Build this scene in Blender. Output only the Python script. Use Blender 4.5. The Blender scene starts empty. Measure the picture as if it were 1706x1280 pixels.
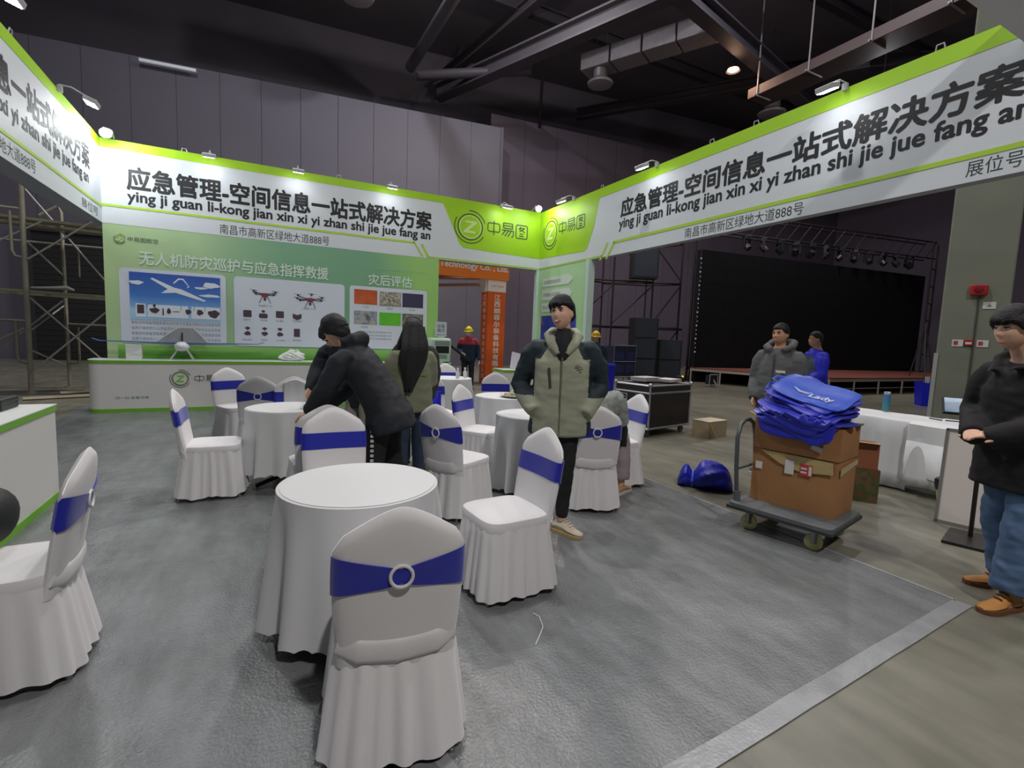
import bpy, bmesh, math, random
from mathutils import Vector, Matrix, Quaternion, noise
from math import sin, cos, pi, radians, sqrt, atan2

random.seed(7)
C = bpy.context.scene.collection
SC = bpy.context.scene
Z = Vector((0, 0, 1))

# ---------------------------------------------------------------- camera
F_PX = 818.57
yaw, pitch, roll = 0.4716, -0.0961, 0.0385
fwd = Vector((sin(yaw) * cos(pitch), cos(yaw) * cos(pitch), sin(pitch)))
rgt = Vector((cos(yaw), -sin(yaw), 0))
upv = rgt.cross(fwd)
r2 = cos(roll) * rgt + sin(roll) * upv
u2 = -sin(roll) * rgt + cos(roll) * upv
cam_d = bpy.data.cameras.new('camera')
cam = bpy.data.objects.new('camera', cam_d)
C.objects.link(cam)
cam_d.sensor_width = 36.0
cam_d.lens = F_PX * 36.0 / 1706
cam_d.clip_end = 200
cam_d.clip_start = 0.05
mw = Matrix((( r2.x, u2.x, -fwd.x, 0), (r2.y, u2.y, -fwd.y, 0), (r2.z, u2.z, -fwd.z, 1.5), (0, 0, 0, 1)))
cam.matrix_world = mw
SC.camera = cam

# ---------------------------------------------------------------- world, exposure
w = bpy.data.worlds.new('hall_air'); SC.world = w; w.use_nodes = True
w.node_tree.nodes['Background'].inputs[0].default_value = (0.55, 0.58, 0.7, 1)
w.node_tree.nodes['Background'].inputs[1].default_value = 0.03
SC.view_settings.view_transform = 'Standard'
SC.view_settings.look = 'None'
SC.view_settings.gamma = 1
SC.view_settings.use_curve_mapping = False
SC.view_settings.exposure = -0.25

# ---------------------------------------------------------------- helpers
def lin(r, g, b):
    f = lambda c: (c / 255 / 12.92) if c / 255 <= 0.04045 else ((c / 255 + 0.055) / 1.055) ** 2.4
    return (f(r), f(g), f(b), 1)

MATS = {}
def mat(name, rgb, rough=0.6, metal=0.0, bump=0.0, bscale=30.0, var=0.0, vscale=6.0, emit=0.0, spec=0.5, sheen=0.0, alpha=1.0, trans=0.0, detail=4.0):
    """procedural surface: colour with noise variation, optional bump"""
    if name in MATS: return MATS[name]
    m = bpy.data.materials.new(name); m.use_nodes = True
    nt = m.node_tree; b = nt.nodes['Principled BSDF']
    col = lin(*rgb)
    b.inputs['Roughness'].default_value = rough
    b.inputs['Metallic'].default_value = metal
    b.inputs['Specular IOR Level'].default_value = spec
    b.inputs['Base Color'].default_value = col
    if sheen: b.inputs['Sheen Weight'].default_value = sheen
    if trans: b.inputs['Transmission Weight'].default_value = trans
    if alpha < 1: b.inputs['Alpha'].default_value = alpha
    tc = nt.nodes.new('ShaderNodeTexCoord')
    if var > 0:
        n = nt.nodes.new('ShaderNodeTexNoise'); n.inputs['Scale'].default_value = vscale; n.inputs['Detail'].default_value = 5
        r = nt.nodes.new('ShaderNodeValToRGB')
        r.color_ramp.elements[0].position = 0.3; r.color_ramp.elements[1].position = 0.7
        r.color_ramp.elements[0].color = tuple(c * (1 - var) for c in col[:3]) + (1,)
        r.color_ramp.elements[1].color = tuple(min(1, c * (1 + var)) for c in col[:3]) + (1,)
        nt.links.new(tc.outputs['Object'], n.inputs['Vector'])
        nt.links.new(n.outputs['Fac'], r.inputs['Fac'])
        nt.links.new(r.outputs['Color'], b.inputs['Base Color'])
    if bump > 0:
        n2 = nt.nodes.new('ShaderNodeTexNoise'); n2.inputs['Scale'].default_value = bscale; n2.inputs['Detail'].default_value = detail
        bp = nt.nodes.new('ShaderNodeBump'); bp.inputs['Strength'].default_value = bump; bp.inputs['Distance'].default_value = 0.01
        nt.links.new(tc.outputs['Object'], n2.inputs['Vector'])
        nt.links.new(n2.outputs['Fac'], bp.inputs['Height'])
        nt.links.new(bp.outputs['Normal'], b.inputs['Normal'])
    if emit > 0:
        b.inputs['Emission Color'].default_value = col
        b.inputs['Emission Strength'].default_value = emit
    MATS[name] = m
    return m

def tag(o, label=None, cat=None, group=None, kind=None):
    if label: o['label'] = label
    if cat: o['category'] = cat
    if group: o['group'] = group
    if kind: o['kind'] = kind
    return o

def empty(name, loc=(0, 0, 0), face=None, rz=0.0):
    """an Empty at a thing's base; face is the ground direction its local +Y looks to"""
    o = bpy.data.objects.new(name, None); C.objects.link(o)
    o.empty_display_size = 0.1
    o.location = loc
    if face is not None: rz = atan2(-face[0], face[1])
    o.rotation_euler = (0, 0, rz)
    return o

def copy_tree(o, parent=None):
    c = o.copy(); C.objects.link(c)
    if parent is not None: c.parent = parent
    for ch in list(o.children): copy_tree(ch, c)
    return c

def ortho(d):
    d = d.normalized()
    a = Vector((0, 0, 1)) if abs(d.z) < 0.9 else Vector((1, 0, 0))
    x = a.cross(d).normalized()
    return x, d.cross(x)

class MB:
    def __init__(s): s.v = []; s.f = []; s.m = []; s.cm = 0
    def face(s, *idx): s.f.append(idx); s.m.append(s.cm)
    def add(s, vs, fs):
        o = len(s.v); s.v.extend([tuple(v) for v in vs])
        for f in fs: s.f.append(tuple(i + o for i in f)); s.m.append(s.cm)
        return s
    def box(s, c, size, rot=None, taper=1.0):
        hx, hy, hz = size[0] / 2, size[1] / 2, size[2] / 2
        vs = []
        for z in (-hz, hz):
            k = 1.0 if z < 0 else taper
            for x, y in ((-hx, -hy), (hx, -hy), (hx, hy), (-hx, hy)):
                v = Vector((x * k, y * k, z))
                if rot is not None: v = rot @ v
                vs.append(v + Vector(c))
        return s.add(vs, [(0, 3, 2, 1), (4, 5, 6, 7), (0, 1, 5, 4), (1, 2, 6, 5), (2, 3, 7, 6), (3, 0, 4, 7)])
    def loft(s, rings, cap=True, closed=True):
        n = len(rings[0]); o = len(s.v)
        for r in rings: s.v.extend([tuple(p) for p in r])
        for i in range(len(rings) - 1):
            for j in range(n if closed else n - 1):
                k = (j + 1) % n
                s.face(o + i * n + j, o + i * n + k, o + (i + 1) * n + k, o + (i + 1) * n + j)
        if cap and closed:
            s.face(*[o + j for j in range(n)][::-1])
            b = o + (len(rings) - 1) * n
            s.face(*[b + j for j in range(n)])
        return s
    def tube(s, pts, rad, n=10, cap=True, flat=1.0, side=None):
        pts = [Vector(p) for p in pts]
        if not isinstance(rad, (list, tuple)): rad = [rad] * len(pts)
        rings = []; x = None
        for i, p in enumerate(pts):
            d = (pts[min(i + 1, len(pts) - 1)] - pts[max(i - 1, 0)])
            if d.length < 1e-9: d = Vector((0, 0, 1))
            d.normalize()
            if x is None:
                if side is not None: x = Vector(side); x = (x - d * x.dot(d)).normalized()
                else: x, _ = ortho(d)
            else:
                x = x - d * x.dot(d)
                x = x.normalized() if x.length > 1e-6 else ortho(d)[0]
            y = d.cross(x)
            rings.append([p + (x * cos(a) + y * sin(a) * flat) * rad[i] for a in [2 * pi * k / n for k in range(n)]])
        return s.loft(rings, cap)
    def bar(s, a, b, r, n=8): return s.tube([a, b], r, n)
    def lathe(s, prof, n=24, c=(0, 0, 0)):
        rings = [[(c[0] + r * cos(2 * pi * k / n), c[1] + r * sin(2 * pi * k / n), c[2] + z) for k in range(n)] for r, z in prof]
        return s.loft(rings)
    def torus(s, c, R, r, axis='y', n=28, k=8):
        c = Vector(c); rings = []
        for i in range(n):
            a = 2 * pi * i / n
            if axis == 'y': e = Vector((cos(a), 0, sin(a))); t = Vector((0, 1, 0))
            elif axis == 'z': e = Vector((cos(a), sin(a), 0)); t = Z
            else: e = Vector((0, cos(a), sin(a))); t = Vector((1, 0, 0))
            rings.append([c + e * (R + r * cos(b)) + t * r * sin(b) for b in [2 * pi * j / k for j in range(k)]])
        rings.append(rings[0]); return s.loft(rings, cap=False)
    def ball(s, c, r, n=16, m=10, rot=None):
        if not isinstance(r, (list, tuple)): r = (r, r, r)
        rings = []
        for i in range(m + 1):
            t = pi * (i + 0.02) / (m + 0.04)
            ring = []
            for k in range(n):
                a = 2 * pi * k / n
                v = Vector((r[0] * sin(t) * cos(a), r[1] * sin(t) * sin(a), -r[2] * cos(t)))
                if rot is not None: v = rot @ v
                ring.append(v + Vector(c))
            rings.append(ring)
        return s.loft(rings)
    def prism(s, pts, off):
        """polygon extruded by vector off"""
        off = Vector(off); n = len(pts); o = len(s.v)
        s.v.extend([tuple(Vector(p)) for p in pts]); s.v.extend([tuple(Vector(p) + off) for p in pts])
        s.face(*[o + i for i in range(n)][::-1]); s.face(*[o + n + i for i in range(n)])
        for i in range(n):
            k = (i + 1) % n
            s.face(o + i, o + k, o + n + k, o + n + i)
        return s
    def build(s, name, m, parent=None, smooth=True, bev=0.0, loc=None, sub=0):
        me = bpy.data.meshes.new(name)
        me.from_pydata(s.v, [], s.f)
        ms = m if isinstance(m, (list, tuple)) else [m]
        for q in ms: me.materials.append(q)
        if len(ms) > 1:
            for p, i in zip(me.polygons, s.m): p.material_index = i
        bm = bmesh.new(); bm.from_mesh(me); bmesh.ops.recalc_face_normals(bm, faces=bm.faces); bm.to_mesh(me); bm.free()
        o = bpy.data.objects.new(name, me); C.objects.link(o)
        if parent is not None: o.parent = parent
        if loc is not None: o.location = loc
        if bev:
            b = o.modifiers.new('edge', 'BEVEL'); b.width = bev; b.segments = 2; b.limit_method = 'ANGLE'
        if sub:
            q = o.modifiers.new('round', 'SUBSURF'); q.levels = sub; q.render_levels = sub
        if smooth:
            me.shade_smooth()
            try: me.set_sharp_from_angle(angle=radians(38))
            except Exception: pass
        return o

def pull_base(o):
    """move a single-mesh thing's origin to the middle of its base"""
    me = o.data
    xs = [v.co.x for v in me.vertices]; ys = [v.co.y for v in me.vertices]; zs = [v.co.z for v in me.vertices]
    b = Vector(((min(xs) + max(xs)) / 2, (min(ys) + max(ys)) / 2, min(zs)))
    me.transform(Matrix.Translation(-b)); o.location = o.location + b
    return o

class Plane:
    """wall-face coordinates: u along the wall as read from inside, z up, d out of the wall"""
    def __init__(s, o, u, n): s.o = Vector(o); s.u = Vector(u); s.n = Vector(n)
    def p(s, u, z, d=0.0): return s.o + s.u * u + Z * z + s.n * d
    def poly(s, pts, d, mats, name, parent, th=0.004, smooth=False):
        b = MB(); b.prism([s.p(u, z, d) for u, z in pts], s.n * th)
        return b.build(name, mats, parent, smooth=smooth)
    def polys(s, plist, d, mats, name, parent, th=0.003):
        b = MB()
        for pts in plist: b.prism([s.p(u, z, d) for u, z in pts], s.n * th)
        return b.build(name, mats, parent, smooth=False)

def rect(u0, z0, u1, z1): return [(u0, z0), (u1, z0), (u1, z1), (u0, z1)]
def rrect(u0, z0, u1, z1, r, n=5):
    pts = []
    for cx, cz, a0 in ((u1 - r, z0 + r, -90), (u1 - r, z1 - r, 0), (u0 + r, z1 - r, 90), (u0 + r, z0 + r, 180)):
        for k in range(n + 1):
            a = radians(a0 + 90 * k / n); pts.append((cx + r * cos(a), cz + r * sin(a)))
    return pts
def arc(cu, cz, r0, r1, a0, a1, n=24):
    a = [radians(a0 + (a1 - a0) * k / n) for k in range(n + 1)]
    return [[(cu + r0 * cos(a[k]), cz + r0 * sin(a[k])), (cu + r1 * cos(a[k]), cz + r1 * sin(a[k])),
             (cu + r1 * cos(a[k + 1]), cz + r1 * sin(a[k + 1])), (cu + r0 * cos(a[k + 1]), cz + r0 * sin(a[k + 1]))] for k in range(n)]

def text_geo(s):
    cu = bpy.data.curves.new('t', 'FONT'); cu.body = s; cu.size = 1.0; cu.resolution_u = 3
    o = bpy.data.objects.new('t', cu); C.objects.link(o)
    dg = bpy.context.evaluated_depsgraph_get()
    me = bpy.data.meshes.new_from_object(o.evaluated_get(dg))
    bpy.data.objects.remove(o); bpy.data.curves.remove(cu)
    v = [tuple(q.co) for q in me.vertices]; f = [tuple(p.vertices) for p in me.polygons]
    bpy.data.meshes.remove(me)
    return v, f
def lettering(s, pl, u0, z0, u1, z1, m, parent, d=0.006, off=0.0, name='lettering', frame=None):
    """flat printed lettering stretched to the measured rectangle on a wall face; off thickens the strokes"""
    v, f = text_geo(s)
    xs = [q[0] for q in v]; ys = [q[1] for q in v]
    x0, x1, y0, y1 = min(xs), max(xs), min(ys), max(ys)
    sh = [(0, 0)] if off <= 0 else [(off * cos(a), off * sin(a)) for a in [2 * pi * k / 8 for k in range(8)]] + [(0, 0)]
    b = MB()
    for k, (dx, dy) in enumerate(sh):
        b.add([pl.p(u0 + (u1 - u0) * (q[0] + dx - x0) / (x1 - x0), z0 + (z1 - z0) * (q[1] + dy - y0) / (y1 - y0), d + k * 0.00012) for q in v], f)
    me = bpy.data.meshes.new(name); me.from_pydata(b.v, [], b.f); me.materials.append(m)
    o = bpy.data.objects.new(name, me); C.objects.link(o); o.parent = parent
    return o

# ---------------------------------------------------------------- lamps of the hall, with some unseen ones added for light
def high_bay(x, y, z, power, color=(1, 0.97, 0.92), label='', warm=False, size=0.55, ceil=16.2):
    t = empty('high_bay_lamp', (x, y, z)); tag(t, label, 'lamp', 'high bay lamps under the hall roof')
    b = MB(); b.lathe([(0.09, 0.30), (0.12, 0.26), (0.14, 0.12), (0.27, 0.0), (0.275, 0.0), (0.15, 0.13), (0.13, 0.28), (0.05, 0.33)], 20)
    b.build('reflector', mat('lamp_shell', (60, 58, 58), 0.5, 0.4), t)
    b = MB(); b.bar((0, 0, 0.3), (0, 0, ceil - z), 0.012, 6); b.build('hanger', mat('lamp_shell', (60, 58, 58)), t)
    b = MB(); b.lathe([(0.02, 0.05), (0.2, 0.05), (0.22, 0.07), (0.02, 0.09)], 20)
    b.build('lamp_glass', mat('bulb_warm' if warm else 'bulb_cool', (255, 205, 150) if warm else (245, 248, 255), 0.4, emit=14 if warm else 25), t)
    l = bpy.data.lights.new('bay_light', 'AREA'); l.shape = 'DISK'; l.size = size; l.energy = power * 0.50; l.color = color
    lo = bpy.data.objects.new('bay_light', l); C.objects.link(lo); lo.parent = t; lo.location = (0, 0, -0.02)
    l = bpy.data.lights.new('bay_fill', 'POINT'); l.shadow_soft_size = 0.2; l.energy = power * 0.42; l.color = color  # point light added to every bay to lift roof and walls
    lo = bpy.data.objects.new('bay_fill', l); C.objects.link(lo); lo.parent = t; lo.location = (0, 0, -0.06)
    return t
high_bay(17.2, 15.0, 12.6, 120, (1, 0.62, 0.4), 'small warm glowing roof lamp above the right booth fascia', True)
high_bay(7.7, 15.1, 12.8, 1300, (1, 0.9, 0.8), 'warm roof lamp at the top edge, left of the big roof beam', True)
high_bay(2.6, 4.9, 11.5, 640, (1, 0.97, 0.95), 'roof lamp hanging straight above the round tables')
high_bay(-7.5, 6.5, 11.5, 450, (0.95, 0.97, 1), 'roof lamp hanging beyond the left fascia')
high_bay(11.0, 1.0, 11.5, 450, (1, 0.97, 0.9), 'roof lamp hanging beyond the square grey column')
high_bay(1.2, -4.0, 9.0, 1050, (1, 0.95, 0.92), 'unseen added lamp hanging behind the camera')  # added low to brighten surfaces that face the camera
high_bay(-3.0, 14.5, 15.2, 900, (0.96, 0.95, 1), 'unseen lamp added above the left scaffold')  # added above the frame to brighten the back wall
high_bay(5.0, 15.5, 15.2, 1000, (0.96, 0.95, 1), 'unseen lamp added above the back fascia')  # another extra lamp out of view, brightening the wall
high_bay(13.5, 9.5, 15.2, 900, (0.97, 0.95, 1), 'unseen lamp added above the aisle by the flight case')  # extra lamp out of frame, brightens walls and roof on this side
high_bay(20.8, 11.2, 11.5, 420, (0.98, 0.96, 1), 'roof lamp above the stage, hidden by the right fascia')
# ---------------------------------------------------------------- hall shell
def concrete(name, base, rough, film=False):
    m = bpy.data.materials.new(name); m.use_nodes = True; nt = m.node_tree; b = nt.nodes['Principled BSDF']
    tc = nt.nodes.new('ShaderNodeTexCoord')
    n1 = nt.nodes.new('ShaderNodeTexNoise'); n1.inputs['Scale'].default_value = 0.9; n1.inputs['Detail'].default_value = 8; n1.inputs['Roughness'].default_value = 0.65
    n2 = nt.nodes.new('ShaderNodeTexNoise'); n2.inputs['Scale'].default_value = 7; n2.inputs['Detail'].default_value = 6
    mp = nt.nodes.new('ShaderNodeMapping'); mp.inputs['Scale'].default_value = (1.0, 0.25, 1)
    mp.inputs['Rotation'].default_value = (0, 0, 0.5)
    nt.links.new(tc.outputs['Object'], n1.inputs['Vector']); nt.links.new(tc.outputs['Object'], mp.inputs['Vector']); nt.links.new(mp.outputs['Vector'], n2.inputs['Vector'])
    mx = nt.nodes.new('ShaderNodeMath'); mx.operation = 'ADD'
    nt.links.new(n1.outputs['Fac'], mx.inputs[0]); nt.links.new(n2.outputs['Fac'], mx.inputs[1])
    hf = nt.nodes.new('ShaderNodeMath'); hf.operation = 'MULTIPLY'; hf.inputs[1].default_value = 0.5; nt.links.new(mx.outputs[0], hf.inputs[0])
    r = nt.nodes.new('ShaderNodeValToRGB'); r.color_ramp.elements[0].position = 0.36; r.color_ramp.elements[1].position = 0.64
    c = lin(*base)
    r.color_ramp.elements[0].color = tuple(q * 0.72 for q in c[:3]) + (1,); r.color_ramp.elements[1].color = tuple(q * 1.28 for q in c[:3]) + (1,)
    nt.links.new(hf.outputs[0], r.inputs['Fac']); nt.links.new(r.outputs['Color'], b.inputs['Base Color'])
    b.inputs['Roughness'].default_value = rough
    n3 = nt.nodes.new('ShaderNodeTexNoise'); n3.inputs['Scale'].default_value = 70 if film else 25; n3.inputs['Detail'].default_value = 3
    n4 = nt.nodes.new('ShaderNodeTexNoise'); n4.inputs['Scale'].default_value = 4.0
    nt.links.new(tc.outputs['Object'], n3.inputs['Vector']); nt.links.new(tc.outputs['Object'], n4.inputs['Vector'])
    ad = nt.nodes.new('ShaderNodeMath'); ad.operation = 'MULTIPLY_ADD'; ad.inputs[1].default_value = 3.0
    nt.links.new(n4.outputs['Fac'], ad.inputs[0]); nt.links.new(n3.outputs['Fac'], ad.inputs[2])
    bp = nt.nodes.new('ShaderNodeBump'); bp.inputs['Strength'].default_value = 1.0 if film else 0.12; bp.inputs['Distance'].default_value = 0.006 if film else 0.004
    nt.links.new(ad.outputs[0], bp.inputs['Height']); nt.links.new(bp.outputs['Normal'], b.inputs['Normal'])
    return m
M_CONC = concrete('bare_concrete', (112, 110, 98), 0.38)
M_FILM = concrete('film_floor', (114, 117, 118), 0.20, True)
b = MB(); b.box((8, 6, -0.1), (60, 44, 0.2)); o = b.build('floor', M_CONC, smooth=False); tag(o, kind='structure', label='bare grey-brown concrete hall floor')
# glossy sheet laid over the stand's floor, edged with clear tape
b = MB(); b.prism([(-2.75, 0.85, 0.001), (1.4, 1.11, 0.001), (3.76, 1.26, 0.001), (3.76, 10.9, 0.001), (-2.75, 10.9, 0.001)], (0, 0, 0.002))
o = b.build('floor_sheet', M_FILM, smooth=False); tag(o, 'glossy grey floor sheet covering the stand area', 'floor sheet', kind='structure')
M_TAPE = mat('clear_tape', (140, 142, 144), 0.28, var=0.12, vscale=9, bump=0.2, bscale=60)
def strip(name, a, bb, wd, label, z=0.004):
    a = Vector((a[0], a[1], 0)); bb = Vector((bb[0], bb[1], 0)); d = (bb - a).normalized(); s = Vector((-d.y, d.x, 0)) * wd / 2
    q = MB(); n = 24; vs = []
    rings = []
    for k in range(n + 1):
        p = a.lerp(bb, k / n); j = 0.004 * sin(k * 2.3)
        rings.append([p + s * (1 + j * 10) + Z * z, p - s * (1 - j * 8) + Z * z, p - s + Z * (z - 0.003), p + s + Z * (z - 0.003)])
    q.loft(rings)
    o = q.build(name, M_TAPE, smooth=False); tag(o, label, 'tape', 'tape along the floor sheet'); pull_base(o)
strip('floor_tape', (-2.2, 0.9), (3.76, 1.27), 0.09, 'wide clear tape along the front edge of the floor sheet', 0.006)
strip('floor_tape', (3.76, 1.3), (3.76, 9.0), 0.028, 'thin pale tape line along the right edge of the floor sheet', 0.006)
strip('floor_tape', (0.52, 1.66), (0.62, 1.22), 0.055, 'short tape strip on the floor behind the nearest chair', 0.005)

M_WALL = mat('wall_panel', (98, 95, 107), 0.7, var=0.05, vscale=0.4)
M_WALLD = mat('wall_panel_purple', (94, 85, 100), 0.7, var=0.05, vscale=0.4)
def wall_panels(name, x0, x1, y, z0, z1, step, m, label, ang=0, piv=10.15):
    b = MB()
    n = max(1, round((x1 - x0) / step)); s = (x1 - x0) / n
    b.box(((x0 + x1) / 2, y + 0.2, (z0 + z1) / 2), (x1 - x0, 0.2, z1 - z0))
    for k in range(n):
        b.box((x0 + (k + 0.5) * s, y + 0.085, (z0 + z1) / 2), (s - 0.022, 0.03, z1 - z0))
    o = b.build(name, m, smooth=False); tag(o, label, kind='structure')
    if ang: o.matrix_world = Matrix.Translation((piv, y, 0)) @ Matrix.Rotation(radians(ang), 4, 'Z') @ Matrix.Translation((-piv, -y, 0))
    return o
wall_panels('wall_back', -16, 10.15, 22.0, 0, 11.3, 1.45, M_WALL, 'grey panelled back wall of the hall, tall left part', -6.3)
wall_panels('wall_back_recess', 10.15, 36, 23.2, 0, 12.4, 1.9, M_WALLD, 'purple-grey back wall of the hall behind the stage, right part', -4.1)
b = MB(); b.box((10.2, 22.65, 5.65), (0.12, 1.3, 11.3)); o = b.build('wall_back_return', M_WALL, smooth=False); tag(o, 'short return between the two parts of the back wall', kind='structure')
M_DARK = mat('roof_black', (106, 100, 110), 0.85, var=0.08, vscale=0.3)
b = MB(); b.box((10, 26.6, 13.2), (54, 0.3, 6.4), Matrix.Rotation(radians(-5), 3, 'Z')); o = b.build('wall_upper', M_DARK, smooth=False); tag(o, 'black upper wall above the grey wall panels', kind='structure')
b = MB(); b.box((8, 6, 16.3), (60, 44, 0.2)); o = b.build('ceiling', M_DARK, smooth=False); tag(o, 'black hall roof', kind='structure')
b = MB(); b.box((-16.2, 6, 8), (0.3, 44, 16)); o = b.build('wall_left', M_WALL, smooth=False); tag(o, 'hall wall at the far left', kind='structure')
b = MB(); b.box((36.2, 6, 8), (0.3, 44, 16)); o = b.build('wall_right', M_WALLD, smooth=False); tag(o, 'hall wall at the far right', kind='structure')
b = MB(); b.box((8, -15.5, 8), (60, 0.3, 16)); o = b.build('wall_front', M_WALL, smooth=False); tag(o, 'hall wall behind the camera', kind='structure')
# dark roller door at the left of the back wall
d = empty('door_1', (-4.3, 23.45, 0), rz=radians(-6.3)); tag(d, 'dark closed roller door in the back wall behind the scaffold', kind='structure')
b = MB()
for k in range(46): b.box((0, -0.03 - 0.012 * (k % 2), 0.05 + k * 0.1), (6.0, 0.05, 0.098))
b.build('door_curtain', mat('door_dark', (42, 42, 44), 0.6, 0.2), d, smooth=False)
b = MB(); b.box((-3.08, -0.06, 2.35), (0.16, 0.12, 4.7)); b.box((3.08, -0.06, 2.35), (0.16, 0.12, 4.7)); b.box((0, -0.06, 4.75), (6.3, 0.14, 0.3))
b.build('door_frame', mat('door_frame', (62, 60, 66), 0.5, 0.3), d, smooth=False)
# pale strip on the wall head with a slight glow of its own
b = MB(); b.box((-3.05, 23.3, 11.1), (1.8, 0.08, 0.10), Matrix.Rotation(radians(-6.3), 3, 'Z')); o = b.build('wall_pale_strip', mat('strip_pale', (200, 205, 215), 0.4, emit=0.25), smooth=False); tag(o, 'thin pale strip along the top of the back wall', 'light'); 

# roof steel: pixel-measured lines set at their own heights
M_STEEL = mat('roof_steel', (82, 78, 86), 0.55, 0.2, var=0.06)
M_STEEL2 = mat('roof_steel_dark', (64, 60, 66), 0.6, 0.2)
def beam(name, a, bb, wd, ht, m, label, tubular=False):
    a = Vector(a); bb = Vector(bb); q = MB()
    if tubular: q.tube([a, bb], wd / 2, 14)
    else:
        d = (bb - a).normalized(); s = Vector((-d.y, d.x, 0)).normalized() * wd / 2; h = Z * ht / 2
        tw = 0.04
        for zz in (-1, 1):
            c1 = a + h * zz; c2 = bb + h * zz
            q.loft([[c1 + s + Z * tw, c1 - s + Z * tw, c1 - s - Z * tw, c1 + s - Z * tw], [c2 + s + Z * tw, c2 - s + Z * tw, c2 - s - Z * tw, c2 + s - Z * tw]])
        s2 = s.normalized() * 0.05
        q.loft([[a + s2 + h, a - s2 + h, a - s2 - h, a + s2 - h], [bb + s2 + h, bb - s2 + h, bb - s2 - h, bb + s2 - h]])
    o = q.build(name, m, smooth=tubular); tag(o, label, 'beam', kind='structure'); return o
beam('roof_beam', (7.6, 24.0, 13.0), (15.2, 5.5, 13.0), 0.55, 0.6, M_STEEL, 'main sloping roof beam running towards the camera')
beam('roof_beam', (7.9, 24.4, 13.9), (12.6, 6.0, 15.6), 0.35, 0.4, M_STEEL2, 'thin upper roof beam beside the main beam')
beam('roof_beam', (12.0, 13.2, 13.2), (32.0, 17.8, 13.2), 0.55, 0.6, M_STEEL, 'cross beam meeting the main roof beam, lower right')
beam('roof_tube', (6.3, 22.9, 13.0), (10.5, 19.9, 13.0), 0.42, 0.4, M_STEEL, 'short round duct tube below the roof left of the main beam', True)
beam('roof_tube', (5.9, 22.6, 13.1), (6.2, 13.5, 13.3), 0.45, 0.4, M_STEEL, 'long round tube crossing the roof towards the camera', True)
beam('roof_beam', (15.3, 23.5, 13.6), (23.0, 13.0, 13.6), 0.4, 0.45, M_STEEL2, 'far dark roof beam right of the ducts')
beam('roof_beam', (20.5, 16.6, 14.2), (30.0, 9.0, 14.2), 0.4, 0.45, M_STEEL2, 'dark roof beam above the right fascia')
beam('roof_beam', (13.0, 12.6, 14.6), (34.0, 12.4, 14.6), 0.3, 0.4, M_STEEL2, 'high dark roof beam at the top right')
beam('roof_beam', (-3.0, 19.0, 14.8), (34.0, 19.0, 14.8), 0.3, 0.45, M_STEEL2, 'long dark purlin crossing under the roof')
beam('roof_brace', (7.7, 23.9, 12.6), (9.0, 24.4, 15.8), 0.16, 0.2, M_STEEL2, 'thin brace at the foot of the main beam', True)
beam('roof_brace', (10.2, 18.3, 12.9), (13.0, 23.5, 12.2), 0.14, 0.2, M_STEEL2, 'thin brace tube behind the main beam', True)
# air diffusers hanging under ducts
M_DUCT = mat('duct_metal', (150, 144, 148), 0.45, 0.3, var=0.1)
def diffuser(x, y, z, s, label):
    t = empty('air_diffuser', (x, y, z)); tag(t, label, 'air vent', 'round air diffusers under the roof')
    q = MB(); q.lathe([(0.55 * s, 0.0), (0.62 * s, 0.02), (0.66 * s, 0.1), (0.5 * s, 0.16), (0.36 * s, 0.3), (0.36 * s, 1.1 * s), (0.30 * s, 1.1 * s), (0.30 * s, 0.3), (0.45 * s, 0.05)], 28); q.build('duct_neck', M_DUCT, t)
    q = MB(); q.lathe([(0.02, 0.02), (0.22 * s, 0.0), (0.26 * s, 0.05), (0.02, 0.07)], 24); q.torus((0, 0, 0.03), 0.38 * s, 0.03 * s, 'z'); q.build('vane', M_DUCT, t)
    q = MB(); q.bar((0.3 * s, 0, 1.0 * s), (0.3 * s, 0, 16.2 - z), 0.02, 6); q.bar((-0.3 * s, 0, 1.0 * s), (-0.3 * s, 0, 16.2 - z), 0.02, 6); q.build('hanger', M_STEEL2, t)
diffuser(13.3, 18.7, 12.6, 0.85, 'round air diffuser under the lit square duct')
diffuser(3.1, 19.3, 13.2, 0.9, 'round air diffuser at the top edge of the picture, left of the beams')
diffuser(21.6, 16.4, 12.4, 0.95, 'round air diffuser just above the right fascia')
t = empty('air_duct', (14.3, 17.0, 13.6)); tag(t, 'square sheet-metal duct between the roof beams with jointed sections', 'duct')
for k in range(4):
    q = MB(); rr = Matrix.Rotation(radians(-62), 3, 'Z'); c = rr @ Vector((-2.1 + k * 1.4, 0, 0)); q.box(c, (1.34, 1.0, 0.7), rr); q.build('duct_section', M_DUCT, t, smooth=False, bev=0.03)
# cable trays with hangers at the upper right
t = empty('cable_tray', (18.45, 9.0, 11.6)); tag(t, 'long hanging cable tray above the right fascia', 'cable tray')
q = MB(); q.box((0, 0, 0.0), (1.1, 11.5, 0.06)); q.box((-0.55, 0, 0.16), (0.05, 11.5, 0.36)); q.box((0.55, 0, 0.16), (0.05, 11.5, 0.36)); q.build('tray', mat('tray_brown', (84, 70, 70), 0.6), t, smooth=False)
for k in range(6):
    q = MB(); y_ = -5.2 + k * 2.1; q.bar((-0.6, y_, -0.05), (-0.6, y_, 4.55), 0.03, 6); q.bar((-0.75, y_, -0.05), (0.2, y_, -0.05), 0.035, 6); q.build('hanger', mat('hanger_grey', (150, 146, 148), 0.5), t)
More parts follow.
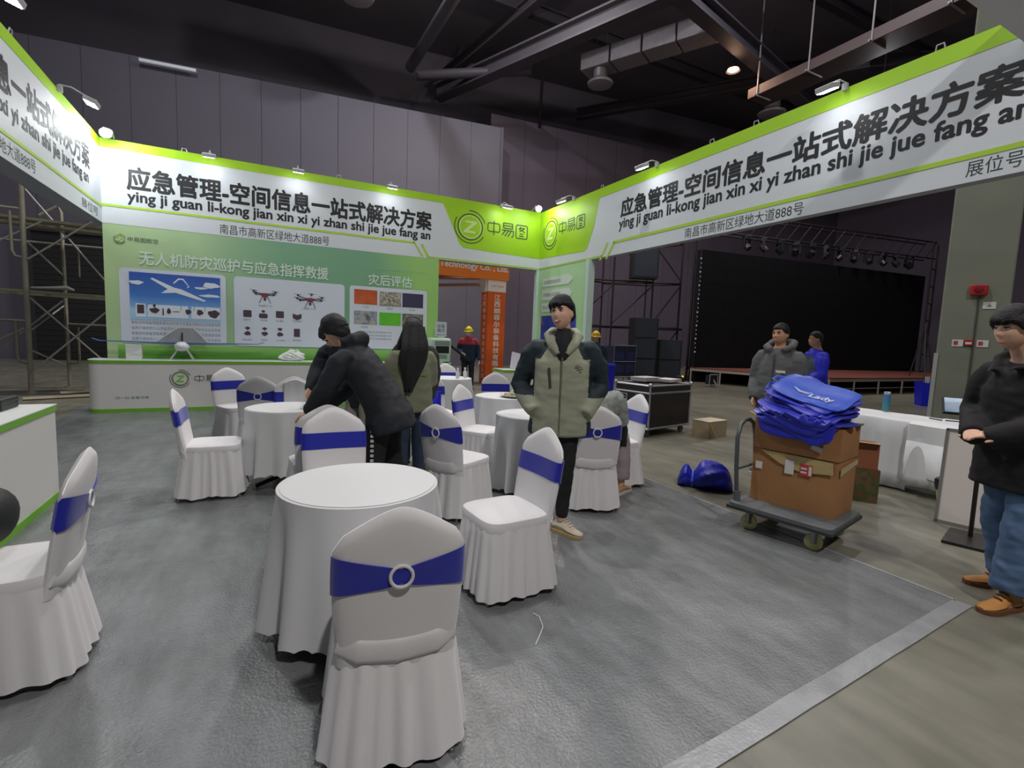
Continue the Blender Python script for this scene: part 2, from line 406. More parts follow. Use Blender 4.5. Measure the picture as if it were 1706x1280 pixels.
# square hall column on the right
col_t = empty('hall_column', (9.66, 3.57, 0), face=(-0.938, -0.346)); tag(col_t, 'square grey-green concrete hall column behind the white table', 'column', kind='structure')
M_COL = mat('column_paint', (118, 122, 108), 0.6, var=0.07, vscale=1.5, bump=0.05)
b = MB(); b.box((0, 0.0, 8.0), (0.74, 0.8, 16.0)); b.build('shaft', M_COL, col_t, smooth=False, bev=0.02)
b = MB(); b.box((0.365, 0.395, 0.75), (0.05, 0.05, 1.5)); b.build('corner_guard', mat('guard_pale', (160, 165, 160), 0.4), col_t, smooth=False)
b = MB(); b.bar((-0.03, 0.412, 0.2), (-0.03, 0.412, 2.38), 0.012, 6); o = b.build('alarm_conduit', mat('conduit', (70, 74, 68), 0.5)); o.matrix_world = col_t.matrix_basis.copy() ; tag(o, 'thin dark conduit running down the grey column from the red alarm', 'conduit')
M_RED = mat('alarm_red', (168, 28, 34), 0.4)
def on_col(name, label, cat, x, z):
    t = empty(name, (0, 0, 0), face=(-0.938, -0.346)); t.location = Matrix.LocRotScale(Vector((9.66, 3.57, 0)), t.rotation_euler.to_quaternion(), None) @ Vector((x, 0.4, z)); tag(t, label, cat); return t
t = on_col('fire_alarm', 'red fire alarm sounder box on the grey column', 'alarm', -0.02, 2.36)
b = MB(); b.box((0, 0.05, 0.07), (0.19, 0.10, 0.15)); b.build('alarm_case', M_RED, t, bev=0.015)
b = MB(); b.lathe([(0.001, 0), (0.05, 0), (0.045, 0.03), (0.001, 0.035)], 16); o = b.build('sounder', mat('alarm_red2', (120, 20, 26), 0.4), t); o.rotation_euler = (-pi / 2, 0, 0); o.location = (0.0, 0.1, 0.08)
t = on_col('wall_notice', 'small white notice on the column below the red alarm', 'notice', -0.15, 2.16)
b = MB(); b.box((0, 0.006, 0.05), (0.14, 0.012, 0.1)); b.build('notice_plate', mat('notice_white', (205, 208, 205), 0.5), t, smooth=False)
b = MB(); b.prism([(-0.03, 0.013, 0.03), (0.03, 0.013, 0.03), (0, 0.013, 0.07)], (0, 0.001, 0)); b.build('symbol', mat('ink_grey', (110, 112, 112), 0.6), t, smooth=False)
t = on_col('alarm_button', 'red manual alarm button between two white signs on the column', 'alarm', 0.02, 1.62)
b = MB(); b.box((0, 0.02, 0.05), (0.10, 0.04, 0.09)); b.build('button_case', M_RED, t, bev=0.008)
b = MB(); b.box((0, 0.043, 0.04), (0.07, 0.006, 0.035)); b.build('button_plate', mat('notice_white', (205, 208, 205)), t, smooth=False)
for x, lab in ((0.14, 'white sign left of the red alarm button on the column'), (-0.13, 'white sign right of the red alarm button on the column')):
    t = on_col('wall_notice', lab, 'notice', x, 1.61)
    b = MB(); b.box((0, 0.006, 0.05), (0.125, 0.012, 0.1)); b.build('notice_plate', mat('notice_white', (205, 208, 205)), t, smooth=False)
    b = MB(); b.box((0.02, 0.013, 0.05), (0.05, 0.002, 0.06)); b.build('symbol', mat('notice_red', (170, 60, 60), 0.6), t, smooth=False)
# ---------------------------------------------------------------- the stand: fascias, panels, counters
XR, YB, XL = 6.095, 10.732, -2.39
ZB, ZT = 3.15, 4.53
PB = Plane((0, YB, 0), (1, 0, 0), (0, -1, 0))
PR = Plane((XR, 0, 0), (0, -1, 0), (-1, 0, 0))
PL_ = Plane((XL, 0, 0), (0, 1, 0), (1, 0, 0))
M_BAN = mat('banner_white', (208, 214, 220), 0.55, bump=0.06, bscale=2.5, detail=2)
M_LIME = mat('banner_lime', (158, 206, 24), 0.5)
M_LIME2 = mat('banner_lime_soft', (176, 210, 70), 0.5)
M_STRIPE = mat('stripe_lime', (170, 206, 62), 0.5)
M_INK = mat('ink_black', (22, 24, 28), 0.6)
M_INK2 = mat('ink_slate', (46, 58, 56), 0.6)
M_SOFF = mat('fascia_soffit', (150, 152, 160), 0.6)
CN = '应急管理-空间信息一站式解决方案'
PY = 'ying ji guan li-kong jian xin xi yi zhan shi jie jue fang an'
ADDR = '南昌市高新区绿地大道888号'

def fascia(pl, u0, u1, label, s, depth, lbl_kind):
    t = empty('fascia_sign', pl.p((u0 + u1) / 2, ZB, 0)); tag(t, label, 'sign', 'stand fascia signs'); inv = Matrix.Translation(-t.location)
    parts = []
    # backing box set behind the printed face
    b = MB(); b.prism([pl.p(u, z, 0) for u, z in rect(u0, ZB, u1, ZT)], pl.n * -depth); parts.append(b.build('frame_box', M_SOFF, t, smooth=False))
    # printed cloth with slight sag ripples
    b = MB(); n = 120; m = 8; rings = []
    for i in range(n + 1):
        row = []
        for j in range(m + 1):
            u = u0 + (u1 - u0) * i / n; z = ZB + (ZT - ZB) * j / m
            row.append(pl.p(u, z, 0.003))
        rings.append(row)
    b.loft(rings, cap=False, closed=False); parts.append(b.build('banner_cloth', M_BAN, t))
    return t, parts, inv
def local(parts, inv):
    for p in parts: p.data.transform(inv)

def logo(pl, t, cu, cz, r, sx, light, d=0.008, parts=None):
    """round mark: two rings and a folded letter inside, stretched by sx along the wall"""
    S = lambda pts: [(cu + (u - cu) * sx, z) for u, z in pts]
    P = []
    for a0, a1, ra, rb in ((0, 360, 0.80, 0.74),):
        P += [S(q) for q in arc(cu, cz, r * rb, r * ra, a0, a1, 40)]
    for a0, a1 in ((20, 96), (150, 330)):
        P += [S(q) for q in arc(cu, cz, r * 0.95, r * 1.0, a0, a1, 24)]
    parts.append(pl.polys(P, d, M_INK2, 'logo_rings', t))
    P = [S(q) for q in arc(cu, cz, r * 0.64, r * 0.70, 0, 360, 40)]
    zz = [(-.34, .36), (.38, .36), (.40, .26), (-.12, -.22), (.36, -.24), (.30, -.38), (-.42, -.38), (-.42, -.28), (.10, .22), (-.30, .24)]
    P.append(S([(cu + x * r, cz + y * r) for x, y in zz]))
    parts.append(pl.polys(P, d, light, 'logo_letter', t))
M_LOGO_L = mat('logo_pale', (206, 226, 150), 0.5)
def outline_name(pl, t, u0, z0, u1, z1, parts, m=None, d=0.008):
    """the three squared company characters drawn as thin rounded strokes"""
    w3 = (u1 - u0) / 3.0; h = z1 - z0; k = 0.045 * h * 1.6
    P = []
    sg = 1
    def seg(a, b2):
        (x0, y0), (x1, y1) = a, b2; L = sqrt((x1 - x0) ** 2 + (y1 - y0) ** 2) or 1; nx, ny = -(y1 - y0) / L * k / 2, (x1 - x0) / L * k / 2
        P.append([(x0 + nx, y0 + ny), (x0 - nx, y0 - ny), (x1 - nx, y1 - ny), (x1 + nx, y1 + ny)])
    def path(pts, cx, cw):
        pts = [(cx + x * cw, z0 + y * h) for x, y in pts]
        for a, b2 in zip(pts, pts[1:]): seg(a, b2)
    c = w3 * 0.86
    x = u0
    path([(.08, .25), (.02, .35), (.02, .75), (.1, .84), (.9, .84), (.98, .75), (.98, .35), (.92, .25), (.08, .25)], x, c); path([(.5, 1), (.5, 0)], x, c)
    x = u0 + w3
    path([(.12, .62), (.12, .98), (.88, .98), (.88, .62), (.12, .62)], x, c); path([(.12, .8), (.88, .8)], x, c)
    path([(.0, .47), (.98, .47), (.94, .08), (.8, .02)], x, c); path([(.3, .47), (.02, .1)], x, c); path([(.55, .47), (.25, .04)], x, c); path([(.78, .47), (.5, .02)], x, c)
    x = u0 + 2 * w3
    path([(.08, .02), (.02, .1), (.02, .9), (.08, .98), (.92, .98), (.98, .9), (.98, .1), (.92, .02), (.08, .02)], x, c)
    path([(.42, .86), (.25, .66)], x, c); path([(.36, .78), (.76, .78), (.3, .5)], x, c); path([(.3, .72), (.8, .48)], x, c); path([(.35, .36), (.65, .36)], x, c); path([(.3, .2), (.7, .2)], x, c)
    parts.append(pl.polys(P, d, m or M_INK2, 'company_name', t))

# back fascia
tb, P_, inv = fascia(PB, XL, XR, 'white and lime fascia sign along the back of the stand, black Chinese title', 1, 0.22, 'b')
P_.append(PB.polys([[(XL, ZT - 0.15), (3.59, ZT - 0.15), (3.80, 3.97), (4.0, 3.55), (4.10, 3.47), (6.09, 3.42), (6.09, ZT), (XL, ZT)]], 0.004, M_LIME, 'lime_field', tb))
P_.append(PB.polys([rect(XL, 3.43, 2.96, 3.47), [(2.93, 3.47), (2.97, 3.47), (3.17, 3.17), (3.13, 3.17)], [(3.10, 3.44), (3.15, 3.44), (3.30, 3.20), (3.25, 3.17)], rect(3.26, 3.165, 6.09, 3.195)], 0.005, M_STRIPE, 'lime_stripe', tb))
P_.append(lettering(CN, PB, -2.03, 3.75, 3.33, 4.13, M_INK, tb, 0.0045, 0.034, 'title_lettering'))
P_.append(lettering(PY, PB, -2.03, 3.50, 3.31, 3.73, M_INK, tb, 0.0045, 0.030, 'pinyin_lettering'))
P_.append(lettering(ADDR, PB, -0.68, 3.18, 1.22, 3.36, M_INK2, tb, 0.0045, 0.0, 'address_lettering'))
logo(PB, tb, 4.25, 3.95, 0.37, 1.05, M_LOGO_L, parts=P_)
outline_name(PB, tb, 4.68, 3.84, 5.78, 4.16, P_)
local(P_, inv)
# right fascia (reads away to near)
tr, P_, inv = fascia(PR, -10.732, -1.75, 'white and lime fascia sign along the right side of the stand', 1, 0.14, 'r')
P_.append(PR.polys([[(-10.73, 3.42), (-8.82, 3.36), (-8.72, 3.42), (-8.52, 3.8), (-8.38, ZT - 0.18), (-1.75, ZT - 0.18), (-1.75, ZT), (-10.73, ZT)]], 0.004, M_LIME, 'lime_field', tr))
P_.append(PR.polys([rect(-7.84, 3.37, -1.75, 3.42), [(-7.84, 3.42), (-7.80, 3.37), (-8.02, 3.10), (-8.08, 3.10)], [(-8.0, 3.42), (-8.06, 3.42), (-8.28, 3.10), (-8.22, 3.10)], rect(-10.73, 3.165, -8.2, 3.195)], 0.005, M_STRIPE, 'lime_stripe', tr))
P_.append(lettering(CN, PR, -7.67, 3.83, -2.10, 4.16, M_INK, tr, 0.0045, 0.034, 'title_lettering'))
P_.append(lettering(PY, PR, -7.70, 3.57, -2.03, 3.81, M_INK, tr, 0.0045, 0.030, 'pinyin_lettering'))
P_.append(lettering(ADDR, PR, -6.02, 3.18, -4.06, 3.34, M_INK2, tr, 0.0045, 0.0, 'address_lettering'))
P_.append(lettering('展位号', PR, -2.45, 3.20, -2.06 + 0.02, 3.35, M_INK2, tr, 0.0045, 0.0, 'stand_number_lettering'))
logo(PR, tr, -10.24, 3.95, 0.37, 0.95, M_LOGO_L, parts=P_)
outline_name(PR, tr, -9.87, 3.86, -8.80, 4.14, P_)
local(P_, inv)
# left fascia
tl, P_, inv = fascia(PL_, 3.6, 10.732, 'white and lime fascia sign along the left side of the stand', 1, 0.28, 'l')
P_.append(PL_.polys([rect(3.6, ZT - 0.15, 10.73, ZT)], 0.004, M_LIME, 'lime_field', tl))
P_.append(PL_.polys([rect(3.6, 3.40, 10.73, 3.44)], 0.005, M_STRIPE, 'lime_stripe', tl))
P_.append(lettering(CN, PL_, 4.25, 3.84, 10.14, 4.20, M_INK, tl, 0.0045, 0.034, 'title_lettering'))
P_.append(lettering(PY, PL_, 4.25, 3.57, 10.06, 3.79, M_INK, tl, 0.0045, 0.030, 'pinyin_lettering'))
P_.append(lettering(ADDR, PL_, 5.9, 3.20, 8.0, 3.36, M_INK2, tl, 0.0045, 0.0, 'address_lettering'))
P_.append(lettering('展位号', PL_, 9.67, 3.20, 10.5, 3.34, M_INK2, tl, 0.0045, 0.0, 'stand_number_lettering'))
local(P_, inv)
# grey unprinted front beam overhead at the upper right
t = empty('fascia_beam', (1.9, 1.95, 4.3)); tag(t, 'plain grey front beam of the stand crossing the upper right corner', 'beam')
b = MB(); b.box((0, 0, 0.16), (8.5, 0.40, 0.32)); b.build('beam_box', mat('beam_grey', (206, 203, 206), 0.6), t, smooth=False)

# arm lamps clipped to the fascias
M_LSH = mat('lamp_housing', (190, 192, 196), 0.4, 0.3)
M_LGL = mat('lamp_white', (255, 255, 255), 0.3, emit=30)
def arm_lamp(pl, u, label, power=2.6, bright=1.0):
    t = empty('arm_lamp', pl.p(u, ZT, 0.0)); tag(t, label, 'lamp', 'arm lamps along the fascia')
    n = pl.n; q = MB()
    q.tube([n * 0.02, Z * 0.05 + n * 0.03, Z * 0.05 + n * 0.15, Z * -0.05 + n * 0.35], 0.009, 8); q.build('arm', M_LSH, t)
    q = MB(); q.box(n * 0.035 + Z * 0.0, (0.05, 0.05, 0.08)); q.build('clip', M_LSH, t, smooth=False)
    c = n * 0.36 - Z * 0.09
    q = MB(); dd = (n * -0.35 - Z).normalized(); x, y = ortho(dd); R3 = Matrix((pl.u, (dd.cross(pl.u)), dd)).transposed()
    q.box(c, (0.20, 0.15, 0.06), R3); q.build('lamp_head', M_LSH, t, smooth=False, bev=0.008)
    q = MB(); q.box(c + dd * 0.034, (0.17, 0.12, 0.008), R3); q.build('lamp_glass', M_LGL, t, smooth=False)
    l = bpy.data.lights.new('arm_light', 'SPOT'); l.energy = power; l.spot_size = radians(150); l.spot_blend = 0.6; l.shadow_soft_size = 0.06; l.color = (0.93, 0.97, 1)
    lo = bpy.data.objects.new('arm_light', l); C.objects.link(lo); lo.parent = t; lo.location = c + dd * 0.045
    lo.rotation_euler = dd.to_track_quat('-Z', 'Y').to_euler()
    return t
for u, lab in ((-0.80, 'arm lamp on the back fascia, first from the left'), (0.63, 'arm lamp on the back fascia, second from the left'), (2.39, 'arm lamp on the back fascia, above the end of the title'), (5.01, 'arm lamp on the back fascia above the company name')):
    arm_lamp(PB, u, lab)
for y, lab in ((9.27, 'arm lamp on the right fascia nearest the back corner'), (6.74, 'arm lamp on the right fascia above the start of the title'), (3.67, 'bright square arm lamp on the right fascia above its title')):
    arm_lamp(PR, -y, lab)
for y, lab in ((8.85, 'arm lamp on the left fascia left of the flood lamp'), (6.45, 'arm lamp at the top left corner of the picture')):
    arm_lamp(PL_, y, lab)
# bare flood lamps glaring in the two back corners
for fx, sg, nm in ((5.78, 1, 'right'), (-2.22, -1, 'left')):
    t = empty('flood_lamp', (fx, 10.33, ZT - 0.04)); tag(t, 'glaring round flood lamp in the back %s corner of the fascias' % nm, 'lamp')
    q = MB(); q.lathe([(0.02, -0.0), (0.07, 0.0), (0.085, 0.05), (0.03, 0.13), (0.02, 0.14)], 20); o = q.build('lamp_shade', M_LSH, t); o.rotation_euler = (radians(70), 0, radians(-30 if sg > 0 else -12)); o.location = (0.03, 0.04, 0)
    q = MB(); q.ball((0, 0, 0), 0.068, 16, 10); o = q.build('bulb', mat('bulb_flood', (245, 248, 255), 0.3, emit=60), t); o.location = (0, -0.02, -0.0)
    q = MB(); q.tube([(0.03, 0.09, 0.02), (0.05, 0.22, 0.12), (0.04, 0.37, 0.05)], 0.01, 8); q.build('arm', M_LSH, t)
    l = bpy.data.lights.new('flood_light', 'POINT'); l.energy = 16 if sg > 0 else 85; l.shadow_soft_size = 0.08; l.color = (0.93, 0.96, 1)
    lo = bpy.data.objects.new('flood_light', l); C.objects.link(lo); lo.parent = t; lo.location = (0.0 if sg > 0 else 0.05, -0.17 if sg > 0 else -0.3, -0.06)
# small cable clips on the fascia head
for pl, us in ((PB, (-1.2, 1.4)), (PR, (-8.3, -5.6, -4.85, -2.78)), (PL_, (7.5, ))):
    for k, u in enumerate(us):
        q = MB(); q.tube([pl.p(u - 0.04, ZT, 0), pl.p(u - 0.03, ZT + 0.05, 0.01), pl.p(u + 0.03, ZT + 0.05, 0.01), pl.p(u + 0.04, ZT, 0)], 0.008, 6)
        o = q.build('cable_clip', M_LSH); pull_base(o)
        where = {id(PB): 'back', id(PR): 'right', id(PL_): 'left'}[id(pl)]
        tag(o, 'small white cable clip on top of the %s fascia' % where, 'clip', 'cable clips on the %s fascia' % where)

# ---- big printed back panel
def gradient(name, stops, axis='X', scale=1.0, off=0.0, rough=0.5, noise_amt=0.0):
    m = bpy.data.materials.new(name); m.use_nodes = True; nt = m.node_tree; b = nt.nodes['Principled BSDF']; b.inputs['Roughness'].default_value = rough
    tc = nt.nodes.new('ShaderNodeTexCoord'); sp = nt.nodes.new('ShaderNodeSeparateXYZ'); nt.links.new(tc.outputs['Object'], sp.inputs[0])
    mr = nt.nodes.new('ShaderNodeMapRange'); mr.inputs['From Min'].default_value = off; mr.inputs['From Max'].default_value = off + scale
    src = sp.outputs[axis]
    if noise_amt:
        n = nt.nodes.new('ShaderNodeTexNoise'); n.inputs['Scale'].default_value = 0.7; nt.links.new(tc.outputs['Object'], n.inputs['Vector'])
        ma = nt.nodes.new('ShaderNodeMath'); ma.operation = 'MULTIPLY_ADD'; ma.inputs[1].default_value = noise_amt; nt.links.new(n.outputs['Fac'], ma.inputs[0]); nt.links.new(src, ma.inputs[2]); src = ma.outputs[0]
    nt.links.new(src, mr.inputs['Value'])
    r = nt.nodes.new('ShaderNodeValToRGB'); el = r.color_ramp.elements
    while len(el) < len(stops): el.new(0.5)
    for e, (p, c) in zip(el, stops): e.position = p; e.color = lin(*c)
    nt.links.new(mr.outputs[0], r.inputs[0]); nt.links.new(r.outputs[0], b.inputs['Base Color'])
    return m
bp_t = empty('back_panel', (0.6, YB - 0.0, 0)); tag(bp_t, 'large green printed display wall behind the long counter', 'display wall'); inv = Matrix.Translation(-bp_t.location)
PX1 = 3.53
P_ = []
b = MB(); b.box(((XL + PX1) / 2, YB + 0.05, ZB / 2), (PX1 - XL, 0.10, ZB)); P_.append(b.build('panel_board', gradient('panel_green', [(0, (178, 206, 150)), (0.3, (168, 198, 152)), (0.55, (122, 170, 136)), (0.85, (116, 166, 130)), (1, (152, 200, 112))], 'X', 5.9, -3.0, noise_amt=1.0), bp_t, smooth=False))
b = MB(); b.prism([PB.p(u, z, 0.001) for u, z in rect(XL + 0.15, 0.4, PX1, 1.10)], PB.n * 0.002); P_.append(b.build('grass_print', gradient('grass_print', [(0, (74, 140, 52)), (0.45, (96, 168, 60)), (1, (150, 196, 110))], 'Z', 0.4, 0.75), bp_t, smooth=False))
M_CARD = mat('card_pale', (206, 214, 226), 0.5)
P_.append(PB.polys([rrect(-2.19, 1.14, -0.60, 2.43, 0.07), rrect(-0.47, 1.13, 1.52, 2.43, 0.07), rrect(1.62, 1.13, 3.27, 2.43, 0.05)], 0.006, M_CARD, 'info_card', bp_t))
P_.append(PB.poly(rect(-2.05, 1.55, -0.69, 2.37), 0.010, gradient('sky_print', [(0, (150, 196, 226)), (0.25, (170, 205, 232)), (0.32, (120, 170, 222)), (0.55, (66, 122, 200)), (1, (50, 88, 176))], 'Z', 0.82, 1.55, noise_amt=0.06), 'sky_picture', bp_t))
M_CLOUD = mat('print_white', (222, 230, 240), 0.5)
def blob(u, z, ru, rz, n=18, seed=0):
    return [(u + ru * cos(2 * pi * k / n) * (1 + 0.18 * sin(3 * 2 * pi * k / n + seed)), z + rz * sin(2 * pi * k / n) * (1 + 0.15 * cos(5 * 2 * pi * k / n + seed))) for k in range(n)]
P_.append(PB.polys([blob(-1.95, 2.19, 0.10, 0.035), blob(-0.84, 2.22, 0.13, 0.05, seed=2), blob(-1.0, 2.16, 0.10, 0.02, seed=1), blob(-0.85, 2.03, 0.16, 0.025, seed=4),
    [(-1.75, 2.27), (-1.72, 2.29), (-1.40, 2.14), (-1.30, 2.12), (-0.92, 1.94), (-0.95, 1.92), (-1.38, 2.05), (-1.60, 2.03), (-1.50, 2.11)],
    [(-1.42, 2.22), (-1.34, 2.31), (-1.26, 2.31), (-1.17, 2.17), (-1.22, 2.14), (-1.19, 2.18), (-1.27, 2.285), (-1.33, 2.285), (-1.40, 2.21)],
    rect(-1.97, 1.60, -1.83, 1.83), rect(-1.80, 1.60, -1.20, 1.82), rect(-1.15, 1.60, -0.70, 1.82)], 0.014, M_CLOUD, 'aircraft_print', bp_t))
M_GEAR = mat('print_gear', (72, 58, 66), 0.5); M_GEAR2 = mat('print_maroon', (120, 52, 64), 0.5)
P_.append(PB.polys([rect(-1.95, 1.66, -1.85, 1.81), blob(-1.70, 1.72, 0.07, 0.045), blob(-1.70, 1.80, 0.02, 0.03), rect(-1.585, 1.64, -1.565, 1.76), blob(-1.49, 1.72, 0.03, 0.05, seed=3), rect(-1.43, 1.71, -1.33, 1.72), blob(-1.20, 1.72, 0.045, 0.045, seed=1), blob(-1.02, 1.72, 0.05, 0.05, seed=2), blob(-0.80, 1.70, 0.09, 0.07), rect(-1.79, 1.80, -1.785, 1.84), rect(-1.31, 1.74, -1.305, 1.83), rect(-1.11, 1.74, -1.105, 1.83), rect(-0.94, 1.74, -0.935, 1.83)], 0.018, M_GEAR, 'gear_print', bp_t))
M_TXT = mat('ink_soft', (120, 126, 140), 0.6)
for k in range(4): P_.append(lettering('智能巡检装备搭载高清云台可用于灾害监测航拍应急救援保障' if k % 2 == 0 else '适用于森林防火山洪监测水利巡查等各类空中作业任务系统', PB, -2.04, 1.47 - k * 0.095, -0.70, 1.53 - k * 0.095, M_TXT, bp_t, 0.010, 0, 'small_print'))
# drones on the middle card
def drone_print(cu, cz, s, six):
    P = []; Q = []
    Q.append([(cu - .09 * s, cz + .05 * s), (cu + .09 * s, cz + .05 * s), (cu + .1 * s, cz - .03 * s), (cu + .05 * s, cz - .08 * s), (cu - .05 * s, cz - .08 * s), (cu - .1 * s, cz - .03 * s)])
    arms = [(-.30, .08), (.30, .07), (-.25, 0.0), (.25, -.01)] if not six else [(-.36, .10), (.36, .06), (-.38, 0), (.34, -.03), (.04, .14), (-.3, -.05)]
    for ax, az in arms:
        P.append([(cu, cz + .015 * s), (cu, cz - .015 * s), (cu + ax * s, cz + az * s - .012 * s), (cu + ax * s, cz + az * s + .012 * s)])
        P.append(blob(cu + ax * s, cz + az * s + .015 * s, .035 * s, .028 * s)); P.append([(cu + ax * s - .10 * s, cz + az * s + .05 * s), (cu + ax * s + .10 * s, cz + az * s + .035 * s), (cu + ax * s + .10 * s, cz + az * s + .045 * s), (cu + ax * s - .1 * s, cz + az * s + .062 * s)])
    for sx in (-1, 1): P.append([(cu + sx * .06 * s, cz - .06 * s), (cu + sx * .08 * s, cz - .06 * s), (cu + sx * .17 * s, cz - .26 * s), (cu + sx * .15 * s, cz - .26 * s)])
    P.append(blob(cu, cz - .14 * s, .04 * s, .05 * s))
    return P, Q
P, Q = drone_print(0.05, 2.12, 0.62, False); P2, Q2 = drone_print(0.86, 2.08, 0.62, True)
for (ux, uz, kind) in ((-0.25, 1.74, 0), (0.02, 1.73, 1), (0.31, 1.75, 0), (0.62, 1.73, 2)):
    if kind == 0: P.append(rrect(ux - .07, uz - .06, ux + .07, uz + .07, .015))
    elif kind == 1: P.append(rrect(ux - .075, uz - .06, ux + .075, uz + .03, .03)); P.append(blob(ux, uz + .07, .03, .025))
    else: P.append([(ux - .08, uz + .06), (ux, uz + .03), (ux + .08, uz + .06), (ux + .08, uz - .03), (ux, uz - .07), (ux - .08, uz - .03)])
for ux in (-0.25, 0.04, 0.31): P.append([(ux - .05, 1.475), (ux, 1.50), (ux + .05, 1.475), (ux, 1.43)]); P.append(blob(ux, 1.37, .055, .04, seed=ux * 9))
P.append(rect(0.56, 1.33, 0.67, 1.49))
P_.append(PB.polys(P + P2, 0.010, M_GEAR, 'equipment_print', bp_t)); P_.append(PB.polys(Q + Q2, 0.013, M_GEAR2, 'drone_body_print', bp_t))
for (u, z, s_, wd) in ((-0.06, 1.89, '四旋翼无人机', .24), (0.70, 1.88, '六旋翼无人机', .26), (-0.32, 1.61, '摄像机', .12), (-0.03, 1.61, '喊话器', .12), (0.24, 1.61, '激光雷达', .14), (0.54, 1.62, '多光谱相机', .18), (-0.34, 1.23, '倾斜相机', .17), (-0.02, 1.23, '探照灯', .12), (0.24, 1.23, '红外热像仪', .16), (0.54, 1.24, '图传模块', .16)):
    P_.append(lettering(s_, PB, u, z, u + wd, z + 0.036, M_TXT, bp_t, 0.010, 0, 'caption'))
# six pictures on the right card
def noisy(name, stops, scale, detail=8, dist=0.0, coord='Object'):
    m = bpy.data.materials.new(name); m.use_nodes = True; nt = m.node_tree; b = nt.nodes['Principled BSDF']; b.inputs['Roughness'].default_value = 0.55
    tc = nt.nodes.new('ShaderNodeTexCoord'); n = nt.nodes.new('ShaderNodeTexNoise'); n.inputs['Scale'].default_value = scale; n.inputs['Detail'].default_value = detail; n.inputs['Distortion'].default_value = dist
    r = nt.nodes.new('ShaderNodeValToRGB'); el = r.color_ramp.elements
    while len(el) < len(stops): el.new(0.5)
    for e, (p, c) in zip(el, stops): e.position = p; e.color = lin(*c)
    nt.links.new(tc.outputs[coord], n.inputs['Vector']); nt.links.new(n.outputs['Fac'], r.inputs[0]); nt.links.new(r.outputs[0], b.inputs['Base Color']); return m
pics = [((1.71, 2.06, 2.18, 2.36), noisy('print_burnt', [(0.35, (196, 92, 40)), (0.55, (176, 74, 34)), (0.75, (120, 46, 26))], 3)), ((2.23, 2.05, 2.69, 2.35), noisy('print_rubble', [(0.35, (96, 92, 84)), (0.5, (150, 146, 130)), (0.65, (190, 184, 168))], 22)),
        ((2.72, 2.05, 3.18, 2.35), mat('print_indigo', (58, 52, 84), 0.5)), ((1.71, 1.64, 2.18, 1.92), noisy('print_map', [(0.35, (70, 76, 84)), (0.5, (150, 156, 168)), (0.65, (176, 170, 120))], 9)), ((2.23, 1.64, 2.69, 1.91), noisy('print_green', [(0.3, (220, 200, 60)), (0.42, (96, 190, 40)), (0.7, (70, 170, 40))], 2.5)), ((2.72, 1.63, 3.19, 1.91), noisy('print_rock', [(0.35, (70, 72, 66)), (0.5, (112, 112, 98)), (0.65, (160, 156, 140))], 14, dist=1.5))]
for (r_, m_) in pics: P_.append(PB.poly(rect(*r_), 0.010, m_, 'photo_print', bp_t))
for (u, z, s_) in ((1.87, 1.98, '火灾前'), (2.38, 1.97, '地震后'), (2.87, 1.97, '洪水'), (1.85, 1.56, '滑坡图'), (2.88, 1.56, '泥石流')): P_.append(lettering(s_, PB, u, z, u + 0.14, z + 0.045, M_TXT, bp_t, 0.010, 0, 'caption'))
for k in range(3): P_.append(lettering('灾后损失评估数据分析', PB, 1.90, 1.46 - k * .07, 2.5, 1.50 - k * .07, M_TXT, bp_t, 0.010, 0, 'small_print'))
M_HEAD = mat('heading_pale', (206, 226, 214), 0.5)
P_.append(lettering('无人机防灾巡护与应急指挥救援', PB, -1.90, 2.50, 1.20, 2.74, M_HEAD, bp_t, 0.008, 0.018, 'heading_lettering'))
P_.append(lettering('灾后评估', PB, 2.0, 2.47, 2.92, 2.70, M_HEAD, bp_t, 0.008, 0.018, 'heading_lettering'))
P_.append(lettering('disaster prevention and emergency', PB, 2.15, 2.80, 3.30, 2.84, mat('heading_faint', (150, 196, 160), 0.5), bp_t, 0.008, 0.0, 'small_print'))
logo(PB, bp_t, -2.16, 2.91, 0.085, 1.0, M_LOGO_L, parts=P_)
P_.append(lettering('中易图航空', PB, -2.05, 2.88, -1.62, 2.96, M_INK2, bp_t, 0.008, 0.0, 'company_name'))
local(P_, inv)

# right wall panel, returning from the back corner
rp = empty('side_panel', (XR, 9.65, 0)); tag(rp, 'narrow pale green printed panel standing in the back right corner', 'display wall'); inv = Matrix.Translation(-rp.location); P_ = []
b = MB(); b.box((XR + 0.05, 9.69, ZB / 2), (0.10, 2.08, ZB)); P_.append(b.build('panel_board', gradient('panel_pale', [(0, (150, 200, 130)), (0.5, (176, 214, 160)), (1, (178, 216, 168))], 'Z', 3.2, 0), rp, smooth=False))
for y_ in (8.60, 10.78):
    b = MB(); b.box((XR + 0.02, y_, ZB / 2), (0.16, 0.10, ZB)); P_.append(b.build('panel_post', mat('post_pale', (196, 220, 208), 0.5), rp, smooth=False))
arrow = lambda z0, z1: [(-10.5, z0), (-9.35, z0), (-9.2, (z0 + z1) / 2), (-9.35, z1), (-10.5, z1)]
P_.append(PR.polys([arrow(2.72, 2.93), arrow(2.40, 2.64), arrow(2.12, 2.33)], 0.004, mat('arrow_white', (214, 226, 214), 0.5), 'arrow_plate', rp))
for z, s_ in ((2.78, '应急管理信息化'), (2.48, '空间信息一站式服务'), (2.18, '防灾减灾数据')): P_.append(lettering(s_, PR, -10.45, z, -9.7, z + 0.09, M_TXT, rp, 0.009, 0, 'small_print'))
P_.append(PR.poly(rect(-10.5, 1.1, -9.0, 2.03), 0.004, noisy('print_blue', [(0.45, (42, 58, 150)), (0.58, (60, 76, 170)), (0.64, (190, 60, 70)), (0.7, (210, 214, 226))], 2.2, 3), 'photo_print', rp))
local(P_, inv)

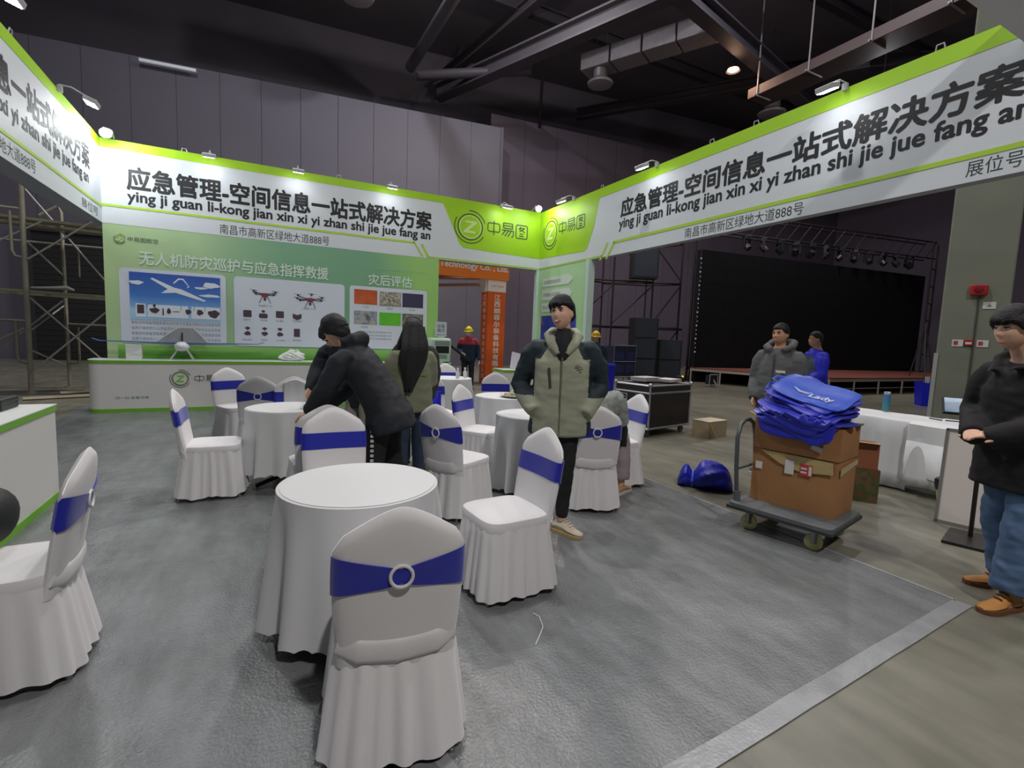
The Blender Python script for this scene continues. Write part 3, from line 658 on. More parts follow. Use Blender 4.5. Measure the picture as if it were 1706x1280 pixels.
# ---- long white counter with green trims in front of the back panel
M_CWH = mat('counter_white', (214, 214, 212), 0.35); M_CGR = mat('trim_green', (112, 178, 44), 0.4)
M_CTOP = mat('counter_top', (232, 236, 232), 0.3)
def counter(name, label, x0, x1, yf, yb, h, rad=0.0, t=None):
    t = empty(name, ((x0 + x1) / 2, (yf + yb) / 2, 0)); tag(t, label, 'counter'); o = t.location
    def foot(gr):
        pts = []; r = rad
        def crn(cx, cy, a0):
            for k in range(9):
                a = radians(a0 + 90 * k / 8); pts.append((cx + (r + gr) * cos(a), cy + (r + gr) * sin(a)))
        if r > 0: crn(x0 + r, yf + r, 180); crn(x1 - r, yf + r, 270)
        else: pts.extend([(x0 - gr, yf - gr), (x1 + gr, yf - gr)])
        pts.extend([(x1 + gr, yb), (x0 - gr, yb)]); return [(p[0] - o.x, p[1] - o.y) for p in pts]
    def slab(nm, gr, z0, z1, m):
        q = MB(); q.prism([(x, y, z0) for x, y in foot(gr)], (0, 0, z1 - z0)); q.build(nm, m, t, smooth=True)
    slab('body', 0, 0.005, h - 0.03, M_CWH); slab('top', 0.012, h - 0.008, h, M_CTOP); slab('top_trim', 0.010, h - 0.055, h - 0.008, M_CGR); slab('base_trim', 0.006, 0.0, 0.06, M_CGR)
    return t
cl = counter('display_counter', 'long white counter with green trims in front of the green display wall', -2.54, 3.7, 10.11, 10.62, 0.87, 0.18)
PC = Plane((0, 10.11, 0), (1, 0, 0), (0, -1, 0)); P_ = []; inv = Matrix.Translation(-cl.location)
M_NAVY = mat('ink_navy', (52, 58, 84), 0.5)
logo(PC, cl, -1.27, 0.56, 0.155, 1.0, mat('logo_green', (126, 196, 70), 0.5), d=0.003, parts=P_)
outline_name(PC, cl, -1.06, 0.50, -0.56, 0.62, P_, M_NAVY, 0.003)
P_.append(lettering('扫一扫 查看详情', PC, -2.17, 0.22, -1.72, 0.265, mat('ink_teal', (96, 140, 124), 0.5), cl, 0.003, 0, 'caption'))
local(P_, inv)
# left counter
t = empty('display_counter', (-1.9, 4.0, 0)); tag(t, 'white counter with green trims at the left edge, dark case on top', 'counter')
for nm, m, z0, z1, gr in (('body', M_CWH, 0.005, 0.79, 0), ('top_trim', M_CGR, 0.745, 0.792, 0.008), ('top', M_CTOP, 0.792, 0.80, 0.010), ('base_trim', M_CGR, 0, 0.06, 0.006)):
    q = MB(); q.box((0, 0, (z0 + z1) / 2), (0.72 + 2 * gr, 2.6 + 2 * gr, z1 - z0)); q.build(nm, m, t, smooth=False)
t = empty('flat_case', (-2.0, 5.05, 0.801)); tag(t, 'flat black equipment case lying on the left white counter', 'case')
q = MB(); q.box((0, 0, 0.045), (0.55, 0.30, 0.09)); q.build('case_body', mat('case_black', (26, 30, 28), 0.5), t, smooth=False, bev=0.01)
q = MB(); q.box((0, 0, 0.06), (0.556, 0.306, 0.008)); q.build('lid_seam', mat('case_seam', (52, 58, 54), 0.4), t, smooth=False)
# small white counter by the corner panel
t = empty('display_counter', (5.0, 8.95, 0)); tag(t, 'small white counter with a green top trim beside the corner panel', 'counter')
for nm, m, z0, z1, gr in (('body', M_CWH, 0.005, 0.83, 0), ('top_trim', M_CGR, 0.79, 0.832, 0.008), ('top', M_CTOP, 0.832, 0.84, 0.010), ('base_trim', M_CGR, 0, 0.06, 0.006)):
    q = MB(); q.box((0, 0, (z0 + z1) / 2), (1.5 + 2 * gr, 0.5 + 2 * gr, z1 - z0)); q.build(nm, m, t, smooth=False)
t = empty('paper_stand', (4.62, 8.95, 0.841)); tag(t, 'white paper leaning on a small stand on the corner counter', 'paper'); q = MB(); q.box((0, 0, 0.17), (0.2, 0.012, 0.34), Matrix.Rotation(radians(12), 3, 'Y') @ Matrix.Rotation(radians(-12), 3, 'X')); q.build('sheet', mat('paper', (214, 214, 224), 0.6), t, smooth=False); q = MB(); q.bar((0, 0.1, 0.0), (0, 0.02, 0.22), 0.008, 6); q.build('prop', mat('prop_grey', (150, 150, 155)), t)
t = empty('red_helmet', (4.86, 8.85, 0.841)); tag(t, 'round orange-red helmet standing on the corner counter', 'helmet'); q = MB(); q.ball((0, 0, 0.08), (0.11, 0.12, 0.10), 18, 10); q.build('shell', mat('helmet_red', (214, 66, 48), 0.35), t); q = MB(); q.lathe([(0.10, 0.0), (0.13, 0.0), (0.13, 0.02), (0.10, 0.02)], 20); q.build('rim', mat('helmet_red', (214, 66, 48)), t)
# ---------------------------------------------------------------- covered chairs and cloth tables
M_COV = mat('chair_cover', (222, 221, 222), 0.75, bump=0.12, bscale=9, sheen=0.2, detail=3)
M_SASH = mat('sash_blue', (10, 26, 162), 0.5, bump=0.12, bscale=14, sheen=0.3)
M_CHROME = mat('chair_leg_metal', (150, 150, 150), 0.3, 0.8)
M_CLOTH = mat('table_cloth', (214, 216, 217), 0.75, bump=0.06, bscale=7, sheen=0.2)

def back_pt(u, z, t, front):
    """point on the covered backrest: u -1..1 across, z height, t extra thickness"""
    hw = 0.205 + 0.012 * sin(pi * min(1, max(0, (z - 0.42) / 0.5)))
    y = -0.19 - (z - 0.45) * 0.17 - 0.02 * (1 - u * u)
    return hw, y
def back_top(u):
    a = sqrt(u * u + 0.03) - 0.01; return 0.955 - 0.125 * a ** 1.35 - 0.03 * max(0, abs(u) - 0.88) / 0.12
def chair_meshes():
    M = {}
    # backrest
    b = MB(); nu, nv = 28, 26; z0 = 0.36
    def surf(u, v, sgn, ex=0.0):
        zt = back_top(u); z = z0 + v * (zt - z0); hw, y = back_pt(u, z, 0, 1)
        th = 0.030 * sqrt(max(0, 1 - abs(u) ** 5)) * sqrt(max(0, 1 - v ** 14)) + 0.002
        return Vector((u * hw, y + sgn * (th + ex), z))
    F = [[surf(-1 + 2 * i / nu, j / nv, 1) for i in range(nu + 1)] for j in range(nv + 1)]
    B = [[surf(-1 + 2 * i / nu, j / nv, -1) for i in range(nu + 1)] for j in range(nv + 1)]
    rings = [F[j] + B[j][::-1] for j in range(nv + 1)]
    b.loft(rings); M['back'] = b
    # sash: wraps the backrest, wide in front, drawn together behind at the ring
    b = MB(); rings = []; n = 36
    prof = [(-1 + 2 * i / n, 1) for i in range(n + 1)] + [(1 - 2 * i / n, -1) for i in range(n + 1)]
    for lay in range(7):
        ring = []
        for (u, sg) in prof:
            if sg > 0: zc, hh = 0.715, 0.056
            else:
                k = abs(u) ** 0.8; zc, hh = 0.715 - 0.006 * (1 - k), 0.024 + 0.046 * k
            f = [-1, -1, -0.35, 0.35, 1, 1, 0][lay]
            zz = zc + hh * f
            zt = back_top(u); v = min(1, (zz - z0) / (zt - z0)); hw, y = back_pt(u, zz, 0, 1)
            th = 0.030 * sqrt(max(0, 1 - abs(u) ** 5)) + 0.002
            ex = 0.0045 + 0.002 * sin(zz * 160) * (1 if sg < 0 else 0.2)
            if lay in (0, 5): ex = 0.0
            ring.append(Vector((u * (hw + 0.004), y + sg * (th + ex), zz)))
        if lay < 6: rings.append(ring)
    b.loft(rings, cap=False); M['sash'] = b
    b = MB(); hw, y = back_pt(0, 0.712, 0, 1); b.torus((0, y - 0.040, 0.712), 0.036, 0.006, 'y'); M['ring'] = b
    # seat
    def sup(a, hx, yf, yb, e=5.0):
        c, s_ = cos(a), sin(a); hy = yf if s_ > 0 else yb
        k = (abs(c) ** e + abs(s_) ** e) ** (-1 / e); return hx * c * k, hy * s_ * k
    n = 48; ang = [2 * pi * k / n for k in range(n)]
    b = MB(); rings = []
    for z, k in ((0.385, 0.96), (0.41, 0.995), (0.445, 1.0), (0.465, 0.975), (0.474, 0.90), (0.478, 0.6), (0.476, 0.2)):
        rings.append([(sup(a, 0.215, 0.225, 0.205)[0] * k, sup(a, 0.215, 0.225, 0.205)[1] * k, z) for a in ang])
    b.loft(rings); M['seat'] = b
    # gathered skirt
    b = MB(); n = 168; ang = [2 * pi * k / n for k in range(n)]; rings = []
    zs = [0.435, 0.42, 0.38, 0.32, 0.24, 0.15, 0.07, 0.035]
    for i, z in enumerate(zs):
        f = (0.435 - z) / 0.4; ring = []
        for a in ang:
            x, y = sup(a, 0.213, 0.222, 0.215, 4.5)
            s1 = sin(a * 21 + 1.6 * sin(a * 3)); pl_ = (abs(s1) ** 0.6 * (1 if s1 > 0 else -1)) * 0.6 + sin(a * 12 + 0.7) * 0.4
            g = 1.0 + 0.05 * f + (0.17 * abs(sin(a)) if sin(a) < 0 else 0.04) * f + 0.10 * f + pl_ * (0.022 + 0.036 * f) * min(1, f * 6)
            zz = z + (0.008 * sin(a * 7 + 1) if i == len(zs) - 1 else 0)
            if sin(a) < -0.5: zz -= 0.03 * (0 if i else 1)
            ring.append((x * g, y * g, zz))
        rings.append(ring)
    b.loft(rings, cap=False); M['skirt'] = b
    b = MB(); pts = [(-0.196, -0.200, 0.458), (-0.13, -0.233, 0.435), (0.0, -0.24, 0.425), (0.13, -0.233, 0.435), (0.196, -0.200, 0.458)]
    fine = []
    for k in range(len(pts) - 1):
        for j in range(4): fine.append(Vector(pts[k]).lerp(Vector(pts[k + 1]), j / 4))
    fine.append(Vector(pts[-1])); b.tube(fine, 0.046, 14, flat=0.20, side=(0, 0, 1)); M['fold'] = b
    # floor tips of the frame
    L = []
    for sx, sy in ((-1, 1), (1, 1), (-1, -1), (1, -1)):
        q = MB(); yb = 0.215 if sy > 0 else -0.235
        q.tube([(sx * 0.17, sy * 0.16, 0.40), (sx * 0.192, yb, 0.016)], 0.011, 8); q.lathe([(0.014, 0), (0.014, 0.018), (0.011, 0.02)], 10, (sx * 0.192, yb, 0)); L.append(q)
    M['legs'] = L
    return M
CM = chair_meshes()
def make_chair():
    t = empty('banquet_chair')
    s_ = CM['back'].build('backrest', M_COV, t); CM['seat'].build('seat', M_COV, t); CM['skirt'].build('skirt', M_COV, t); CM['fold'].build('back_fold', M_COV, t)
    sa = CM['sash'].build('sash', M_SASH, t); CM['ring'].build('buckle_ring', mat('ring_white', (214, 214, 214), 0.35), sa)
    for q in CM['legs']: q.build('leg', M_CHROME, t)
    return t
proto = make_chair(); used = [0]
def chair(x, y, fx, fy, label):
    o = proto if used[0] == 0 else copy_tree(proto); used[0] += 1
    o.location = (x, y, 0); o.rotation_euler = (0, 0, atan2(-fx, fy))
    tag(o, label, 'chair', 'white covered banquet chairs with blue sashes'); return o
chair(0.44, 1.80, 0.15, 0.99, 'nearest white covered chair, back turned, blue sash drawn through a ring')
chair(1.30, 2.57, -1.0, -0.08, 'white covered chair right of the front table, its seat facing the table')
chair(0.45, 3.42, -0.02, -1.0, 'white covered chair behind the front table facing the camera, wide blue band')
chair(0.40, 4.14, -0.10, 1.0, 'white covered chair standing back to back behind the chair at the front table')
chair(1.48, 3.86, 0.86, 0.50, 'white covered chair with a ringed sash right of the long-haired person')
chair(-0.40, 5.03, 1.0, -0.04, 'white covered chair standing alone on the left, in profile facing right')
chair(-0.02, 6.52, 0.12, 1.0, 'white covered chair with a bow-like ringed sash in front of the long counter')
chair(-0.30, 7.30, 0.45, -0.9, 'white covered chair half hidden behind the ringed chair at the long counter')
chair(0.34, 5.92, 0.05, -1.0, 'white covered chair behind the left table with a cloth over its back')
chair(2.16, 4.95, 0.62, -0.78, 'white covered chair facing right between the two middle tables')
chair(2.08, 6.28, 0.1, -1.0, 'white covered chair with blue tote bags hung in front of its back')
chair(2.12, 7.05, 0.3, -0.95, 'white covered chair mostly hidden behind the chair with the tote bags')
chair(3.10, 8.70, -0.1, -1.0, 'farthest white covered chair, behind the table with small bottles')
chair(3.12, 6.55, -0.25, -1.0, 'white covered chair behind the round table with the snack plate')
chair(2.66, 3.60, 0.42, 0.90, 'white covered chair right behind the laughing man, back turned')
chair(3.30, 4.05, -1.0, 0.12, 'white covered chair in profile in front of the black flight case')
chair(-0.98, 2.72, -1.0, -0.04, 'white covered chair cut by the left edge, seen from its back corner')

def table(x, y, r, h, label, clabel, rot=0.0, drop=0.035, flare=0.065, n_f=9):
    t = empty('round_table', (x, y, 0)); tag(t, label, 'table', 'round tables under white cloths')
    q = MB(); q.lathe([(0.02, h - 0.035), (r - 0.03, h - 0.035), (r - 0.015, h - 0.02), (r - 0.03, h - 0.008), (0.02, h - 0.008)], 32); q.build('tabletop', mat('table_wood', (150, 120, 90), 0.5), t)
    q = MB(); q.bar((0, 0, 0.05), (0, 0, h - 0.03), 0.03, 10); q.build('column', M_CHROME, t)
    for k in range(4):
        a = rot + pi / 4 + k * pi / 2; q = MB(); q.tube([(0.0, 0.0, 0.10), (0.2 * cos(a), 0.2 * sin(a), 0.05), ((r - 0.06) * cos(a), (r - 0.06) * sin(a), 0.022)], 0.02, 8); q.build('leg', mat('leg_dark', (44, 44, 46), 0.35, 0.5), t)
    c = MB(); n = 144; rings = []
    for rr in (0.02, 0.5 * r, 0.9 * r, 0.975 * r): rings.append([(rr * cos(2 * pi * k / n), rr * sin(2 * pi * k / n), h) for k in range(n)])
    for f in (0.0, 0.03, 0.1, 0.25, 0.45, 0.7, 0.9, 1.0):
        ring = []
        for k in range(n):
            a = 2 * pi * k / n
            w_ = cos(n_f * a + 0.8 * sin(2 * a)) * 0.6 + cos((n_f + 4) * a + 1.3) * 0.4
            rr = r + 0.006 + flare * f ** 1.2 + w_ * (0.006 + 0.042 * f) * min(1, f * 5)
            z = h - 0.004 - (h - drop - 0.004) * f
            if f == 1.0: z += 0.014 * abs(sin(k * pi / 4)) + 0.018 * sin(2 * a + rot)
            ring.append((rr * cos(a + rot), rr * sin(a + rot), z))
        rings.append(ring)
    c.loft(rings, cap=False); c.face(*range(n))
    o = c.build('tablecloth', M_CLOTH); o.location = (x, y, 0); tag(o, clabel, 'tablecloth', 'white round tablecloths')
table(0.44, 2.53, 0.385, 0.73, 'round table nearest the camera, behind the nearest chair', 'white cloth with a scalloped hem on the nearest round table', 0.4, drop=0.06, flare=0.05)
table(0.22, 5.17, 0.37, 0.74, 'round table on the left where people lean over', 'white cloth on the left round table below the leaning people', 1.2, drop=0.14, flare=0.03)
table(2.76, 5.55, 0.39, 0.75, 'round table carrying the snack plate', 'white cloth on the round table with the snack plate', 2.1, flare=0.05)
table(2.40, 4.22, 0.36, 0.74, 'narrow round table beside the laughing man', 'white cloth hanging straight on the table beside the laughing man', 0.9, flare=0.05)
table(2.86, 7.98, 0.37, 0.76, 'far round table with small bottles', 'white cloth on the far round table with small bottles', 0.2)
# snack plate, bottles
t = empty('snack_plate', (2.80, 5.40, 0.751)); tag(t, 'round plate of snacks on the middle round table', 'plate')
q = MB(); q.lathe([(0.02, 0.0), (0.12, 0.0), (0.19, 0.03), (0.185, 0.034), (0.11, 0.008), (0.02, 0.008)], 28); q.build('dish', mat('dish_white', (206, 204, 196), 0.3), t)
for k in range(14):
    a = k * 2.4; r_ = 0.03 + 0.0085 * k; q = MB(); q.ball((r_ * cos(a), r_ * sin(a), 0.03 + 0.012 * (k % 3)), (0.034, 0.026, 0.022), 10, 6); q.build('snack', mat('snack%d' % (k % 3), [(176, 152, 112), (150, 166, 110), (190, 180, 160)][k % 3], 0.6), t)
for k, (x, y) in enumerate(((2.94, 7.80), (3.12, 7.92))):
    t = empty('small_bottle', (x, y, 0.761)); tag(t, ['small white bottle on the far round table, left of two', 'small white bottle on the far round table, right of two'][k], 'bottle', 'bottles on the far table'); q = MB(); q.lathe([(0.03, 0), (0.033, 0.01), (0.033, 0.10), (0.014, 0.13), (0.014, 0.15)], 14); q.build('bottle_body', mat('bottle_pale', (206, 206, 208), 0.3), t); q = MB(); q.lathe([(0.017, 0.148), (0.017, 0.175), (0.005, 0.178)], 12); q.build('cap', mat('cap_white', (225, 225, 228), 0.4), t)
t = empty('juice_carton', (3.02, 5.42, 0.751)); tag(t, 'small yellow carton on the middle table by the man\'s sleeve', 'carton'); q = MB(); q.box((0, 0, 0.045), (0.07, 0.05, 0.09)); q.build('carton_body', mat('carton_yellow', (206, 184, 70), 0.5), t, smooth=False, bev=0.004); q = MB(); q.box((0, 0, 0.095), (0.072, 0.016, 0.014)); q.build('flap', mat('carton_flap', (214, 196, 100), 0.5), t, smooth=False)
# white cloth over the chair behind the left table
b = MB(); rings = []; n = 14
for j in range(10):
    v = j / 9; row = []
    for i in range(n + 1):
        u = -1.0 + 1.56 * i / n; uu = max(-1, min(1, u))
        s_ = v * 0.62 - 0.16
        zt = back_top(uu) + 0.012; hw, y = back_pt(uu, zt, 0, 1)
        if s_ < 0: z = zt + s_ + 0.004; yy = y - 0.045
        else: z = zt - s_ + 0.0; hw, y = back_pt(uu, z, 0, 1); yy = y + 0.046 + 0.004 * sin(i * 1.3)
        row.append((u * 0.212, yy, z))
    rings.append(row)
b.loft(rings, cap=False, closed=False)
o = b.build('draped_cloth', mat('drape_grey', (206, 208, 210), 0.75, bump=0.1, bscale=8)); o.location = (0.34, 5.92, 0); o.rotation_euler = (0, 0, atan2(-0.05, -1.0)); sm = o.modifiers.new('thick', 'SOLIDIFY'); sm.thickness = 0.004
tag(o, 'plain white cloth draped over the chair behind the left table', 'cloth')
# blue tote bags hung on a chair
for k, (dx, lab) in enumerate(((-0.22, 'blue tote bag hanging on the chair by its handles, left of two'), (0.09, 'blue tote bag hanging on the chair by its handles, right of two'))):
    t = empty('tote_bag', (1.70 + dx, 5.80 - 0.03 * k, 0)); t.rotation_euler = (0, 0, radians(-12)); tag(t, lab, 'bag', 'blue tote bags hanging on a chair')
    q = MB(); rings = []
    for f in range(9):
        z = 0.80 - 0.40 * f / 8; hw = 0.165 + 0.012 * f / 8; dp = 0.012 + 0.035 * sin(pi * f / 8)
        rings.append([(hw * cos(a) * (1 if abs(cos(a)) > .5 else 1), dp * sin(a) + 0.006 * sin(5 * a + f), z) for a in [2 * pi * i / 28 for i in range(28)]])
    q.loft(rings); q.build('bag_body', mat('tote_blue', (20, 20, 190), 0.5, bump=0.15, bscale=10), t)
    for sx in (-1, 1):
        q = MB(); q.tube([(sx * 0.09, -0.01, 0.79), (sx * 0.085, -0.012, 0.90), (sx * 0.07, -0.0, 0.98)], 0.016, 6, flat=0.25, side=(1, 0, 0)); q.build('handle', mat('tote_blue', (20, 20, 190)), t)
# ---------------------------------------------------------------- right side: trolley, cartons, bags, table, case
M_CARD1 = mat('cardboard', (164, 118, 74), 0.75, var=0.10, vscale=2.2, bump=0.05, bscale=20)
M_CARD2 = mat('cardboard_red', (138, 84, 56), 0.75, var=0.10, vscale=2.2)
M_CTAPE = mat('packing_tape', (186, 164, 112), 0.18, bump=0.5, bscale=30)
M_CTAPE2 = mat('packing_tape_tan', (176, 140, 92), 0.3, bump=0.2)
M_LAB = mat('label_white', (214, 212, 208), 0.5)
def frame2(o, ux, uy):
    """local box frame from a corner: u along the front, w into depth"""
    u = Vector((ux[0], ux[1], 0)).normalized(); w = Vector((uy[0], uy[1], 0)).normalized(); O = Vector(o)
    return lambda a, b_, c: O + u * a + w * b_ + Z * c
# platform trolley
tt = empty('platform_trolley', (3.75, 2.33, 0)); tag(tt, 'grey platform trolley with cream wheels carrying cardboard boxes', 'trolley')
G_ = frame2(Vector((3.42, 2.70, 0)) - Vector((3.75, 2.33, 0)), (0.22, -0.975), (0.975, 0.22))
M_DECK = mat('trolley_grey', (96, 100, 102), 0.55, var=0.06, bump=0.1, bscale=60); M_TUBE = mat('trolley_tube', (84, 92, 92), 0.4, 0.3)
pts = [G_(a, b_, 0.175) for a, b_ in ((0.03, 0), (0.73, 0), (0.76, 0.03), (0.76, 0.63), (0.73, 0.66), (0.03, 0.66), (0, 0.63), (0, 0.03))]
q = MB(); q.prism(pts, (0, 0, 0.045)); q.build('deck', M_DECK, tt, smooth=False, bev=0.008)
q = MB(); pts2 = [G_(a, b_, 0.165) for a, b_ in ((-0.008, -0.008), (0.768, -0.008), (0.768, 0.668), (-0.008, 0.668))]; q.prism(pts2, (0, 0, 0.03)); q.build('bumper', mat('bumper_dark', (52, 56, 58), 0.6), tt, smooth=False, bev=0.006)
q = MB(); hp = [G_(0.035, 0.08, 0.21), G_(0.01, 0.08, 0.5), G_(-0.005, 0.09, 0.74), G_(-0.01, 0.14, 0.84), G_(-0.012, 0.22, 0.875), G_(-0.012, 0.30, 0.875), G_(-0.01, 0.37, 0.84), G_(-0.005, 0.41, 0.74), G_(0.01, 0.42, 0.5), G_(0.035, 0.42, 0.21)]
q.tube(hp, 0.017, 10); q.bar(G_(0.012, 0.08, 0.48), G_(0.012, 0.42, 0.48), 0.012, 8); q.build('handle', M_TUBE, tt)
for b_ in (0.08, 0.42):
    q = MB(); q.tube([G_(0.035, b_, 0.21), G_(0.035, b_, 0.30)], 0.028, 10); q.build('socket', M_DECK, tt)
M_WH = mat('wheel_cream', (206, 206, 138), 0.45); M_FORK = mat('fork_steel', (150, 150, 150), 0.35, 0.7)
for a, b_ in ((0.14, 0.10), (0.62, 0.10), (0.14, 0.56), (0.62, 0.56)):
    c = G_(a, b_, 0.064); ax = (G_(1, 0, 0) - G_(0, 0, 0)); axp = (G_(0, 1, 0) - G_(0, 0, 0)) * 0.85 - ax * 0.2
    wd = axp.normalized(); xx = Vector((-wd.y, wd.x, 0))
    q = MB(); rings = [[c + wd * s_ + (xx * cos(t_) + Z * sin(t_)) * r_ for t_ in [2 * pi * k / 24 for k in range(24)]] for s_, r_ in ((-.014, .024), (-.016, .052), (-.011, .062), (.011, .062), (.016, .052), (.014, .024))]
    q.loft(rings); wh = q.build('wheel', M_WH, tt)
    q = MB(); q.tube([c - wd * 0.026, c + wd * 0.026], 0.014, 10); q.build('hub', M_FORK, wh)
    q = MB()
    q.box(c + Z * 0.045 - wd * 0.026, (0.034, 0.034, 0.10)); q.box(c + Z * 0.045 + wd * 0.026, (0.034, 0.034, 0.10)); q.box(c + Z * 0.092, (0.09, 0.08, 0.012)); q.build('fork', M_FORK, tt, smooth=False)
# the two big cartons on it
B0 = Vector((3.669, 2.685, 0.221)); bu = (0.22, -0.975); bw = (0.975, 0.22)
def carton(name, o, ux, uy, L, D, H, m, label, open_=False, tape=True, bulge=0.0):
    base = Vector(o); t = empty(name, base); tag(t, label, 'box')
    f = frame2((0, 0, 0), ux, uy); q = MB(); n = 10; rings = []
    per = [(L * k / n, 0) for k in range(n)] + [(L, D * k / n) for k in range(n)] + [(L - L * k / n, D) for k in range(n)] + [(0, D - D * k / n) for k in range(n)]
    for j in range(7):
        z = H * j / 6; ring = []
        for (a, b_) in per:
            fa = sin(pi * a / L) if b_ in (0, D) else 0; fb = sin(pi * b_ / D) if a in (0, L) else 0
            s_ = sin(pi * j / 6) * bulge
            ring.append(f(a + (s_ * fb if a == L else -s_ * fb if a == 0 else 0), b_ + (s_ * fa if b_ == D else -s_ * fa if b_ == 0 else 0), z))
        rings.append(ring)
    q.loft(rings); q.build('carton_body', m, t)
    return t, f
L1, D1, H1 = 0.62, 0.42, 0.44
t, f = carton('cardboard_box', B0, bu, bw, L1, D1, H1, M_CARD1, 'big taped cardboard box standing on the grey trolley, lower of two', bulge=0.012)
q = MB(); q.prism([f(0.06, -0.016, H1 - .004), f(L1 - .03, -0.016, H1 - .01), f(L1 - .02, -0.018, H1 - .10), f(L1 * .62, -0.018, H1 - .13), f(L1 * .35, -0.018, H1 - .09)], f(0, -.002, 0) - f(0, 0, 0)); q.build('tape', M_CTAPE, t, smooth=False)
q = MB(); q.prism([f(L1 * .42, -0.021, H1 - .16), f(L1 * .53, -0.021, H1 - .16), f(L1 * .53, -0.021, H1 - .05), f(L1 * .42, -0.021, H1 - .05)], f(0, -.002, 0) - f(0, 0, 0)); q.build('paper_label', M_LAB, t, smooth=False)
q = MB(); q.prism([f(L1 * .60, -0.021, H1 - .15), f(L1 * .74, -0.021, H1 - .15), f(L1 * .74, -0.021, H1 - .06), f(L1 * .60, -0.021, H1 - .06)], f(0, -.002, 0) - f(0, 0, 0)); q.build('red_label', mat('label_red', (196, 60, 66), 0.5), t, smooth=False)
for k, (a0, z0, a1, z1) in enumerate(((.70, .14, .735, .07), (.61, .13, .68, .115), (.61, .10, .68, .085))):
    q = MB(); q.prism([f(L1 * a0, -0.024, H1 - z0), f(L1 * a1, -0.024, H1 - z0), f(L1 * a1, -0.024, H1 - z1), f(L1 * a0, -0.024, H1 - z1)], f(0, -.001, 0) - f(0, 0, 0)); q.build('label_print', M_LAB, t, smooth=False)
q = MB(); q.prism([f(.03, -0.012, H1 - .17), f(.085, -0.012, H1 - .17), f(.085, -0.012, H1 - .11), f(.03, -0.012, H1 - .11)], f(0, -.002, 0) - f(0, 0, 0)); q.build('paper_label', M_LAB, t, smooth=False)
q = MB(); q.prism([f(L1 + .014, 0.02, H1 - .05), f(L1 + .014, D1 - .02, H1 - .02), f(L1 + .014, D1 - .02, H1 - .06), f(L1 + .014, 0.02, H1 - .11)], f(.002, 0, 0) - f(0, 0, 0)); q.build('tape', M_CTAPE, t, smooth=False)
H2 = 0.245
t, f = carton('cardboard_box', B0 + Z * (H1 + 0.002) + Vector((-.01, 0.0, 0)), bu, bw, L1 + .01, D1, H2, M_CARD1, 'open cardboard box on top of the big taped box, holding the blue bags', bulge=0.008)
q = MB(); q.prism([f(L1 * .70, -0.012, .07), f(L1 * .82, -0.012, .045), f(L1 * .835, -0.012, .085), f(L1 * .715, -0.012, .11)], f(0, -.002, 0) - f(0, 0, 0)); q.build('paper_label', M_LAB, t, smooth=False)
q = MB(); q.prism([f(0.0, .04, H2), f(.0, D1 - .05, H2), f(-.09, D1 - .08, H2 + .03), f(-.09, .07, H2 + .03)], (0, 0, .006)); q.build('flap', mat('cardboard_pale', (186, 158, 112), 0.7), t, smooth=False)
q = MB(); q.prism([f(L1 - .06, D1 * .5, H2), f(L1 + .05, D1 * .7, H2 + .012), f(L1 + .03, D1, H2 + .012), f(L1 - .1, D1, H2)], (0, 0, .006)); q.build('flap', mat('flap_dark', (86, 84, 62), 0.7), t, smooth=False)
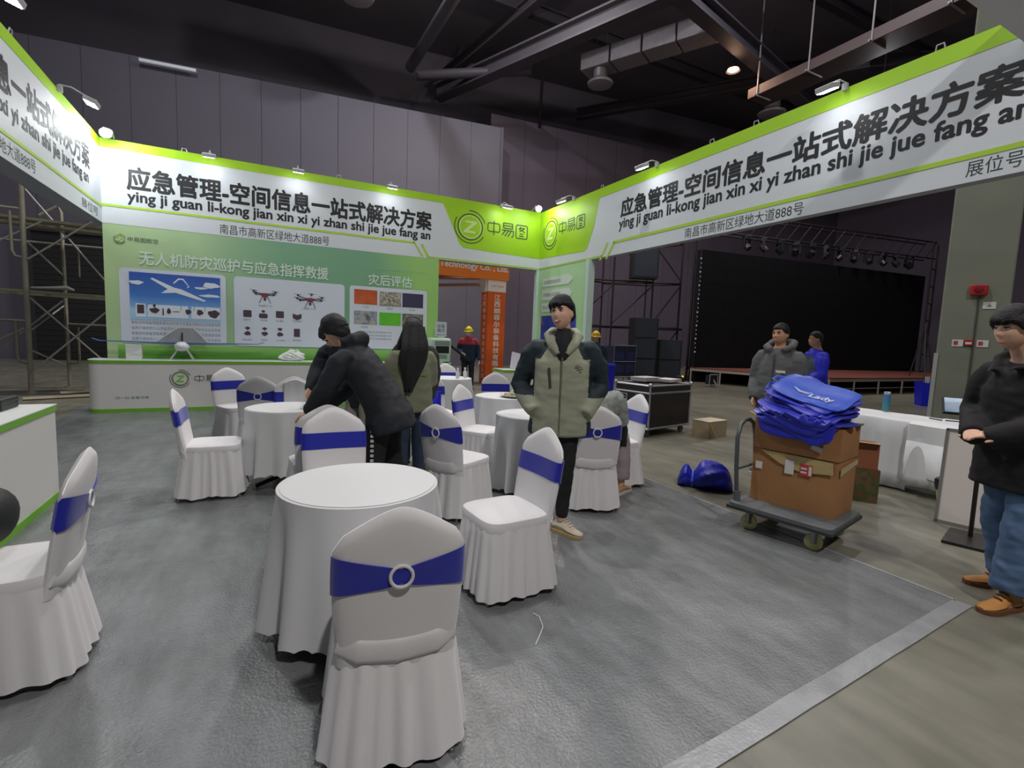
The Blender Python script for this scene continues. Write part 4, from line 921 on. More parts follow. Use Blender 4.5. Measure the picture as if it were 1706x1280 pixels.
# pile of blue tote bags: each bag a folded sheet of its own
M_BAG = mat('bag_blue', (26, 38, 178), 0.42, bump=0.12, bscale=9, sheen=0.2); M_BAGL = mat('bag_blue_light', (36, 78, 196), 0.42, bump=0.10, bscale=9, sheen=0.2)
bag_o = B0 + Z * (H1 + H2 + 0.004); fb = frame2(bag_o, bu, bw)
nb = 14
for k in range(nb):
    last = k == nb - 1
    z = 0.006 + k * 0.0165
    ca, cb, rot_ = 0.33 + 0.03 * sin(k * 1.7), (0.05 + 0.012 * k) if k < 7 else 0.18 + 0.02 * cos(k * 2.1), radians(-14 + 13 * sin(k * 2.9 + 1)); hl, hw = (0.275, 0.25 if k < 7 else 0.20)
    if last: ca, cb, rot_ = 0.36, 0.18, radians(-6)
    org = Vector(fb(ca, cb, z)); t = empty('tote_bag', org)
    cr, sr = cos(rot_), sin(rot_); nn = 48; q = MB(); rings = []
    def ring_(s_, dz):
        o_ = []
        for i in range(nn):
            a = 2 * pi * i / nn; c_, s2 = cos(a), sin(a); kk = (abs(c_) ** 7 + abs(s2) ** 7) ** (-1 / 7)
            x_, y_ = hl * c_ * kk * s_, hw * s2 * kk * s_
            xx, yy = ca + x_ * cr - y_ * sr, cb + x_ * sr + y_ * cr
            zz = z + dz + 0.004 * sin(x_ * 17 + k) + 0.003 * sin(y_ * 27 + 2 * k) + 0.05 * max(0, -x_ / hl) * k / nb + (0.34 * (yy - cb) - 0.12 * (xx - ca)) * (k / nb) ** 1.2
            lim = -0.02 - 0.0075 * (nb - k) * 0.4 - (0.012 * k if k < 8 else 0.05)
            if yy < lim and k < 9:
                over = lim - yy; zz -= over * 0.92; yy = lim - over * 0.18 - dz * 0.6
            elif yy < -0.02: zz -= 0.35 * (-0.02 - yy)
            o_.append(fb(xx, yy, zz) - org)
        return o_
    for s_, dz in ((0.05, 0.0), (0.5, 0.0), (0.8, 0.0), (0.97, 0.0), (1.0, 0.005), (1.0, 0.012), (0.97, 0.017), (0.8, 0.0175), (0.5, 0.0175), (0.05, 0.0175)): rings.append(ring_(s_, dz))
    q.loft(rings); q.build('bag_body', M_BAGL if last else M_BAG, t)
    hz = 0.05 * k / nb
    L = lambda x_, y_, z_: fb(ca + x_ * cr - y_ * sr, cb + x_ * sr + y_ * cr, z + z_ + (0.34 * (x_ * sr + y_ * cr) - 0.12 * (x_ * cr - y_ * sr)) * (k / nb) ** 1.2) - org
    q = MB(); q.tube([L(-hl + .02, -0.07, hz + 0.01), L(-hl - 0.04, -0.06, hz + 0.02 + 0.02 * sin(k)), L(-hl - 0.05, 0.03, hz + 0.02), L(-hl + .02, 0.06, hz + 0.01)], 0.012, 6, flat=0.3); q.build('handle', M_BAGL if k > nb - 4 else M_BAG, t)
    if last:
        pb = Plane((0, 0, 0), (1, 0, 0), (0, 0, 1)); pb.p = lambda u, z_, d=0.0: L(u, z_, 0.024 + d * 0.3 + 0.05 * max(0, -u / hl))
        lettering('Lady', pb, 0.0, -0.13, 0.17, -0.05, mat('bag_print', (190, 206, 232), 0.5), t, 0.004, 0.03, 'lettering')
        q = MB(); q.tube([pb.p(-0.14, -0.05, 0.004), pb.p(-0.08, -0.085, 0.004), pb.p(-0.02, -0.07, 0.004), pb.p(-0.01, -0.03, 0.004)], [0.002, 0.008, 0.007, 0.003], 6, flat=0.3, side=(bu[0], bu[1], 0)); q.build('swoosh_print', mat('bag_print', (190, 206, 232)), t)
    ords = ['lowest', 'second', 'third', 'fourth', 'fifth', 'sixth', 'seventh', 'eighth', 'ninth', 'tenth', 'eleventh', 'twelfth', 'thirteenth']
    tag(t, 'lettered lighter blue tote bag on top of the pile on the trolley' if last else 'flat blue tote bag in the pile on the trolley, %s from below' % ords[k], 'bag', 'blue tote bags piled on the trolley')
# handles and white tie sticking out at the left of the pile
# bundle of blue bags on the floor
t = empty('bag_bundle', (4.12, 3.55, 0)); tag(t, 'tied bundle of blue bags lying on the floor left of the trolley', 'bag')
t.rotation_euler = (0, 0, radians(-50))
q = MB(); rings = []; n = 40
for j in range(25):
    v = j / 24; x_ = -0.27 + 0.54 * v; pin = 1 - 0.45 * math.exp(-((x_ + 0.12) / 0.05) ** 2); r_ = 0.165 * max(0.05, (1 - abs(2 * v - 1) ** 3.5)) ** 0.5 * pin
    rings.append([(x_, r_ * 1.05 * cos(a) * (1 + 0.08 * sin(7 * a + x_ * 20)), 0.0 + max(0.004, r_ * 0.86 + r_ * 0.86 * sin(a) * (1 + 0.08 * sin(9 * a + x_ * 30)))) for a in [2 * pi * k / n for k in range(n)]])
q.loft(rings); q.build('bundle', mat('bag_blue_loose', (20, 30, 160), 0.45, bump=0.5, bscale=14), t)
q = MB(); q.torus((-0.12, 0, 0.085), 0.092, 0.008, 'x'); q.build('tie', mat('tie_light', (80, 120, 200), 0.5), t)
# small carton on the floor
t, f = carton('cardboard_box', (6.29, 5.42, 0), (0.99, 0.14), (-0.14, 0.99), 0.50, 0.30, 0.27, mat('cardboard_grey', (150, 134, 108), 0.75, var=0.08, vscale=3), 'small grey-brown cardboard box alone on the floor by the flight case')
q = MB(); q.prism([f(.0, -.003, .25), f(.20, -.003, .0), f(.23, -.003, .0), f(.03, -.003, .27)], f(0, -.002, 0) - f(0, 0, 0)); q.build('tape', M_CTAPE2, t, smooth=False)
q = MB(); q.prism([f(-.005, -.005, .271), f(.505, -.005, .271), f(.505, .305, .271), f(-.005, .305, .271)], (0, 0, .003)); q.build('top_flap', mat('cardboard_top', (188, 176, 150), 0.7), t, smooth=False)
# two boxes behind the trolley
M_CAMO = noisy('camouflage_sack', [(0.35, (86, 58, 42)), (0.47, (104, 82, 52)), (0.55, (60, 78, 40)), (0.68, (122, 60, 44))], 7)
t, f = carton('cardboard_box', (5.13, 2.86, 0), (0.62, -0.78), (0.78, 0.62), 0.40, 0.24, 0.33, M_CAMO, 'mottled green-brown box on the floor behind the trolley, lower of two', bulge=0.015)
t, f = carton('cardboard_box', (5.14, 2.86, 0.332), (0.62, -0.78), (0.78, 0.62), 0.37, 0.22, 0.25, M_CARD2, 'reddish-brown open box standing on the mottled box by the white table')
q = MB(); q.prism([f(-.02, -.08, .275), f(.37, -.06, .262), f(.37, .05, .25), f(0, .05, .25)], (0, 0, .006)); q.build('flap', mat('flap_pale', (196, 178, 130), 0.7), t, smooth=False)
# long table under a white cloth
tb_ = empty('trestle_table', (6.75, 3.0, 0)); tag(tb_, 'long folding table hidden under a white cloth at the right', 'table')
TA = Vector((6.15, 3.95, 0)); tu = Vector((0.02, -1, 0)).normalized(); tw = Vector((1, 0.02, 0)).normalized(); TL, TD, TH = 2.0, 0.75, 0.75
rel = TA - Vector((6.75, 3.0, 0)); ft = frame2(rel, tu, tw)
q = MB(); q.prism([ft(0.02, 0.02, TH - .04), ft(TL - .02, 0.02, TH - .04), ft(TL - .02, TD - .02, TH - .04), ft(0.02, TD - .02, TH - .04)], (0, 0, .03)); q.build('tabletop', mat('table_wood', (150, 120, 90)), tb_, smooth=False)
for a, b_ in ((.15, .1), (.15, .65), (1.85, .1), (1.85, .65)): q = MB(); q.bar(ft(a, b_, 0), ft(a, b_, TH - .04), .016, 8); q.build('leg', mat('leg_dark', (44, 44, 46)), tb_)
def drape(name, L0, L1_, label, hem, fold=0.0, z0=0.0, out=0.0, seed=0):
    q = MB(); rows = []; n = 60
    prof = [(TD, -0.02, TH - 0.3), (TD + 0.0, 0, TH), (TD * .5, 0, TH), (0.0, 0, TH), (-0.012, 0, TH - .02), (-.02, 0, TH - .15), (-.025, 0, TH * .5), (-.03, 0, TH * .25), (-.035, 0, hem)]
    for j, (b_, _, z_) in enumerate(prof):
        row = []
        for i in range(n + 1):
            a = L0 + (L1_ - L0) * i / n
            f_ = max(0, (TH - z_) / TH) * (1 if b_ < 0.1 else 0.3)
            wv = 0.018 * sin(a * 9 + seed) + 0.012 * sin(a * 21 + 2 * seed) + 0.006 * sin(a * 47)
            row.append(ft(a + (0.01 * sin(j * 1.7) if i in (0, n) else 0), b_ + wv * f_ * 1.6 - out * (1 if j > 3 else 0), z_ + z0 + (0.01 * sin(a * 6 + seed) if j == len(prof) - 1 else 0) + 0.002 * sin(a * 13 + j)))
        rows.append(row)
    q.loft(rows, cap=False, closed=False)
    o = q.build(name, mat('table_cloth_long', (208, 210, 212), 0.7, bump=0.22, bscale=5, detail=3)); o.location = (6.75, 3.0, 0); m_ = o.modifiers.new('thick', 'SOLIDIFY'); m_.thickness = 0.003; m_.offset = 1
    tag(o, label, 'tablecloth')
drape('tablecloth', -0.03, 1.285, 'crumpled white cloth over the far half of the long table, reaching the floor', 0.015, seed=1, z0=0.002)
drape('tablecloth', 1.275, 2.03, 'second white cloth over the near half of the long table, hem above the floor', 0.09, seed=4, z0=0.006, out=0.035)
drape('table_runner', 1.26, 2.04, 'short white overlay hanging down the front of the long table', 0.56, seed=2, z0=0.010, out=0.05)
t = empty('water_bottle', (6.86, 3.27, 0.762)); tag(t, 'teal bottle standing on the white cloth of the long table', 'bottle')
q = MB(); q.lathe([(0.034, 0.0), (0.037, 0.006), (0.037, 0.20), (0.034, 0.21)], 20); q.build('bottle_body', gradient('bottle_teal', [(0, (60, 132, 128)), (0.5, (40, 120, 140)), (1, (60, 90, 150))], 'Z', 0.21, 0), t)
q = MB(); q.lathe([(0.034, 0.208), (0.036, 0.212), (0.036, 0.235), (0.030, 0.24)], 20); q.build('cap', mat('cap_grey', (170, 176, 186), 0.3, 0.4), t)
t = empty('small_cup', (6.35, 3.82, 0.762)); tag(t, 'tiny white cup at the far end of the long table', 'cup'); q = MB(); q.lathe([(0.02, 0), (0.03, 0.05), (0.028, 0.05), (0.018, 0.004)], 14); q.build('cup_body', M_LAB, t); q = MB(); q.lathe([(0.0285, 0.047), (0.031, 0.05), (0.0285, 0.053)], 14); q.build('rim', M_LAB, t)
for k, (dx, dy) in enumerate(((0, 0), (0.06, -0.14))):
    t = empty('pen', (6.62 + dx, 2.66 + dy, 0.772)); t.rotation_euler = (0, 0, 1.2 + k); tag(t, ['dark pen lying on the near half of the long table, left of two', 'dark pen lying on the near half of the long table, right of two'][k], 'pen', 'pens on the long table'); q = MB(); q.bar((-0.07, 0, 0), (0.05, 0, 0), 0.006, 8); q.build('barrel', M_INK, t); q = MB(); q.bar((0.05, 0, 0), (0.075, 0, 0), 0.0065, 8); q.build('cap', M_INK2, t)
# bin
t = empty('waste_bin', (5.95, 2.20, 0)); tag(t, 'small cream bin with a black liner in front of the long table', 'bin')
q = MB(); q.lathe([(0.09, 0), (0.095, 0.005), (0.12, 0.25), (0.115, 0.25), (0.09, 0.012)], 24); q.build('bin_body', noisy('bin_print', [(0.42, (198, 200, 140)), (0.55, (190, 192, 128)), (0.6, (60, 74, 44)), (0.66, (206, 206, 150))], 5), t)
q = MB(); rings = []
for z_, r_ in ((0.17, 0.122), (0.22, 0.132), (0.27, 0.135), (0.285, 0.12), (0.25, 0.105), (0.2, 0.10)): rings.append([((r_ + 0.008 * sin(5 * a + z_ * 40)) * cos(a), (r_ + 0.008 * sin(6 * a)) * sin(a), z_ + 0.012 * sin(3 * a)) for a in [2 * pi * k / 36 for k in range(36)]])
q.loft(rings, cap=False); q.build('bin_liner', mat('liner_black', (24, 24, 26), 0.35, bump=0.4, bscale=20), t)
# tablet on its floor stand
t = empty('tablet_stand', (5.05, 1.72, 0)); tag(t, 'black floor stand with a tilted tablet in front of the man in the black coat', 'tablet stand')
q = MB(); q.prism([(-0.25, 0.08, 0), (0.17, 0.19, 0), (0.26, -0.03, 0), (-0.16, -0.19, 0)], (0, 0, 0.025)); q.build('base_plate', mat('stand_black', (30, 28, 28), 0.4), t, smooth=False, bev=0.006)
q = MB(); q.tube([(0.08, 0.02, 0.02), (0.04, 0.01, 0.5), (-0.16, -0.05, 0.86), (-0.68, -0.18, 1.12)], 0.016, 10); q.build('pole', mat('stand_black', (30, 28, 28)), t)
tab = MB(); rt = Matrix.Rotation(radians(25), 3, 'Z') @ Matrix.Rotation(radians(-22), 3, 'Y'); tab.box((-0.75, -0.20, 1.14), (0.24, 0.34, 0.014), rt); tb2 = tab.build('tablet', mat('tablet_black', (18, 20, 24), 0.3), t, smooth=False, bev=0.004)
q = MB(); q.box(Vector((-0.75, -0.20, 1.14)) + rt @ Vector((0, 0, 0.0078)), (0.215, 0.315, 0.002), rt); q.build('screen', noisy('screen_blue', [(0.35, (70, 110, 170)), (0.5, (120, 156, 196)), (0.65, (200, 214, 226))], 2.5), tb2, smooth=False)
# leaning white board
t = empty('sign_board', (5.42, 1.86, 0)); t.rotation_euler = (0, 0, radians(-75)); tag(t, 'white board in a grey frame leaning behind the tablet stand', 'board')
rb = Matrix.Rotation(radians(-6), 3, 'X'); q = MB(); q.box(rb @ Vector((0, 0, 0.42)), (0.42, 0.02, 0.80), rb); q.build('board', mat('board_white', (214, 206, 200), 0.5), t, smooth=False)
q = MB()
for sx in (-1, 1): q.box(rb @ Vector((sx * 0.215, 0, 0.42)), (0.025, 0.03, 0.84), rb)
q.box(rb @ Vector((0, 0, 0.012)), (0.45, 0.03, 0.025), rb); q.box(rb @ Vector((0, 0, 0.83)), (0.45, 0.03, 0.025), rb); q.build('frame', mat('frame_alu', (150, 150, 146), 0.35, 0.5), t, smooth=False)
# black flight case
t = empty('flight_case', (5.85, 6.2, 0)); tag(t, 'black flight case with silver edges and casters, papers on its lid', 'case')
fu = Vector((0.62, -0.785, 0)); fu = Vector((-0.42, -0.907, 0)); 
A_ = Vector((5.20, 6.42, 0)); u_ = Vector((0.20, -0.98, 0)).normalized(); w_ = Vector((-u_.y, u_.x, 0)); FL = 0.68; FD = 1.12; FH0, FH = 0.13, 0.83
fc = frame2(A_ - Vector((5.85, 6.2, 0)), u_, w_)
M_CASE = mat('case_dark', (34, 30, 28), 0.55, bump=0.08, bscale=80); M_ALU = mat('case_edge', (168, 170, 174), 0.35, 0.75)
q = MB(); q.prism([fc(a, b_, FH0) for a, b_ in ((0, 0), (FL, 0), (FL, FD), (0, FD))], (0, 0, FH - FH0)); q.build('case_body', M_CASE, t, smooth=False)
def edge(p, r_, l): qq = MB(); qq.tube(p, r_, 4); return qq
q = MB(); e = 0.018
for zz in (FH0 + .012, FH - .012, FH - .13):
    for (a, b_, c_, d_) in ((0, 0, FL, 0), (FL, 0, FL, FD), (FL, FD, 0, FD), (0, FD, 0, 0)): q.tube([fc(a, b_, zz), fc(c_, d_, zz)], e, 4)
for a, b_ in ((0, 0), (FL, 0), (FL, FD), (0, FD)): q.tube([fc(a, b_, FH0), fc(a, b_, FH)], e, 4)
q.build('edge_profile', M_ALU, t, smooth=False)
for a, b_ in ((0, 0), (FL, 0), (FL, FD), (0, FD)):
    q = MB(); q.ball(fc(a, b_, FH), 0.035, 10, 6); q.build('corner_ball', M_ALU, t)
    q = MB(); cc = fc(a + (.09 if a == 0 else -.09), b_ + (.09 if b_ == 0 else -.09), 0.055); q.tube([cc - u_ * .018, cc + u_ * .018], 0.055, 14); q.box(cc + Z * .06, (0.05, 0.05, 0.07)); q.build('caster', mat('caster_grey', (70, 70, 72), 0.4), t)
for a in (.17, .50):
    q = MB(); q.prism([fc(a - .085, -.006, .54), fc(a + .085, -.006, .54), fc(a + .085, -.006, .67), fc(a - .085, -.006, .67)], -w_ * .006); hp_ = q.build('handle_plate', M_ALU, t, smooth=False)
    q = MB(); q.prism([fc(a - .06, -.013, .56), fc(a + .06, -.013, .56), fc(a + .06, -.013, .65), fc(a - .06, -.013, .65)], -w_ * .003); q.build('handle_recess', M_CASE, hp_, smooth=False)
for k, (a, b_, hgt_, lab) in enumerate(((.25, .45, .07, 'left stack of printed papers on the flight case'), (.45, .78, .05, 'right stack of printed papers on the flight case'))):
    t = empty('paper_stack', Vector((5.85, 6.2, 0)) + fc(a, b_, FH + .02)); t.rotation_euler = (0, 0, atan2(u_.y, u_.x) + 0.15 * k); tag(t, lab, 'papers', 'papers on the flight case')
    for j in range(4): q = MB(); q.box((0.006 * sin(j * 2), 0.005 * cos(j * 3), hgt_ * (j + .5) / 4), (0.30, 0.42, hgt_ / 4 - .001), Matrix.Rotation(radians(2 * sin(j * 1.9)), 3, 'Z')); q.build('paper_bundle', mat('paper_pile', (204, 196, 196), 0.6), t, smooth=False)
# yellow tub and blue barrel in the aisle behind the man
t = empty('yellow_crate', (5.30, 7.25, 0)); tag(t, 'yellow box standing on a brown box left of the flight case', 'crate'); q = MB(); q.box((0, 0, 0.60), (0.42, 0.36, 0.22)); q.build('crate_body', mat('crate_yellow', (206, 186, 96), 0.5), t, smooth=False, bev=.01); q = MB(); q.box((0, 0, 0.715), (0.44, 0.38, 0.02)); q.build('lid', mat('crate_lid', (214, 200, 120), 0.5), t, smooth=False)
t = empty('cardboard_box', (5.30, 7.25, 0)); tag(t, 'ochre box under the yellow box, left of the flight case', 'box'); q = MB(); q.box((0, 0, 0.245), (0.42, 0.36, 0.485)); q.build('carton_body', mat('cardboard_ochre', (170, 134, 62), 0.7), t, smooth=False); q = MB(); q.box((-.2, -.12, 0.3), (0.09, 0.2, 0.09)); q.build('paper_label', M_LAB, t, smooth=False)
t = empty('blue_barrel', (8.6, 11.0, 0)); tag(t, 'tall blue bin in the aisle right of the laughing man', 'bin'); q = MB(); q.lathe([(0.16, 0), (0.18, 0.02), (0.20, 0.78), (0.22, 0.80), (0.22, 0.84), (0.02, 0.86)], 20); q.build('bin_body', mat('bin_blue', (24, 30, 190), 0.4), t); q = MB(); q.torus((0, 0, 0.81), 0.21, 0.015, 'z'); q.build('rim', mat('bin_blue', (24, 30, 190)), t)
# loose white thread on the floor
b = MB(); b.tube([(1.30, 2.19, 0.006), (1.315, 2.15, 0.006), (1.285, 2.06, 0.006), (1.23, 2.0, 0.006), (1.18, 1.95, 0.006)], 0.003, 5); o = b.build('loose_thread', M_LAB); pull_base(o); tag(o, 'loose white thread lying on the floor right of the nearest chair', 'thread')
# dark bag at the far left edge on the chair seat
t = empty('shoulder_bag', (-1.10, 2.92, 0.482)); tag(t, 'rounded black bag on the seat of the chair at the left edge', 'bag'); q = MB(); q.ball((0, 0, 0.13), (0.10, 0.17, 0.13), 20, 12); q.build('bag_body', mat('bag_black', (30, 34, 34), 0.6, bump=0.2), t); q = MB(); q.tube([(0, -0.12, 0.2), (0, -0.05, 0.3), (0, 0.05, 0.3), (0, 0.12, 0.2)], 0.012, 8); q.build('strap', mat('bag_black', (30, 34, 34)), t)
# ---------------------------------------------------------------- things standing on the long counter
t = empty('model_aircraft', (-1.24, 10.36, 0.871)); tag(t, 'fixed-wing drone with long blue wings on the long counter, pod wrapped in film', 'drone')
M_WING = mat('wing_blue', (44, 84, 150), 0.4); M_TAIL = mat('tail_grey', (150, 154, 156), 0.5, var=0.1)
for sx, L in ((-1, 1.26), (1, 1.27)):
    q = MB(); rings = []
    for k in range(13):
        f = k / 12; x = sx * L * f; ch = 0.20 - 0.09 * f; zz = 0.29 + 0.015 * f + (0.035 * max(0, f - 0.93) / 0.07)
        rings.append([(x, -ch * 0.5 + ch * (0.5 - 0.5 * cos(a)), zz + (0.016 - 0.009 * f) * sin(a)) for a in [2 * pi * j / 12 for j in range(12)]])
    q.loft(rings); q.build('wing', M_WING, t)
q = MB(); q.prism([(-0.42, 0.14, 0.30), (0.36, 0.14, 0.30), (0.13, 0.16, 0.55), (-0.09, 0.16, 0.55)], (0, 0.02, 0)); q.build('tail_plate', M_TAIL, t, smooth=False)
q = MB(); q.prism([(-0.44, 0.135, 0.30), (-0.41, 0.135, 0.30), (-0.085, 0.155, 0.555), (0.125, 0.155, 0.555), (0.35, 0.135, 0.30), (0.38, 0.135, 0.30), (0.14, 0.155, 0.575), (-0.10, 0.155, 0.575)], (0, 0.028, 0)); q.build('tail_boom', mat('boom_white', (206, 208, 208), 0.4), t, smooth=False)
q = MB(); q.box((-0.03, 0.10, 0.39), (0.02, 0.05, 0.17)); q.build('fin', mat('fin_dark', (46, 48, 54), 0.5), t, smooth=False)
q = MB(); q.ball((-0.02, -0.03, 0.235), (0.12, 0.16, 0.085), 24, 14); q.build('fuselage_pod', mat('film_white', (222, 226, 226), 0.25, bump=0.6, bscale=18), t)
for sx in (-1, 1):
    for yy in (-0.1, 0.1): q = MB(); q.bar((sx * 0.06 - 0.02, yy * 0.5, 0.20), (sx * 0.17 - 0.02, yy, 0.004), 0.007, 6); q.build('leg', mat('leg_white', (214, 216, 214), 0.4), t)
t = empty('paper_box', (-1.94, 10.33, 0.871)); tag(t, 'crumpled white paper-wrapped box on the left part of the long counter', 'box'); q = MB(); q.box((0, 0, 0.125), (0.22, 0.10, 0.25)); q.build('wrapped_box', mat('paper_wrap', (206, 212, 208), 0.6, bump=0.5, bscale=12), t, smooth=False, bev=0.006); q = MB(); q.prism([(0.11, -0.052, 0.20), (-0.02, -0.052, 0.10), (0.11, -0.052, 0.08)], (0, -0.004, 0)); q.build('paper_flap', mat('paper_flap', (220, 224, 222), 0.6), t, smooth=False)
t = empty('plastic_bag', (0.50, 10.36, 0.871)); tag(t, 'crumpled white plastic bag lying on the long counter', 'bag')
q = MB(); rings = []
for j in range(15):
    f = j / 14; r_ = sin(pi * min(1, 0.06 + 0.9 * f)) ** 0.6; zz = 0.19 * (f ** 0.8) if f < 1 else 0.19
    rings.append([((0.24 * r_ * (1 - 0.75 * f) + 0.05) * cos(a) * (1 + 0.14 * sin(5 * a + j)) + 0.03 * f, (0.13 * r_ * (1 - 0.7 * f) + 0.03) * sin(a) * (1 + 0.12 * cos(7 * a + j * 2)), zz * (1 + 0.2 * sin(3 * a + 1))) for a in [2 * pi * k / 36 for k in range(36)]])
q.loft(rings); q.build('bag_body', mat('plastic_white', (216, 222, 218), 0.3, bump=0.7, bscale=12), t)
q = MB(); q.tube([(0.02, 0, 0.15), (0.07, 0, 0.20), (0.12, 0.01, 0.17), (0.13, 0, 0.10)], [0.02, 0.025, 0.02, 0.03], 8, flat=0.5); q.build('knot', mat('plastic_white', (216, 222, 218)), t)
# bench machine at the counter's right end
t = empty('bench_machine', (3.42, 10.36, 0.871)); tag(t, 'pale green-white bench machine with a dark window on the end of the long counter', 'machine')
M_MACH = mat('machine_pale', (176, 200, 182), 0.4); q = MB(); q.box((0.02, 0, 0.28), (0.50, 0.30, 0.52)); q.build('case', M_MACH, t, bev=0.05)
q = MB(); q.box((0.06, -0.152, 0.43), (0.34, 0.012, 0.09)); q.build('upper_panel', mat('machine_grey', (120, 132, 126), 0.5), t, smooth=False)
q = MB(); q.box((0.06, -0.152, 0.29), (0.30, 0.014, 0.15)); q.build('window', mat('machine_window', (26, 36, 32), 0.2), t, smooth=False)
for k in range(4): q = MB(); q.box((0.06, -0.152, 0.10 + k * 0.025), (0.22, 0.012, 0.012)); q.build('vent_slat', mat('machine_grey', (120, 132, 126)), t, smooth=False)
q = MB(); q.bar((-0.23, -0.05, 0.22), (-0.36, -0.1, 0.22), 0.006, 6); q.build('side_arm', mat('machine_dark', (50, 60, 54), 0.4), t)
for sx in (-1, 1): q = MB(); q.box((0.02 + sx * 0.18, 0, 0.012), (0.06, 0.22, 0.024)); q.build('foot', mat('machine_dark', (50, 60, 54)), t, smooth=False)
t = empty('notice_sign', (3.50, 10.40, 1.413)); tag(t, 'small white notice standing on top of the bench machine', 'sign')
q = MB(); q.box((0, 0, 0.19), (0.26, 0.014, 0.32)); q.build('notice_plate', mat('notice_pale', (190, 196, 200), 0.5), t, smooth=False); q = MB(); q.box((0, 0, 0.015), (0.14, 0.09, 0.03)); q.build('foot', M_MACH, t, smooth=False)
pn = Plane((0, -0.008, 0), (1, 0, 0), (0, -1, 0))
for k, s_ in enumerate(('设备', '展示')): lettering(s_, pn, -0.09, 0.22 - 0.1 * k, 0.09, 0.30 - 0.1 * k, M_TXT, t, 0.001, 0.01)
for k in range(5): q = MB(); q.box((-0.09 + 0.045 * k, -0.0085, 0.07), (0.03, 0.002, 0.025)); q.build('notice_mark', M_TXT, t, smooth=False)

# ---------------------------------------------------------------- neighbouring orange stand
M_OR = mat('orange_print', (240, 128, 40), 0.5); M_OR2 = mat('orange_deep', (226, 98, 30), 0.5); M_ORW = mat('orange_white', (236, 226, 214), 0.5)
t = empty('orange_header', (5.4, 14.0, 0)); tag(t, 'orange header board of the neighbouring stand with white lettering', 'sign'); inv = Matrix.Translation(-t.location); P_ = []
PO = Plane((0, 13.98, 0), (1, 0, 0), (0, -1, 0))
b = MB(); b.box((5.15, 14.05, 3.62), (3.46, 0.14, 0.80)); P_.append(b.build('header_board', M_OR, t, smooth=False))
P_.append(lettering('Technology Co. , Ltd.', PO, 4.62, 3.42, 6.84, 3.66, M_ORW, t, 0.006, 0.03, 'lettering'))
b = MB(); b.box((3.5, 14.5, 1.6), (0.12, 0.12, 3.2)); P_.append(b.build('header_post', M_ORW, t, smooth=False)); 
b = MB(); b.bar((3.5, 16.6, 3.0), (6.2, 14.6, 3.1), 0.05, 8); P_.append(b.build('back_truss', mat('truss_pink', (196, 150, 140), 0.4), t))
b = MB(); b.bar((3.5, 16.6, 3.28), (6.2, 14.6, 3.30), 0.05, 8); P_.append(b.build('back_truss', mat('truss_pink', (196, 150, 140)), t))
b = MB(); b.prism([(3.5, 14.2, 3.32), (6.1, 14.2, 3.32), (6.1, 14.6, 3.32), (3.5, 16.6, 3.32)], (0, 0, 0.03)); P_.append(b.build('canopy_board', mat('canopy_brown', (170, 96, 72), 0.6), t, smooth=False))
local(P_, inv)
t = empty('orange_pillar', (6.50, 14.26, 0)); tag(t, 'orange printed pillar of the neighbouring stand with vertical white characters', 'pillar'); inv = Matrix.Translation(-t.location); P_ = []
b = MB(); b.box((6.50, 14.26, 1.43), (0.60, 0.50, 2.86)); P_.append(b.build('pillar_box', M_OR2, t, smooth=False))
b = MB(); b.box((6.50, 14.26, 3.03), (0.61, 0.51, 0.34)); P_.append(b.build('pillar_head', M_ORW, t, smooth=False))
PF = Plane((0, 14.01, 0), (1, 0, 0), (0, -1, 0)); PS = Plane((6.20, 0, 0), (0, -1, 0), (-1, 0, 0))
for k, ch in enumerate('江西朗菲尔装备科技有限公司'):
    P_.append(lettering(ch, PF, 6.42, 2.60 - k * 0.205, 6.62, 2.77 - k * 0.205, M_ORW, t, 0.005, 0.03)); P_.append(lettering(ch, PS, -14.33, 2.62 - k * 0.205, -14.17, 2.76 - k * 0.205, M_ORW, t, 0.005, 0.03))
P_.append(lettering('朗菲尔装备', PF, 6.30, 3.0, 6.72, 3.06, M_OR2, t, 0.006, 0.0))
local(P_, inv)

# ---------------------------------------------------------------- scaffold tower on the left
M_PIPE = mat('scaffold_pipe', (150, 146, 132), 0.5, 0.3, var=0.15, vscale=3); M_PIPE2 = mat('scaffold_brace', (172, 172, 168), 0.4, 0.5); M_PLANK = mat('scaffold_plank', (132, 128, 108), 0.7, var=0.12)
t = empty('scaffold_tower', (-4.1, 13.6, 0)); tag(t, 'grey pipe scaffold tower with planks left of the green display wall', 'scaffold'); O_ = Vector((-4.1, 13.6, 0))
def pipe(pts, r_, nm='post', m=None, par=None):
    q = MB(); q.tube([Vector(p) - O_ for p in pts], r_, 10); return q.build(nm, m or M_PIPE, par or t)
pipe([(-4.15, 13.1, 0), (-4.14, 13.1, 4.15)], 0.045); pipe([(-3.85, 14.2, 0), (-3.86, 14.2, 3.80), (-3.90, 14.2, 3.93), (-4.22, 14.2, 3.68)], 0.035)
pipe([(-5.35, 13.1, 0), (-5.35, 13.1, 4.15)], 0.04); pipe([(-5.1, 14.2, 0), (-5.1, 14.2, 3.9)], 0.035)
pipe([(-2.1, 13.1, 0), (-2.1, 13.1, 4.15)], 0.04); pipe([(-2.05, 14.2, 0), (-2.05, 14.2, 3.9)], 0.035)
pipe([(-4.32, 13.1, 3.55), (-4.32, 13.1, 2.80), (-4.28, 13.1, 2.70), (-4.15, 13.1, 2.67)], 0.028, 'inner_frame'); pipe([(-4.33, 13.1, 1.43), (-4.33, 13.1, 0.72), (-4.29, 13.1, 0.63), (-4.15, 13.1, 0.60)], 0.028, 'inner_frame')
